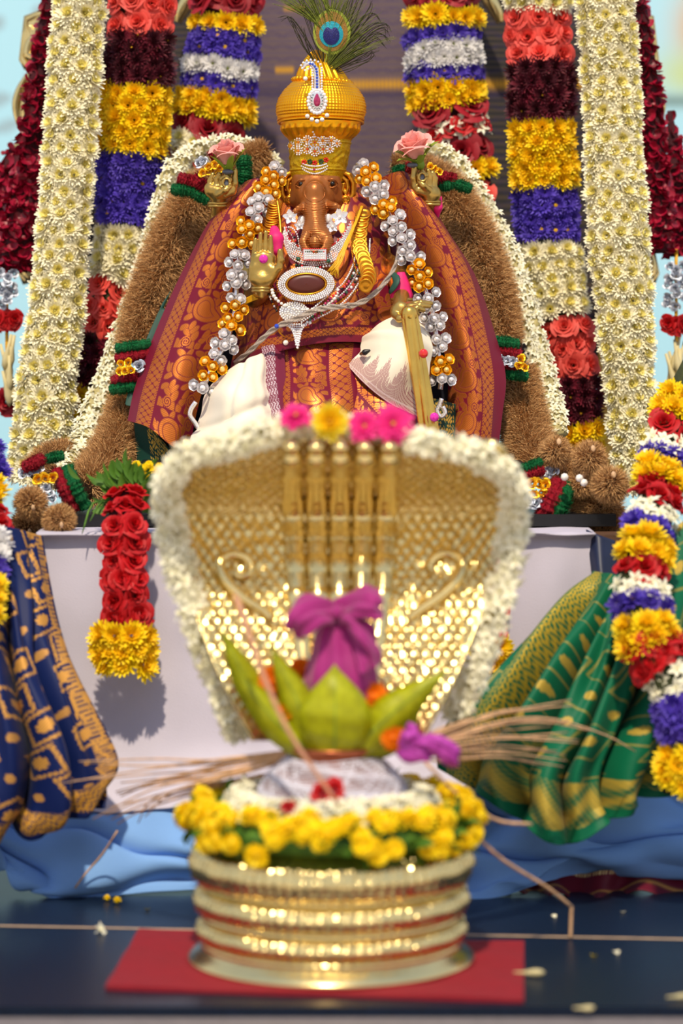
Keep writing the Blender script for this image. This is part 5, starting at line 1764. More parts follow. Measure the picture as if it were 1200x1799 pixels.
# dark sash behind the bead garland
patch('maroon_sash', [[(684, 408, 4.29), (712, 408, 4.262), (748, 424, 4.29)], [(690, 470, 4.28), (722, 470, 4.245), (762, 480, 4.28)], [(676, 530, 4.285), (722, 540, 4.24), (764, 545, 4.28)], [(664, 590, 4.26), (722, 600, 4.225), (770, 600, 4.26)]],
      70, 60, mat('dark_maroon_silk', C(62, 12, 44), 0.55, 0, 0.12, 40), None, None, fold_noise(.003, 5, 9), label='plain dark maroon sash behind the hand on the mace', cat='sari cloth')
mb = MB()
rows = []
for y, hw_ in ((478, 6), (490, 11), (505, 16), (518, 20), (526, 18)):
    c = P(705 + (y - 500) * .02, y, 4.205)
    rows.append([(c.x + (hw_ * R1 + .0007 * math.sin(7 * a)) * math.cos(a), c.y + hw_ * .8 * R1 * math.sin(a), c.z) for a in (2 * PI * j / 40 for j in range(40))])
mb.grid(rows, 0, True)
obj('cuff_cloth', mb.mesh('cuff_cloth', 'magenta_cloth'), None, 'crimson cloth cuff above the hand on the mace', 'cloth')
mb = MB()
mb.tube(path3([(690, 478, 4.215), (697, 494, 4.190), (684, 515, 4.195)], 8), [.002, .005, .0055, .006, .006, .006, .005, .003], 8, flat=.3)
obj('green_trim', mb.mesh('green_trim', 'green_lining'), None, 'dark green cloth strip beside the crimson cuff', 'cloth')
b = Blob()
b.chain([A3(482, 404, 4.215), A3(485, 420, 4.205), A3(487, 440, 4.20)], [8 * R1, 13 * R1, 9 * R1], .004)
obj('sleeve_cloth', b.mesh('sleeve_cloth', 'magenta_cloth', .0015), None, 'pink cloth tuft behind the raised open palm', 'cloth')
b = Blob()
b.chain([A3(772, 348, 4.275), A3(768, 364, 4.268), A3(766, 386, 4.28)], [5 * R1, 9 * R1, 4 * R1], .004)
obj('sleeve_cloth', b.mesh('sleeve_cloth', 'magenta_cloth', .0015), None, 'pink cloth tuft below the raised hand at the right', 'cloth')

# cream silk over the knees
g = [[(472, 622, 4.21), (440, 628, 4.18), (405, 648, 4.185), (372, 676, 4.22)],
     [(480, 668, 4.185), (440, 672, 4.12), (396, 690, 4.125), (352, 716, 4.20)],
     [(492, 720, 4.16), (440, 730, 4.09), (386, 750, 4.10), (338, 772, 4.18)],
     [(500, 800, 4.15), (440, 810, 4.08), (386, 820, 4.09), (330, 830, 4.17)]]
dh = patch('cream_dhoti', g, 120, 110, 'cream_silk', None, None,
           lambda U, V, S_, T: .004 * np.sin(V * 7 + 7 * U + 1.5 * np.sin(3 * U)) * np.sin(PI * U * .9) - .004 * np.exp(-((V - .45 - .25 * U) / .05) ** 2) * (U < .6) - .005 * np.exp(-((U - .62 + .25 * (V - .5) ** 2) / .05) ** 2) + .003 * np.sin(U * 15 + V * 5) * U + .004 * np.exp(-((V - .15 - .1 * U) / .05) ** 2), label='cream silk wrapped over the left knee of the idol', cat='dhoti')


def thread_col(U, V, S_, T):
    m = (np.sin(S_ * 2600) > -.1) & (np.sin(T * 1500 + 2 * np.sin(S_ * 500)) > -.4)
    return paint(np.array(C(112, 34, 60)), [(m * (V < .62), C(206, 190, 200), 0.2)])


patch('dhoti_edge', [[(460, 610, 4.21), (478, 606, 4.205), (500, 606, 4.212)], [(462, 670, 4.17), (480, 664, 4.165), (502, 662, 4.175)], [(472, 740, 4.13), (490, 736, 4.125), (510, 732, 4.14)]], 190, 60, 'zari_soft', dh, thread_col, None, label='maroon edge with silver threads')
g = [[(644, 590, 4.215), (668, 568, 4.195), (700, 556, 4.19), (746, 562, 4.215)],
     [(636, 606, 4.20), (672, 592, 4.15), (712, 588, 4.138), (756, 600, 4.175)],
     [(636, 620, 4.185), (668, 622, 4.138), (708, 634, 4.124), (756, 656, 4.16)],
     [(622, 632, 4.18), (654, 650, 4.14), (694, 674, 4.128), (752, 700, 4.155)],
     [(610, 642, 4.182), (640, 674, 4.15), (682, 708, 4.138), (744, 744, 4.155)]]


def temple_col(U, V, S_, T):
    u = (U - .44) / .56                    # 0 at spike tips, 1 at the hem
    spike = np.abs(((V * 5.0) % 1) - .5) * 2
    fine = np.abs(((V * 40) % 1) - .5) * 2
    lim = .04 + .5 * spike + .16 * fine
    body = (u > lim) * 1.0
    thr = (np.sin(T * 2 * PI / .0016) > -.35)
    stripe = (u > .78) * (np.sin(u * 60) > .55)
    return paint(np.array(C(240, 230, 208)), [(body * thr * .9, C(150, 56, 84), 0), (stripe * .7, C(232, 214, 214), 0), ((u > .98) * 1.0, MAROON, 0)])


patch('cream_dhoti', g, 330, 260, 'zari_soft', None, temple_col, lambda U, V, S_, T: .005 * np.exp(-((U - .12 - .2 * V) / .07) ** 2) + .003 * np.sin(V * 9 + 3 * U) * np.sin(PI * U), label='cream silk with maroon spiked border over the right knee of the idol', cat='dhoti')
b = Blob(); b.chain([A3(634, 622, 4.165), A3(641, 619, 4.15), A3(648, 616, 4.148)], [3 * R1, 4.5 * R1, 3 * R1], .003)
obj('cloth_knot', b.mesh('cloth_knot', 'black_lacquer', .0014), None, 'small dark knot at the corner of the spiked border', 'knot')

# ---------------------------------------------------------------- gold mace
mace = thing('mace', 'twisted golden mace standing upright under the right hand', 'mace', tuple(P(762, 800, 4.10)))
mb = MB(); rows = []
for i in range(70):
    s_ = i / 69
    y = 552 + s_ * 260
    c = P(719 + s_ * 45, y, 4.128 - .02 * s_)
    r = (13 + 4.2 * s_) * R1
    rows.append([(c.x + r * (1 + .13 * math.cos(6 * a + 5.5 * s_)) * math.cos(a), c.y + r * (1 + .13 * math.cos(6 * a + 5.5 * s_)) * math.sin(a), c.z) for a in (2 * PI * j / 84 for j in range(84))])
mb.grid(rows, 0, True)
obj('shaft', mb.mesh('shaft', 'mace_gold'), mace)
mb = MB(); rows = []
for y, r in ((560, 13), (558, 14), (552, 14.2), (546, 13.6), (541, 11), (538, 7), (536.5, 1)):
    c = P(719, y, 4.128)
    rows.append([(c.x + r * R1 * math.cos(a), c.y + r * R1 * math.sin(a), c.z) for a in (2 * PI * j / 28 for j in range(28))])
mb.grid(rows, 0, True)
obj('cap', mb.mesh('cap', 'mace_gold'), mace)
for x, y, mm, nm in ((744, 621, 'red_gem', 'red_gem'), (763, 733, 'magenta_gem', 'magenta_gem')):
    mb = MB(); mb.ball(P(x, y, 4.122 - .016 - (y - 552) / 260 * .022), 8 * R1, 12, 8, 0, (1, .6, 1))
    obj(nm, mb.mesh(nm, mm), mace)

# ---------------------------------------------------------------- silver and gold bead garland over the shoulders
def bead_garland(label, path, golds, w_px=50):
    pts, px = spath(path)
    root = thing('bead_garland', label, 'garland', tuple(pts[-1]))
    seg = np.concatenate([[0], np.cumsum(np.linalg.norm(np.diff(pts, axis=0), axis=1))])
    mb_ = MB(); mb_.tube(pts[::8], .004, 6); obj('garland_cord', mb_.mesh('garland_cord', 'silver_foil'), root)
    step = 19 * R1
    n_ = int(seg[-1] / step)
    for i in range(n_):
        j = min(int(np.searchsorted(seg, (i + .5) * step)), len(pts) - 2)
        c = Vector(pts[j])
        t = (Vector(pts[j + 1]) - Vector(pts[j])).normalized()
        sd = t.cross(FRONT).normalized()
        gold_ = any(a <= px[j, 1] <= b_ for a, b_ in golds)
        wl = px[j, 3] if px.shape[1] > 3 else w_px
        nn = 3 if i % 2 else 2
        for q in range(nn):
            f_ = (q - (nn - 1) / 2) / 1.0
            off_ = f_ * wl * .33 * R1
            pos = c + sd * off_ + t * random.uniform(-.25, .25) * step + Vector((0, -.010 + .008 * f_ * f_ + random.uniform(-.003, .002), 0))
            nrm = (Vector((0, -1, 0)) + sd * f_ * .55 + t * random.uniform(-.35, .25)).normalized()
            r = random.uniform(11.2, 13.2) * R1
            o = obj('gold_bead_flower' if gold_ else 'silver_bead_flower', MS_GOLD if gold_ else MS_SILVER, root, mw=align(pos, nrm, r))
            sub('pearl', MS_GPEARL if gold_ else MS_CPEARL, o, Matrix.Translation((0, 0, .12)) @ Matrix.Scale(.46, 4))
    return root


BL = [(494, 292, 4.30), (476, 318, 4.275), (462, 352, 4.255), (442, 388, 4.235), (426, 425, 4.225), (417, 480, 4.215), (413, 540, 4.205), (400, 596, 4.195), (376, 640, 4.185), (352, 692, 4.175)]
bg_l = bead_garland('silver and gold bead garland down the left side of the idol', BL, ((304, 338), (390, 432), (538, 590), (642, 676)), 46)
BR_ = [(628, 288, 4.30), (650, 312, 4.275), (668, 350, 4.255), (690, 388, 4.235), (710, 428, 4.225), (730, 470, 4.215), (748, 512, 4.205), (762, 560, 4.195), (768, 610, 4.185), (776, 655, 4.18), (772, 696, 4.175)]
bg_r = bead_garland('silver and gold bead garland down the right side of the idol', BR_, ((296, 322), (352, 384), (466, 512), (616, 668)), 46)
for root, L in ((bg_l, [(344, 706), (336, 718), (334, 730), (342, 742), (348, 752)]), (bg_r, [(776, 700), (772, 712), (768, 722), (774, 732), (782, 726), (778, 714)])):
    mb = MB(); mb.tube(path3([(x, y, 4.165) for x, y in L], 20), .0035, 8)
    obj('hook', mb.mesh('hook', 'silver_foil'), root)

# ---------------------------------------------------------------- necklaces
def beads(name, paths, root, m_, r, gap=1.9, mi_fn=None):
    """tiny set stones along several lines: one part"""
    mb_ = MB()
    mats = m_ if isinstance(m_, list) else [m_]
    for L in paths:
        pts_ = cr([list(P(*q)) for q in L], 160)
        sg_ = np.concatenate([[0], np.cumsum(np.linalg.norm(np.diff(pts_, axis=0), axis=1))])
        n_ = max(2, int(sg_[-1] / (r * R1 * gap)))
        for i in range(n_):
            s_ = sg_[-1] * i / (n_ - 1)
            p = Vector([np.interp(s_, sg_, pts_[:, k_]) for k_ in range(3)])
            mb_.ball(p, r * R1 * random.uniform(.85, 1.1), 5, 3, random.choices(range(len(mats)), weights=[mi_fn] + [1] * (len(mats) - 1) if mi_fn else None)[0])
    return obj(name, mb_.mesh(name, mats, True), root, kind='stuff')


# neck collar
col_ = thing('diamond_collar', 'white stone collar with a red edged front plate under the trunk', 'necklace', tuple(P(553, 455, 4.2)))
arc = lambda dy, k_=1.0, d=4.195: [(500 - dy * .2, 404 + dy * .6, d + .03), (508, 430 + dy, d + .01), (528, 444 + dy, d), (553, 448 + dy, d - .004), (580, 443 + dy, d), (602, 424 + dy, d + .012), (616, 396 + dy * .6, d + .03)]
beads('white_stones', [arc(dy) for dy in (-6, -2, 2, 6, 10, 14, 18)], col_, 'diamond', 2.1)
beads('red_stones', [arc(-10)], col_, ['red_gem', 'diamond'], 1.6)
mb = MB(); mb.grid([[P(x, y, 4.183 - .0001 * (x - 553) ** 2 * .05) for x in np.linspace(533, 573, 9)] for y in (438, 447, 456)])
mb.box(tuple(P(533, 456, 4.184)), tuple(P(573, 438, 4.188)))
fp = obj('front_plate', mb.mesh('front_plate', 'silver_foil'), col_)
rect = [(533, 437), (573, 437), (573, 457), (533, 457), (533, 437)]
beads('plate_edge', [[(*rect[i], 4.182), (*rect[i + 1], 4.182)] for i in range(4)], col_, 'red_gem', 1.5)
beads('white_stones', [[(537, y, 4.182), (569, y, 4.182)] for y in (446, 450, 454)], col_, 'diamond', 1.7)
beads('green_stones', [[(537, 442, 4.182), (569, 442, 4.182)]], col_, ['green_gem', 'red_gem'], 1.6)
for x, y in ((524, 455), (577, 459)):
    mb = MB(); mb.ball((0, 0, 0), 1, 9, 5); obj('green_gem', mb.mesh('green_gem', 'green_gem'), col_, mw=align(P(x, y, 4.182), (0, -1, 0), 4.4 * R1, 0))
beads('mixed_stones', [[(520, 466, 4.19), (545, 470, 4.185), (560, 470, 4.185), (584, 466, 4.19)]], col_, ['diamond', 'green_gem', 'red_gem'], 2.6)

# side ornament and silver flowers at the cheeks
so = thing('stone_leaf_ornament', 'leaf shaped white stone ornament with dark red gems left of the trunk', 'ornament', tuple(P(512, 420, 4.22)))
beads('white_stones', [[(500, 400, 4.225), (512, 400, 4.22), (522, 412, 4.218), (526, 432, 4.218)], [(500, 402, 4.225), (504, 420, 4.222), (514, 434, 4.22), (526, 436, 4.218)], [(504, 404, 4.225), (512, 412, 4.22), (520, 430, 4.218)]], so, 'diamond', 2.0)
beads('dark_stones', [[(510, 406, 4.218), (517, 416, 4.216), (520, 430, 4.216)]], so, ['ruby', 'black_lacquer', 'red_gem'], 2.6)
for k_, (x, y, d, lb) in enumerate(((597, 381, 4.225, 'largest silver flower ornament, right of the trunk under the ear'), (584, 398, 4.228, 'small silver flower ornament touching the trunk on its right'), (510, 381, 4.228, 'silver flower ornament under the left ear'), (526, 396, 4.232, 'small silver flower ornament touching the trunk on its left'))):
    fo = thing('silver_flower', lb, 'ornament', tuple(P(x, y, d)))
    mb = MB()
    for i in range(5):
        petal(mb, 2 * PI * i / 5 + .3, .1, 0, .95, .36, .15, .2, 0, .3, 4, (.5, 1, .9, .3))
    r_ = (15, 11, 13, 9)[k_] * R1
    obj('petals', mb.mesh('petals', 'silver_foil'), fo, mw=align(P(x, y, d), (0, -1, .1), r_, .2))
    beads('stones', [[(x + 9 * q * math.cos(a) * r_ / (13 * R1), y + 9 * q * math.sin(a) * r_ / (13 * R1), d - .004) for q in (.2, 1)] for a in np.arange(.3, 6.4, 2 * PI / 5)], fo, 'diamond', 1.5)
    obj('pearl', MS_PEARL, fo, mw=align(P(x, y, d - .003), (0, -1, 0), 2.6 * R1))
for k_, (x, y, lb) in enumerate(((530, 388, 'round silver stud behind the trunk at the left'), (577, 385, 'round silver stud behind the trunk at the right'))):
    mb = MB(); mb.ball(P(x, y, 4.24), 8 * R1, 12, 8, 0, (1, .6, 1.2)); obj('silver_stud', mb.mesh('silver_stud', 'diamond'), None, lb, 'ornament')

# oval mirror pendant
ov = thing('oval_pendant', 'large oval brown mirror pendant with wide white stone rim on the chest', 'pendant', tuple(P(538, 532, 4.165)))
E = lambda rx, ry, d, n_=64: [P(538 + rx * math.cos(a), 499 + ry * math.sin(a) + (rx * math.cos(a)) * -.02, d) for a in np.linspace(0, 2 * PI, n_ + 1)[:-1]]
mb = MB(); mb.grid([E(rx, ry, d) for rx, ry, d in ((49, 30, 4.178), (49, 30, 4.170), (46, 27.5, 4.166), (34, 18, 4.166), (1, .5, 4.167))], 0, True)
obj('back_plate', mb.mesh('back_plate', 'gold'), ov)
mb = MB(); mb.grid([E(rx, ry, d) for rx, ry, d in ((33.5, 17.5, 4.1655), (32, 16.5, 4.163), (20, 10, 4.1618), (1, .5, 4.1614))], 0, True)
obj('mirror', mb.mesh('mirror', 'mirror_brown'), ov)
mb = MB(); q = E(34.5, 18.2, 4.163); mb.tube(q + [q[0]], 1.7 * R1, 7); obj('gold_rim', mb.mesh('gold_rim', 'gold'), ov)
for rx, ry, r in ((38.5, 21.2, 2.0), (42, 24, 2.0), (45.5, 26.8, 2.0), (48.6, 29.6, 2.0)):
    beads('white_stones', [[(538 + rx * math.cos(a), 499 + ry * math.sin(a) - .02 * rx * math.cos(a), 4.163) for a in np.linspace(0, 2 * PI, 40)]], ov, 'diamond', r, 1.75)
beads('gold_beads', [[(538 + 51 * math.cos(a), 500 + 32.5 * math.sin(a), 4.168) for a in np.linspace(-.1, PI + .2, 24)]], ov, 'gold', 1.9)
# pearls, gem strands
pe = thing('pearl_necklace', 'string of cream pearls hanging below the oval mirror', 'necklace', tuple(P(540, 550, 4.17)))
for i, a in enumerate(np.linspace(.05, PI - .05, 22)):
    obj('pearl', MS_PEARL, pe, mw=align(P(536 + 58 * math.cos(a), 508 + 36 * math.sin(a), 4.168), (0, -1, 0), random.uniform(2.8, 3.8) * R1, 0))
gm = thing('gem_necklace', 'broad multi strand necklace of white, red and green stones across the chest', 'necklace', tuple(P(600, 520, 4.2)))
beads('white_stones', [[(626 + q, 420, 4.235), (622 + q, 460, 4.20), (604 + q * .8, 496 + q * .5, 4.178), (575 + q * .6, 520 + q * .9, 4.168), (530, 560 + q * .5, 4.168)] for q in (0, 12, 24)], gm, 'diamond', 2.1)
beads('mixed_stones', [[(632 + q, 424, 4.232), (629 + q, 460, 4.196), (612 + q * .8, 496 + q * .5, 4.174), (585 + q * .6, 520 + q * .9, 4.166), (540, 566 + q * .5, 4.166)] for q in (0, 10)], gm, ['ruby', 'green_gem', 'diamond', 'red_gem', 'black_lacquer'], 2.9, 2.1)
beads('gold_beads', [[(650, 470, 4.20), (640, 500, 4.185), (600, 528, 4.172), (566, 552, 4.17)]], gm, 'gold', 2.2)
beads('dark_strand', [[(486, 470, 4.20), (478, 490, 4.195), (482, 512, 4.18), (492, 540, 4.175)], [(480, 475, 4.20), (472, 496, 4.195), (474, 520, 4.18), (486, 546, 4.175)]], gm, ['diamond', 'black_lacquer', 'gold', 'ruby'], 2.2)
# fringe
fr_ = thing('fringe_pendant', 'fan shaped white stone fringe pendant below the oval mirror', 'pendant', tuple(P(522, 612, 4.165)))
mb = MB(); b = Blob(); b.ell(A3(516, 548, 4.172), px3(24, 3, 17), .003)
obj('boss', b.mesh('boss', 'silver_foil', .0013), fr_)
beads('boss_stones', [[(516 + rx * math.cos(a), 548 + rx * .7 * math.sin(a), 4.167) for a in np.linspace(0, 2 * PI, 30)] for rx in (5, 10, 15, 20, 24)], fr_, ['diamond', 'pearl'], 2.1)
for i in range(13):
    x0 = 492 + i * 4.2
    ln = 612 - abs(i - 6.6) ** 1.45 * 3.4
    beads('fringe_string', [[(x0, 570, 4.168), (x0 * .55 + 524 * .45, (570 + ln) / 2, 4.163), (x0 * .35 + 524 * .65, ln, 4.160)]], fr_, 'diamond', 2.1, 1.7)
obj('pearl', MS_PEARL, fr_, mw=align(P(502, 602, 4.175), (0, -1, 0), 5 * R1, 0))
mb = MB(); mb.tube(path3([(494, 572, 4.172), (490, 582, 4.172), (500, 592, 4.174)], 8), .0012, 6); obj('ear_wire', mb.mesh('ear_wire', 'gold'), fr_)
# silver cord across the body
sc_ = thing('silver_braid', 'braided silver cord looping from the right shoulder across the waist', 'cord', tuple(P(420, 640, 4.2)))
for q in range(4):
    mb = MB()
    L = [(700, 432, 4.235), (696, 462, 4.222), (680, 492, 4.205), (650, 522, 4.185), (620, 536, 4.172), (580, 540, 4.160), (552, 546, 4.157), (520, 560, 4.158), (488, 574, 4.166), (462, 594, 4.18), (438, 618, 4.20), (412, 638, 4.23)]
    p_ = path3([(x + (q - 1.5) * .6, y + (q - 1.5) * 2.0, d - .002) for x, y, d in L], 90)
    p_ = [v_ + Vector((0, .0012 * math.sin(i * 1.1 + q * 1.57), .0008 * math.cos(i * 1.1 + q * 1.57))) for i, v_ in enumerate(p_)]
    mb.tube(p_, .0016, 5)
    obj('cord_strand', mb.mesh('cord_strand', 'silver_cord'), sc_)
mb = MB(); mb.ball(P(486, 573, 4.158), 4.2 * R1, 9, 6); obj('blue_bead', mb.mesh('blue_bead', 'blue_gem'), sc_)
mb = MB(); mb.ball(P(612, 534, 4.162), 3.6 * R1, 9, 6); obj('knot', mb.mesh('knot', 'silver_cord'), sc_)
# yellow tassel threads
yt = thing('yellow_tassel', 'bunch of yellow threads hanging beside the coin strand', 'tassel', tuple(P(590, 485, 4.17)))
for q in range(16):
    j = lambda s: random.uniform(-s, s)
    mb = MB(); mb.tube(path3([(636 + j(2), 362, 4.25), (622 + j(3), 396, 4.215), (608 + j(4), 430, 4.185), (597 + j(6), 456, 4.172), (585 + j(11), 482 + j(8), 4.166)], 14), .0008, 4)
    obj('thread', mb.mesh('thread', 'yellow_thread'), yt)
mb = MB(); mb.tube(path3([(487, 350, 4.24), (492, 390, 4.225), (494, 430, 4.205), (498, 462, 4.19)], 20), .0026, 6)
obj('thread_rope', mb.mesh('thread_rope', 'gold'), yt)
ys = thing('yellow_sash_threads', 'yellow thread bundle behind the open palm at the left', 'threads', tuple(P(440, 520, 4.21)))
for q in range(7):
    mb = MB(); mb.tube(path3([(430, 526 + q * 1.4, 4.215), (450, 516 + q * 1.6, 4.206), (478, 506 + q * 2, 4.196)], 8), .0011, 4)
    obj('thread', mb.mesh('thread', 'yellow_thread'), ys)
# coin strands
coin_mb = MB(); coin_mb.lathe([(.001, .09), (.3, .1), (.36, .06), (.7, .06), (.76, .11), (.94, .11), (1, .05), (1, -.07), (.001, -.08)], 20)
MS_COIN = coin_mb.mesh('coin', 'gold')
cn = thing('coin_necklace', 'strand of overlapping gold coins right of the trunk', 'necklace', tuple(P(642, 500, 4.19)))
CL = cr([[639, 376, 4.245], [633, 402, 4.228], [632, 430, 4.212], [640, 460, 4.192], [648, 484, 4.180], [642, 502, 4.172]], 16)
for i, (x, y, d) in enumerate(CL):
    obj('coin', MS_COIN, cn, mw=align(P(x + random.uniform(-1, 1), y, d), (random.uniform(-.12, .12), -1, 1.1 - .085 * i), (14 if i < 15 else 12.5) * R1))
beads('gold_beads', [[(628, 380, 4.24), (619, 410, 4.215), (618, 440, 4.20), (624, 470, 4.185), (634, 496, 4.18)]], cn, 'gold', 1.7)
cn2 = thing('coin_necklace', 'strand of stacked gold coins under the left ear', 'necklace', tuple(P(480, 405, 4.22)))
for i in range(13):
    obj('coin', MS_COIN, cn2, mw=align(P(484 - i * .8, 356 + i * 4.2, 4.244 - i * .0016), (random.uniform(-.1, .1), -.5, .8), 13 * R1))

# roses held in the raised hands
for k_, (x, y, d, sc, tl, lb) in enumerate(((398, 272, 4.245, .043, (-.1, -.4, 1), 'pink rosebud with green sepals held in the raised hand at the left'), (728, 260, 4.245, .047, (-.35, -.45, 1), 'fuller pink rose with green sepals held in the raised hand at the right'))):
    ro = thing('pink_rose', lb, 'rose', tuple(P(x, y + 26, d)))
    obj('bloom', rose_mesh('bloom', 'pink_petal', 40 + k_, 17, .5 if k_ == 0 else .75), ro, mw=align(P(x, y, d), tl, 1, .4, (sc * .8, sc * .8, sc * 1.1)))
    mb = MB()
    for i in range(5):
        petal(mb, 2 * PI * i / 5 + .9, .12, -.55, 1.0, .16, .9, -.9 if k_ else -.25, 0, .4, 6, (.6, 1, .9, .6, .05))
    mb.ball((0, 0, -.52), .2, 8, 5)
    obj('sepals', mb.mesh('sepals', 'sepal_green'), ro, mw=align(P(x, y, d), tl, 1, .4, (sc * .9, sc * .9, sc * 1.1)))
    q = P(x, y, d) - Vector(tl).normalized() * sc * .8
    mb = MB(); mb.tube([q, q - Vector(tl).normalized() * .02], .003, 6); obj('stem', mb.mesh('stem', 'sepal_green'), ro)
    mb = MB(); mb.ball(P(x + (2 if k_ == 0 else -4), y + 30, d - .002), 8 * R1, 9, 6, 0, (1.3, 1, .6)); obj('foil_wrap', mb.mesh('foil_wrap', 'lead_grey'), ro)


# ---------------------------------------------------------------- brass coiled serpent stand with five-headed hood
ND = 3.40
NX = P(582, 0, ND).x
stand = thing('serpent_stand', 'polished brass coiled serpent stand with scaled five headed hood', 'serpent stand', (NX, ND, 0.005))
NZ = 0.0055


def torus_ring(name, R, r, z, sq=1.0, scales=0, amp=.0010):
    n1 = 960 if scales else 160
    n2 = 40 if scales else 14
    th, ph = np.meshgrid(np.linspace(0, 2 * PI, n1, endpoint=False), np.linspace(0, 2 * PI, n2, endpoint=False), indexing='ij')
    rr = r + (amp * (.6 + .6 * np.sin(scales * 1.618 * th + 3 * np.sin(7 * ph))) * np.cos(scales * th + 5 * ph) * np.cos(scales * th - 5 * ph) if scales else 0)
    x = NX + (R + rr * np.cos(ph)) * np.cos(th)
    y = ND + (R + rr * np.cos(ph)) * np.sin(th)
    zz = NZ + z + rr * np.sin(ph) * sq
    i = np.arange(n1 * n2).reshape(n1, n2)
    j = np.roll(i, -1, 0)
    f = np.stack([i, j, np.roll(j, -1, 1), np.roll(i, -1, 1)], -1).reshape(-1, 4)
    return obj(name, np_mesh(name, np.stack([x, y, zz], -1).reshape(-1, 3), f, 'brass'), stand)


mb = MB()
mb.lathe([(.001, .0), (.174, .0), (.1755, .002), (.174, .005), (.166, .012), (.158, .018), (.153, .026), (.153, .150), (.001, .152)], 120, (NX, ND, NZ))
obj('base_skirt', mb.mesh('base_skirt', 'brass'), stand)
torus_ring('coil', .147, .0175, .038, .85, 42, .0030)
torus_ring('coil', .148, .0195, .074, .9, 42, .0032)
torus_ring('coil', .146, .0270, .118, 1.0, 42, .0036)
for z in (.021, .055, .0935):
    torus_ring('groove_band', .1545, .0052, z, 1.1)

HK = [(772, 3.435), (786, 3.444), (815, 3.478), (845, 3.522), (875, 3.562), (905, 3.574), (1000, 3.542), (1080, 3.514), (1190, 3.476), (1300, 3.446)]
HWK = [(772, 276), (786, 292), (815, 298), (845, 299), (875, 297), (905, 293), (1000, 275), (1080, 251), (1190, 208), (1300, 150)]
hd_ = lambda y: float(np.interp(y, [a[0] for a in HK], [a[1] for a in HK]))
hw__ = lambda y: float(np.interp(y, [a[0] for a in HWK], [a[1] for a in HWK]))
hcx = lambda y: 596 - (y - 772) * .006
hood_d = lambda x, y: hd_(y) - .035 * min(1.0, abs((x - hcx(y)) / hw__(y))) ** 2.2
g = []
for y, d in HK:
    g.append([(hcx(y) + s_ * hw__(y), y + (10 * abs(s_) ** 3 if y < 800 else 0), d - .035 * abs(s_) ** 2.2) for s_ in (-1, -.8, -.5, -.2, 0, .2, .5, .8, 1)])


def hood_scales(U, V, S_, T):
    t = T - T[:, -1:] / 2
    px_, py_ = .0145, .0112
    k = np.floor(S_ / py_)
    x = ((t + (np.mod(k, 2)) * px_ / 2) / px_) % 1 - .5
    y = (S_ / py_) % 1
    a = np.cos(PI * (t / px_ + S_ / (2 * py_))) * np.cos(PI * (t / px_ - S_ / (2 * py_)))
    ck = np.floor(S_ / (py_ * 1) + t / px_) * 12.9898 + np.floor(S_ / py_ - t / px_) * 78.233
    rn = np.mod(np.sin(ck) * 43758.5453, 1.0)
    h = .0030 * (.45 + 1.1 * rn) * np.abs(a) ** .7 + .0006 * np.sin(S_ * 1400 + t * 600)
    edge = np.clip(np.minimum(V, 1 - V) / .04, 0, 1) * np.clip(np.minimum(U, 1 - U) / .02, 0, 1)
    return h * edge


patch('hood', g, 330, 330, 'brass', stand, None, hood_scales, .006)
mb = MB(); q = [Vector(P(*a)) for a in g[0]]
edge_px = [(hcx(y) - hw__(y), y + (10 if y < 800 else 0), hood_d(hcx(y) - hw__(y), y)) for y in range(902, 771, -26)] + [(hcx(772) + s_ * hw__(772), 772 + 10 * abs(s_) ** 3, hood_d(hcx(772) + s_ * hw__(772), 772)) for s_ in np.linspace(-1, 1, 15)[1:-1]] + [(hcx(y) + hw__(y), y + (10 if y < 800 else 0), hood_d(hcx(y) + hw__(y), y)) for y in range(772, 903, 26)]
mb.tube(path3(edge_px, 150), .0055, 8)
obj('hood_rim', mb.mesh('hood_rim', 'brass'), stand)
for i in range(5):
    s0 = (i - 2)
    path = [(598 + s0 * 42.5, 782, 3.408), (598 + s0 * 42.5, 815, hd_(815) - .020), (597 + s0 * 42, 850, hd_(850) - .013), (597 + s0 * 41, 900, hd_(900) - .010), (597 + s0 * 40, 960, hd_(960) - .009), (597 + s0 * 38, 1040, hd_(1040) - .008), (597 + s0 * 33, 1140, hd_(1140) - .006), (597 + s0 * 26, 1280, hd_(1280) - .004)]
    pp = cr([list(a) for a in path], 150)
    rr = []
    for (x, y, d) in pp:
        r = 17.5 if y < 1040 else 17.5 - (y - 1040) * .02
        for yb, am, wb in ((838, 3.2, 4), (846, 2.0, 3), (880, 3.2, 4), (889, 3.6, 4), (898, 3.0, 3.5), (938, 3.4, 4), (946, 2.4, 3), (984, 3, 3.5), (992, 3.6, 3.5), (1000, 3, 3.5), (1044, 3.5, 4), (1052, 2.8, 3), (1120, 3, 4)):
            r += am * math.exp(-((y - yb) / wb) ** 2)
        rr.append(r * d / F)
    mb = MB(); mb.tube([P(*a) for a in pp], rr, 16, flat=.62)
    no = obj('neck', mb.mesh('neck', 'brass'), stand)
    b = Blob()
    xx = 598 + s0 * 43
    k_ = ND / F
    b.chain([P(xx, 828, 3.455), P(xx, 806, 3.416), P(xx, 786, 3.390)], [14 * k_, 17 * k_, 14 * k_], .006)
    b.ell(P(xx, 806, 3.402), (19 * k_, 24 * k_, 17 * k_), .004).ell(P(xx, 786, 3.388), (13 * k_, 16 * k_, 10 * k_), .004)
    for sx in (-1, 1):
        b.ell(P(xx + sx * 10, 788, 3.382), (4 * k_, 4 * k_, 4 * k_), .002)
    b.ell(P(xx, 768, 3.422), (9 * k_, 8 * k_, 12 * k_), .004)
    sub('head', b.mesh('head', 'brass', .0014), no)
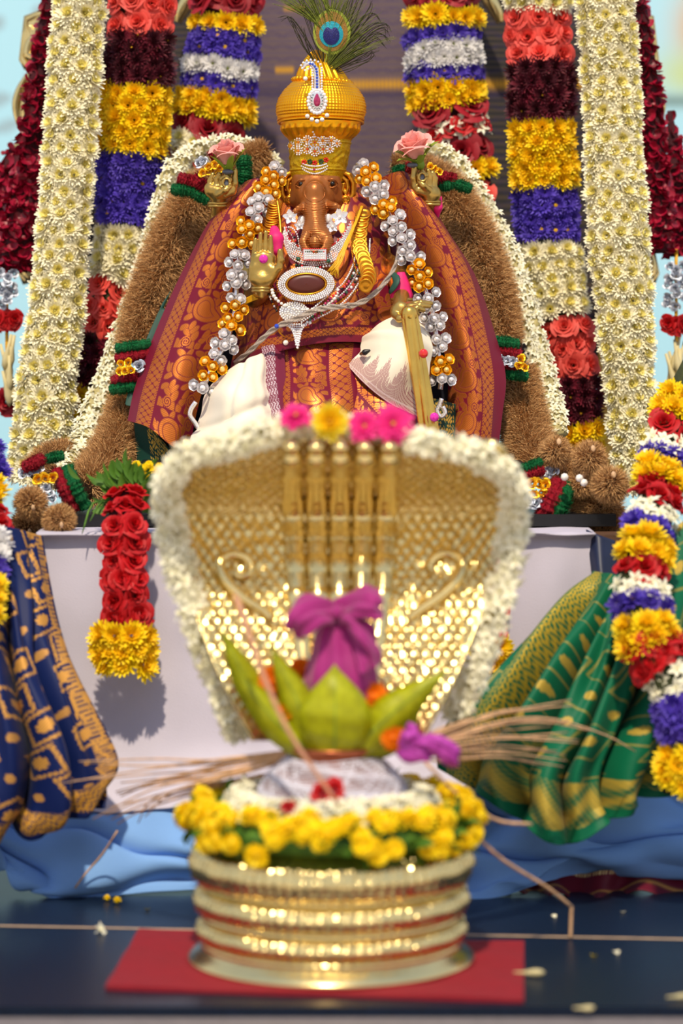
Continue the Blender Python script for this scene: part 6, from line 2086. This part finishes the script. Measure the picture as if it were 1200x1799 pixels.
for sgn, L in ((0, [(478, 1088), (462, 1072), (430, 1052), (402, 1026), (388, 1002), (390, 982), (408, 974), (430, 978), (442, 992), (436, 1008), (420, 1012), (410, 1002)]),
               (1, [(716, 1088), (734, 1074), (768, 1052), (798, 1026), (812, 1002), (808, 982), (790, 973), (770, 976), (757, 990), (762, 1004)])):
    mb = MB()
    n_ = 60
    pp = cr([[x, y, hood_d(x, y) - .012] for x, y in L], n_)
    mb.tube([P(*a) for a in pp], [(6.2 + 4.4 * math.sin(PI * (i / (n_ - 1)) ** .7)) * ND / F for i in range(n_)], 12)
    obj('scroll', mb.mesh('scroll', 'brass'), stand)

# ---------------------------------------------------------------- flowers on the hood
jg = [(420, 1300, 3.45, 44), (392, 1215, 3.445, 50), (358, 1130, 3.44, 56), (330, 1050, 3.44, 58), (310, 970, 3.44, 60), (296, 900, 3.42, 56), (296, 845, 3.375, 48), (330, 800, 3.345, 44), (400, 782, 3.342, 50), (450, 765, 3.345, 58), (520, 752, 3.37, 44), (600, 750, 3.375, 36), (680, 758, 3.37, 40), (750, 780, 3.342, 44), (830, 796, 3.345, 48), (890, 832, 3.37, 46), (906, 890, 3.415, 50), (898, 960, 3.44, 60), (880, 1040, 3.44, 64), (854, 1120, 3.44, 60), (826, 1200, 3.445, 56), (796, 1262, 3.45, 46)]
jg = [(x, y, d + .05, w_) for x, y, d, w_ in jg]
pts, px = spath(jg, 500)
root = thing('jasmine_garland', 'thick white jasmine string laid around the rim of the brass hood', 'garland', tuple(pts[0]))
hw_a = px[:, 3] * .5 * px[:, 2] / F
core(root, pts, hw_a * .8, 'core_cream')
seg = np.concatenate([[0], np.cumsum(np.linalg.norm(np.diff(pts, axis=0), axis=1))])
nrow = 98
for i in range(nrow):
    s_ = seg[-1] * (i + .5) / nrow
    j = min(int(np.searchsorted(seg, s_)), len(pts) - 2)
    t = (Vector(pts[j + 1]) - Vector(pts[j])).normalized()
    sd = t.cross(FRONT).normalized()
    for q in range(3):
        ph = (q - 1) * .95 + random.uniform(-.3, .3) + (.25 if i % 2 else -.25)
        n_ = (sd * math.sin(ph) + Vector((0, -1, 0)) * math.cos(ph) + t * random.uniform(-.6, .6)).normalized()
        pos = Vector(pts[j]) + (sd * math.sin(ph) + Vector((0, -.6, 0)) * math.cos(ph)) * hw_a[j] * .72 + t * random.uniform(-.004, .004)
        obj('jasmine_floret', random.choice(K['jasmine']['ms']), root, mw=align(pos, n_, .0178 * random.uniform(.8, 1.2)))
for x, y, d, r, me, nm, lb in ((520, 734, 3.40, 31, MS_PINK, 'pink_zinnia', 'hot pink flower on the brass hood, left of the yellow one'), (580, 742, 3.395, 36, MS_LEMON, 'yellow_daisy', 'single bright yellow flower on top of the brass hood'),
                               (640, 750, 3.398, 31, MS_PINK, 'pink_zinnia', 'hot pink flower just right of the yellow one on the brass hood'), (690, 746, 3.40, 37, MS_PINK, 'pink_zinnia', 'largest hot pink flower, right end of the row on the hood')):
    tl = (0, -1, 1.0) if x == 520 else (0.1 * (x > 600), -1, .25)
    obj(nm, me, None, lb, 'flower', mw=align(P(x, y, d), tl, r * d / F))

# ---------------------------------------------------------------- coil wreaths
def wreath(name, label, R, z, rad, kd, n, rs, leaves=0, arc0=-PI, arc1=PI):
    root_ = thing(name, label, 'wreath', (NX, ND, z))
    mb_ = MB()
    mb_.tube([(NX + R * math.cos(a), ND + R * math.sin(a), NZ + z) for a in np.linspace(0, 2 * PI, 50)], rad * .62, 8)
    obj('wreath_core', mb_.mesh('wreath_core', 'leaf_green' if leaves else 'core_cream'), root_)
    k_ = K[kd]
    for i in range(n):
        a = 2 * PI * (i + random.uniform(-.3, .3)) / n
        ph = random.uniform(-.65, 1.7)
        o_ = Vector((math.cos(a), math.sin(a), 0))
        nr = o_ * math.cos(ph) + Vector((0, 0, 1)) * math.sin(ph)
        pos = Vector((NX, ND, NZ + z)) + o_ * R + nr * rad * .8
        obj(k_['nm'], random.choice(k_['ms']), root_, mw=align(pos, nr + Vector((random.uniform(-.4, .4), random.uniform(-.4, .4), random.uniform(-.2, .4))), rs * random.uniform(.85, 1.15)))
    for i in range(leaves):
        a = random.uniform(0, 2 * PI)
        o_ = Vector((math.cos(a), math.sin(a), 0))
        ph = random.uniform(-.9, 1.5)
        nr = (o_ * math.cos(ph) + Vector((0, 0, 1)) * math.sin(ph)).normalized()
        pos = Vector((NX, ND, NZ + z)) + o_ * R + nr * rad * .6
        obj('leaf', MS_LEAF, root_, mw=align(pos, nr.cross(Vector((random.uniform(-1, 1), random.uniform(-1, 1), .3))), random.uniform(.018, .034)))
    return root_


wreath('flower_wreath', 'wreath of yellow button flowers and green leaves on the top coil', .153, .166, .026, 'button', 150, .0165, 330)
wreath('jasmine_wreath', 'white jasmine wreath around the shoulder of the copper pot', .108, .182, .026, 'jasmine', 250, .016)
for x, y, r in ((566, 1394, .016), (588, 1386, .015), (507, 1418, .010)):
    obj('red_rose', K['red']['ms'][0], None, {566: 'dark red rosebud on the threaded pot, left of the straw', 588: 'dark red rosebud on the threaded pot, right of the straw', 507: 'small red petal cluster on the jasmine wreath'}[x], 'rose', mw=align(P(x, y, 3.302 if y < 1410 else 3.285), (0, -1, .4), r))

# ---------------------------------------------------------------- copper pot wound with thread
pot = thing('water_pot', 'round copper pot wound with white thread inside the coil', 'pot', (NX, ND, .155))
mb = MB()
mb.lathe([(.001, .150), (.055, .150), (.082, .165), (.092, .185), (.090, .203), (.080, .222), (.064, .236), (.052, .243), (.050, .248), (.058, .254), (.0605, .257), (.0595, .260), (.052, .259), (.048, .250), (.001, .249)], 64, (NX + .002, ND, NZ))
obj('pot_body', mb.mesh('pot_body', 'copper'), pot)
mb = MB()
for i in range(46):
    a0 = random.uniform(0, 2 * PI)
    da = random.choice((-1, 1)) * random.uniform(.8, 1.9)
    L = []
    for s_ in np.linspace(0, 1, 9):
        z = .168 + (.245 - .168) * s_
        r = np.interp(z, [.165, .185, .203, .222, .236, .246], [.083, .093, .091, .081, .065, .053]) + .0012
        a = a0 + da * s_
        L.append((NX + .002 + r * math.cos(a), ND + r * math.sin(a), NZ + z))
    mb.tube(L, .0011, 4, cap=False)
for z in np.linspace(.17, .245, 32):
    r = np.interp(z, [.165, .185, .203, .222, .236, .246], [.083, .093, .091, .081, .065, .053]) + .0010
    mb.tube([(NX + .002 + r * math.cos(a), ND + r * math.sin(a), NZ + z + .002 * math.sin(3 * a + z * 300)) for a in np.linspace(0, 2 * PI, 33)], .0010, 4, cap=False)
obj('thread_winding', mb.mesh('thread_winding', 'white_thread'), pot, kind='stuff')

# mango leaves: a curved blade with a midrib, standing in the pot's mouth
def mango(label, base, mid, tip, wpx, bow=.012):
    lf = thing('mango_leaf', label, 'leaf', tuple(P(*base)))
    c = cr([list(base), list(mid), list(tip)], 22)
    mb_ = MB(); rows_ = []
    for i, (x, y, d) in enumerate(c):
        s_ = i / 21
        wv = wpx * .5 * (.42 + 1.1 * math.sin(PI * min(1, s_ * .78 + .12)) ** 1.1 - .42 * s_) * (1 - s_ ** 7)
        t = c[min(i + 1, 21)] - c[max(i - 1, 0)]
        nx, ny = -t[1], t[0]
        l_ = math.hypot(nx, ny)
        nx, ny = nx / l_, ny / l_
        rows_.append([P(x + nx * wv * q, y + ny * wv * q, d + bow * (q * q) * (wv / wpx * 2) + .0012 * math.sin(i * 1.1 + 2 * q)) for q in (-1, -.6, -.2, 0, .2, .6, 1)])
    mb_.grid(rows_)
    o_ = obj('blade', mb_.mesh('blade', 'mango_leaf'), lf)
    md = o_.modifiers.new('thickness', 'SOLIDIFY'); md.thickness = .0008
    mb_ = MB(); mb_.tube([r_[3] + Vector((0, -.0006, 0)) for r_ in rows_], [.0014 * (1 - i / 24) for i in range(22)], 5)
    obj('midrib', mb_.mesh('midrib', 'sepal_green'), lf)


mango('broad green mango leaf standing upright in the middle of the pot', (588, 1324, 3.345), (589, 1255, 3.322), (588, 1166, 3.335), 98)
mango('long mango leaf leaning left beside the middle one', (556, 1322, 3.355), (526, 1240, 3.345), (474, 1134, 3.35), 46)
mango('lower of the two outer left mango leaves', (545, 1322, 3.36), (480, 1262, 3.35), (412, 1176, 3.35), 48)
mango('uppermost outer left mango leaf behind the dry blade', (520, 1318, 3.39), (445, 1215, 3.385), (386, 1102, 3.385), 42)
mango('long mango leaf leaning out to the right', (618, 1322, 3.355), (686, 1256, 3.345), (786, 1178, 3.35), 54)
mango('shorter mango leaf behind the right leaning one', (630, 1324, 3.375), (690, 1290, 3.37), (746, 1226, 3.375), 44)
for k_, (x, y, d, r, lb) in enumerate(((486, 1202, 3.40, 33, 'largest orange marigold, left of the purple bundle'), (508, 1250, 3.375, 26, 'orange marigold low at the left between two leaves'), (528, 1178, 3.42, 20, 'small orange marigold tucked against the purple bundle at the left'),
                                        (652, 1228, 3.385, 28, 'orange marigold right of the purple bundle'), (694, 1270, 3.40, 30, 'orange marigold between the right leaves, upper'), (690, 1300, 3.36, 24, 'orange marigold lowest at the right above the purple petal'))):
    obj('orange_marigold', K['marigold']['ms'][0], None, lb, 'flower', mw=align(P(x, y, d), (random.uniform(-.3, .3), -1, .4), r * d / F / .85))

# coconut wrapped in purple cloth
co = thing('cloth_wrapped_coconut', 'coconut bundled in purple cloth with a knotted top on the pot', 'bundle', tuple(P(598, 1300, 3.40)))
b = Blob()
k_ = 3.4 / F
b.chain([P(598, 1238, 3.40), P(600, 1190, 3.40), P(596, 1130, 3.40), P(592, 1092, 3.40), P(590, 1074, 3.40)], [68 * k_, 60 * k_, 40 * k_, 22 * k_, 16 * k_], .012)
fold = lambda X, Y, Z: .0022 * np.sin(9 * np.arctan2(Y - 3.40, X - P(596, 0, 3.4).x) + 20 * Z) * np.clip((Z - .30) / .1, 0, 1)
obj('wrapped_body', b.mesh('wrapped_body', 'purple_cloth', .0024, fold), co)
fl = lambda nm, g_, f_: patch(nm, g_, 50, 40, 'purple_cloth', co, None, f_, .002)
fl('cloth_flap', [[(588, 1066, 3.40), (592, 1080, 3.375), (586, 1096, 3.38)], [(556, 1048, 3.385), (552, 1076, 3.352), (566, 1100, 3.36)], [(524, 1052, 3.38), (520, 1086, 3.345), (540, 1112, 3.355)], [(505, 1074, 3.385), (508, 1104, 3.36), (524, 1126, 3.365)]], fold_noise(.004, 5, 8))
fl('cloth_flap', [[(584, 1066, 3.40), (594, 1084, 3.375), (602, 1098, 3.38)], [(618, 1042, 3.385), (626, 1066, 3.352), (634, 1092, 3.36)], [(642, 1032, 3.38), (654, 1060, 3.345), (660, 1086, 3.355)], [(662, 1034, 3.39), (672, 1062, 3.36), (672, 1082, 3.365)]], fold_noise(.004, 5, 8, 1))
fl('cloth_flap', [[(592, 1076, 3.39), (602, 1084, 3.36), (612, 1080, 3.37)], [(612, 1106, 3.37), (632, 1112, 3.345), (652, 1096, 3.365)], [(626, 1146, 3.36), (648, 1146, 3.348), (668, 1132, 3.37)], [(634, 1186, 3.35), (652, 1176, 3.352), (664, 1164, 3.37)]], fold_noise(.004, 5, 9, 2))
b = Blob(); b.ell(P(592, 1076, 3.372), (15 * k_, 12 * k_, 13 * k_), .003)
obj('knot', b.mesh('knot', 'purple_cloth', .002, lambda X, Y, Z: .0015 * np.sin(X * 900)), co)

# orchid petal
op = thing('orchid_bloom', 'wilted magenta orchid bloom hanging at the right of the pot', 'flower', tuple(P(750, 1310, 3.33)))
for L in ([[(700, 1310, 3.345), (706, 1290, 3.335), (718, 1268, 3.34)], [(730, 1316, 3.325), (732, 1296, 3.315), (728, 1276, 3.33)], [(742, 1326, 3.33), (740, 1310, 3.32), (738, 1296, 3.33)]],
          [[(716, 1296, 3.33), (726, 1288, 3.325), (730, 1290, 3.33)], [(756, 1318, 3.315), (768, 1304, 3.305), (776, 1296, 3.315)], [(780, 1340, 3.315), (800, 1328, 3.305), (806, 1316, 3.315)], [(796, 1350, 3.325), (804, 1342, 3.32), (808, 1330, 3.325)]],
          [[(696, 1322, 3.345), (712, 1306, 3.33), (724, 1300, 3.335)], [(712, 1338, 3.335), (734, 1326, 3.318), (750, 1316, 3.325)], [(742, 1338, 3.335), (754, 1334, 3.325), (766, 1326, 3.33)]]):
    patch('petal', L, 22, 18, 'orchid_petal', op, None, fold_noise(.002, 4, 7), .0008)
mb = MB(); mb.ball(P(716, 1292, 3.325), .009, 9, 6, 0, (1, 1, .8)); obj('throat', mb.mesh('throat', 'orchid_petal'), op)

# ---------------------------------------------------------------- dried grass
def grass(label, stems, r=.0016, name='straw_bundle', m_='straw'):
    root_ = thing(name, label, 'dried grass', tuple(P(*stems[0][0])))
    for L in stems:
        mb_ = MB()
        n_ = 14
        mb_.tube(path3(L, n_), [r * (1 - .6 * i / (n_ - 1)) for i in range(n_)], 5)
        obj('straw', mb_.mesh('straw', m_), root_)
    return root_


j = lambda s: random.uniform(-s, s)
grass('bundle of dried grass fanning out to the left of the pot', [[(530 + j(10), 1322 + j(6), 3.42), (400 + j(20), 1332 + i * 3.0 + j(6), 3.47), (290 + j(20), 1342 + i * 5 + j(10), 3.53), (150 + i * 6 + j(60), 1345 + i * 8 + j(16), 3.62)] for i in range(13)] +
      [[(470, 1360, 3.46), (330, 1385 + 6 * i, 3.52), (250, 1405 + 9 * i, 3.56), (186 + 10 * i, 1432 + 8 * i, 3.62)] for i in range(3)], .0021)
grass('bundle of dried grass fanning out to the right of the pot over the green sari', [[(700 + j(8), 1312 + j(8), 3.40), (790 + j(10), 1276 + i * 3.6 + j(5), 3.44), (880 + j(15), 1246 + i * 5.4 + j(6), 3.5), (985 + j(40), 1232 + i * 7 + j(12), 3.58)] for i in range(17)] +
      [[(740, 1312, 3.42), (860, 1272, 3.48), (960, 1262, 3.55), (1060, 1290, 3.62), (1116, 1320, 3.66)], [(740, 1316, 3.42), (860, 1278, 3.48), (950, 1268, 3.55), (1040, 1284, 3.6)]], .0021)
mb = MB()
bl = thing('dry_grass_blade', 'long dry brown grass blade standing in front of the left leaves', 'dried grass', tuple(P(592, 1410, 3.26)))
p_ = path3([(412, 1040, 3.30), (436, 1110, 3.28), (466, 1195, 3.265), (510, 1290, 3.255), (596, 1416, 3.25)], 20)
mb.tube(p_, [.0008] + [.0045 - .0001 * i for i in range(1, 17)] + [.0028, .0026, .0024], 6, flat=.3)
obj('blade', mb.mesh('blade', mat('dry_blade', C(186, 134, 104), .6, 0, .15, 80)), bl)
fz = 3.52
ls = thing('grass_stalk', 'long bent grass stalk reaching from the pot to the right floor seam', 'dried grass', tuple(P(1003, 1650, 3.53)))
for L, nm in (([(748, 1340, 3.36), (800, 1392, 3.40), (870, 1440, 3.44), (934, 1448, 3.48)], 'stalk'), ([(820, 1450, 3.40), (880, 1508, 3.44), (960, 1558, 3.50), (1004, 1593, 3.53)], 'stalk'), ([(1004, 1593, 3.53), (1003, 1622, 3.531), (1002, 1648, 3.532)], 'stalk')):
    mb = MB(); mb.tube(path3(L, 12), .0022, 6); obj(nm, mb.mesh(nm, 'straw'), ls)
ls2 = thing('grass_stalk', 'thin grass stalk lying down the crumpled floor cloth at the left', 'dried grass', tuple(P(130, 1560, 3.8)))
mb = MB(); mb.tube(path3([(206, 1460, 3.74), (180, 1500, 3.765), (150, 1535, 3.775), (132, 1560, 3.78)], 10), .0014, 5); obj('stalk', mb.mesh('stalk', 'straw'), ls2)

# fallen bits on the stage
def fallen(label, x, y, me, nm, sc, n_=(0, 0, 1), sc3=None):
    d = 3636 / (y - HY)
    obj(nm, me, None, label, 'fallen flower', mw=align(P(x, y, d) + Vector((0, 0, sc * .3)), n_, sc, None, sc3))


fallen('fallen white jasmine flower on the left floor seam', 175, 1640, K['jasmine']['ms'][0], 'jasmine_floret', .014, (.6, -.3, .5))
fallen('fallen white bud beside the right corner of the red mat', 930, 1716, MS_BUD, 'tuberose_bud', .016, (1, -.25, .06), (.024, .024, .019))
fallen('fallen white bud near the front right corner of the stage', 1190, 1756, MS_BUD, 'tuberose_bud', .013, (1, .2, .06), (.016, .016, .013))
fallen('fallen white bud at the front edge of the stage right of the mat', 1026, 1776, MS_BUD, 'tuberose_bud', .012, (1, -.1, .06), (.016, .016, .012))
fallen('fallen yellow petal pair under the crumpled floor cloth, left one', 188, 1583, K['button']['ms'][0], 'yellow_button_flower', .006)
fallen('fallen yellow petal pair under the crumpled floor cloth, right one', 206, 1588, K['button']['ms'][1], 'yellow_button_flower', .007)
for x, y, lb in ((259, 1599, 'tiny yellow crumb left of the brass base on the dark floor'), (1044, 1681, 'tiny yellow petal right of the bent grass stalk'), (1084, 1676, 'tiny pale petal furthest right of the bent grass stalk'), (1094, 1604, 'tiny pale petal below the maroon zari hem'), (974, 1612, 'tiny petal just left of the bent stalk')):
    fallen(lb, x, y, K['wine']['ms'][0] if 'pale' not in lb else K['wine']['ms'][1], 'petal', .0045)
PET = [MB(), MB()]
for nm_, o_ in [(o.name, o) for o in COL.objects if o.name.startswith('petal') and o.parent is None and o.get('category') == 'fallen flower']:
    me = o_.data.copy(); me.materials.clear(); me.materials.append(M['yellow_petal'] if 'yellow' in o_['label'] else M['cream_petal']); o_.data = me

# ---------------------------------------------------------------- saris of the two side deities
BLUE, GRN = C(3, 24, 78), C(0, 96, 64)


def blue_col(U, V, S_, T):
    a = .35
    s = S_ * math.cos(a) + T * math.sin(a)
    t = -S_ * math.sin(a) + T * math.cos(a)
    c = .047
    k = np.floor(s / c)
    x = (s / c) % 1 - .5
    y = ((t + (np.mod(k, 2)) * c / 2) / c) % 1 - .5
    m = np.maximum(np.abs(x), np.abs(y))
    par = np.mod(np.floor(s / c) + np.floor((t + np.mod(k, 2) * c / 2) / c), 2)
    g_ = ((m > .36) & (m < .46) & (np.sin(s * 2400) * np.sin(t * 2400) > -.5)) | ((np.hypot(x, y) < .22) & (np.hypot(x, y) + .05 * np.cos(8 * np.arctan2(y, x)) < .22))
    g_ = g_ & (par > 0)
    dot = (np.hypot(x, y) < .14) & (par < 1)
    hem = np.clip((U - .80) / .02, 0, 1) * np.clip((.965 - U) / .01, 0, 1)
    hemg = hem * ((np.sin(s * 900 + 2 * np.sin(t * 300)) * np.sin(t * 800)) > -.25)
    side = (V > .93) & (np.sin(S_ * 900) > -.4) & (V < .985)
    return paint(np.array(BLUE), [(g_ * (U < .8), C(206, 152, 72), .7), (dot * (U < .8) * .8, C(206, 152, 72), .7), (hemg, C(206, 152, 60), .7), (side * .8, C(206, 152, 72), .7)])


g = [[(-160, 905, 3.88), (-60, 915, 3.84), (10, 925, 3.84), (74, 942, 3.90)],
     [(-160, 1060, 3.82), (-60, 1070, 3.78), (30, 1070, 3.77), (102, 1078, 3.85)],
     [(-160, 1180, 3.78), (-60, 1190, 3.73), (50, 1190, 3.72), (142, 1185, 3.80)],
     [(-160, 1300, 3.75), (-60, 1320, 3.70), (80, 1320, 3.69), (192, 1296, 3.78)],
     [(-160, 1420, 3.73), (-60, 1440, 3.69), (80, 1430, 3.69), (208, 1352, 3.77)],
     [(-160, 1500, 3.73), (-60, 1488, 3.71), (70, 1474, 3.71), (186, 1420, 3.76)]]
patch('blue_sari', g, 250, 230, 'zari_soft', None, blue_col,
      lambda U, V, S_, T: (.012 * np.sin(V * 24 + 3.2 * U) - .08 * (1 - np.abs(np.sin(V * 14 + 2.4 * U + .6 * np.sin(U * 6)))) ** 2.4 + .007 * np.sin(V * 43 - 6 * U)) * np.clip(U * 3, 0, 1) * np.clip((1.04 - V) * 6, 0, 1), .002,
      label='dark blue sari with gold squares draped at the left edge', cat='sari')


def green_col(U, V, S_, T):
    # U runs from the gathered waist down to the hem, V from the left border to the right one
    bord = (V < .14) & (V > .03)
    bg_ = bord * ((np.sin(S_ * 900 + 2.5 * np.sin(T * 500)) + np.sin(T * 1500 + 2 * np.sin(S_ * 300))) > -.2) * (.5 + .5 * ((V > .05) & (V < .12)))
    hem = (U > .80) & (U < .955)
    hg = hem * np.clip(.6 + .5 * np.sin(S_ * 160 + 2 * np.sin(T * 90)) + .4 * np.sin(S_ * 900) * np.sin(T * 800), 0, 1)
    s, t = S_ / .046, T / .050
    k = np.floor(t)
    x, y = ((s + .5 * np.mod(k, 2)) % 1) - .5, (t % 1) - .5
    rr = np.hypot(x, y)
    par = np.mod(np.floor(s + .5 * np.mod(k, 2)) + k, 2)
    but = (rr + .012 * np.cos(10 * np.arctan2(y, x)) < .15) & (U < .78)
    m = np.maximum(np.abs(x) * .9, np.abs(y))
    box = (m > .40) & (m < .46) & (par > 0) & (U < .80)
    return paint(np.array(GRN), [(but * .9 * (1 - bord), C(190, 160, 62), .55), (box * .45 * (1 - bord), C(190, 160, 62), .55), (bg_ * .85, C(206, 172, 48), .6), (hg * .8, C(196, 164, 58), .5)])


g = [[(1046, 1010, 3.90), (1072, 1012, 3.86), (1100, 1010, 3.84), (1150, 960, 3.84), (1230, 900, 3.86), (1320, 880, 3.90)],
     [(990, 1058, 3.87), (1036, 1076, 3.83), (1084, 1090, 3.80), (1150, 1080, 3.79), (1240, 1050, 3.81), (1320, 1040, 3.86)],
     [(930, 1132, 3.83), (992, 1150, 3.79), (1060, 1180, 3.76), (1140, 1190, 3.75), (1240, 1180, 3.78), (1330, 1180, 3.84)],
     [(856, 1216, 3.80), (934, 1246, 3.76), (1020, 1280, 3.72), (1110, 1290, 3.72), (1200, 1280, 3.77), (1320, 1280, 3.83)],
     [(796, 1286, 3.79), (876, 1330, 3.74), (976, 1372, 3.70), (1086, 1370, 3.71), (1174, 1340, 3.77), (1300, 1330, 3.83)],
     [(776, 1352, 3.78), (866, 1410, 3.73), (984, 1484, 3.69), (1090, 1436, 3.71), (1152, 1396, 3.77), (1290, 1370, 3.83)]]


def green_folds(U, V, S_, T):
    k = np.clip(U * 2.5, 0, 1) * np.clip((1 - U) * 8 + .35, 0, 1)
    return k * (.016 * np.sin(V * 30 + 2 * U) - .085 * (1 - np.abs(np.sin(V * 20 + 1.3 * U + .5 * np.sin(4 * U)))) ** 2.4 + .006 * np.sin(V * 53 - 5 * U)) + .006


patch('green_sari', g, 260, 330, 'zari_soft', None, green_col, green_folds, .002, label='emerald green sari with gold buds spread at the right, below the banded garland', cat='sari')
# dark garment edge between the white cloth and the right garland
patch('dark_sari_edge', [[(1030, 930, 3.98), (1052, 940, 3.96), (1080, 950, 3.97)], [(1040, 1000, 3.95), (1058, 1010, 3.93), (1086, 1010, 3.95)], [(1050, 1040, 3.94), (1066, 1050, 3.92), (1090, 1050, 3.94)]],
      30, 20, mat('navy_silk', C(24, 34, 66), .5, 0, .15, 40), None, None, None, label='narrow navy cloth edge beside the white altar cloth at the right', cat='cloth')


# ---------------------------------------------------------------- groups of like things
GROUPS = {'chrysanthemum_garland': 'long cream chrysanthemum garlands', 'mixed_garland': 'banded mixed flower garlands', 'petal_garland': 'dark red rose petal strings',
          'flower_tassel': 'tassels at the picture edges', 'vetiver_garland': 'brown vetiver garlands', 'jasmine_garland': 'jasmine strings', 'rose_garland': 'red rose garlands on the altar front',
          'brocade_drape': 'brocade drapes from the raised hands', 'bead_garland': 'bead garlands on the idol', 'silver_flower': 'silver flowers beside the trunk', 'silver_stud': 'silver studs beside the trunk',
          'coin_necklace': 'gold coin strands', 'pink_rose': 'pink roses in the raised hands', 'pink_zinnia': 'flowers on the brass hood', 'yellow_daisy': 'flowers on the brass hood', 'mango_leaf': 'mango leaves in the pot',
          'orange_marigold': 'orange marigolds around the purple bundle', 'straw_bundle': 'dried grass bundles', 'grass_stalk': 'loose grass stalks', 'cream_dhoti': 'cream silk over the knees', 'sleeve_cloth': 'pink cloth tufts',
          'red_rose': 'red rosebuds on the pot', 'jasmine_floret': 'fallen bits on the stage', 'tuberose_bud': 'fallen bits on the stage', 'yellow_button_flower': 'fallen bits on the stage', 'petal': 'fallen bits on the stage',
          'green_brocade': 'green and gold brocade pieces'}
for o in list(COL.objects):
    if o.parent is None and o.get('category'):
        g_ = GROUPS.get(o.name.split('.')[0])
        if g_:
            o['group'] = g_
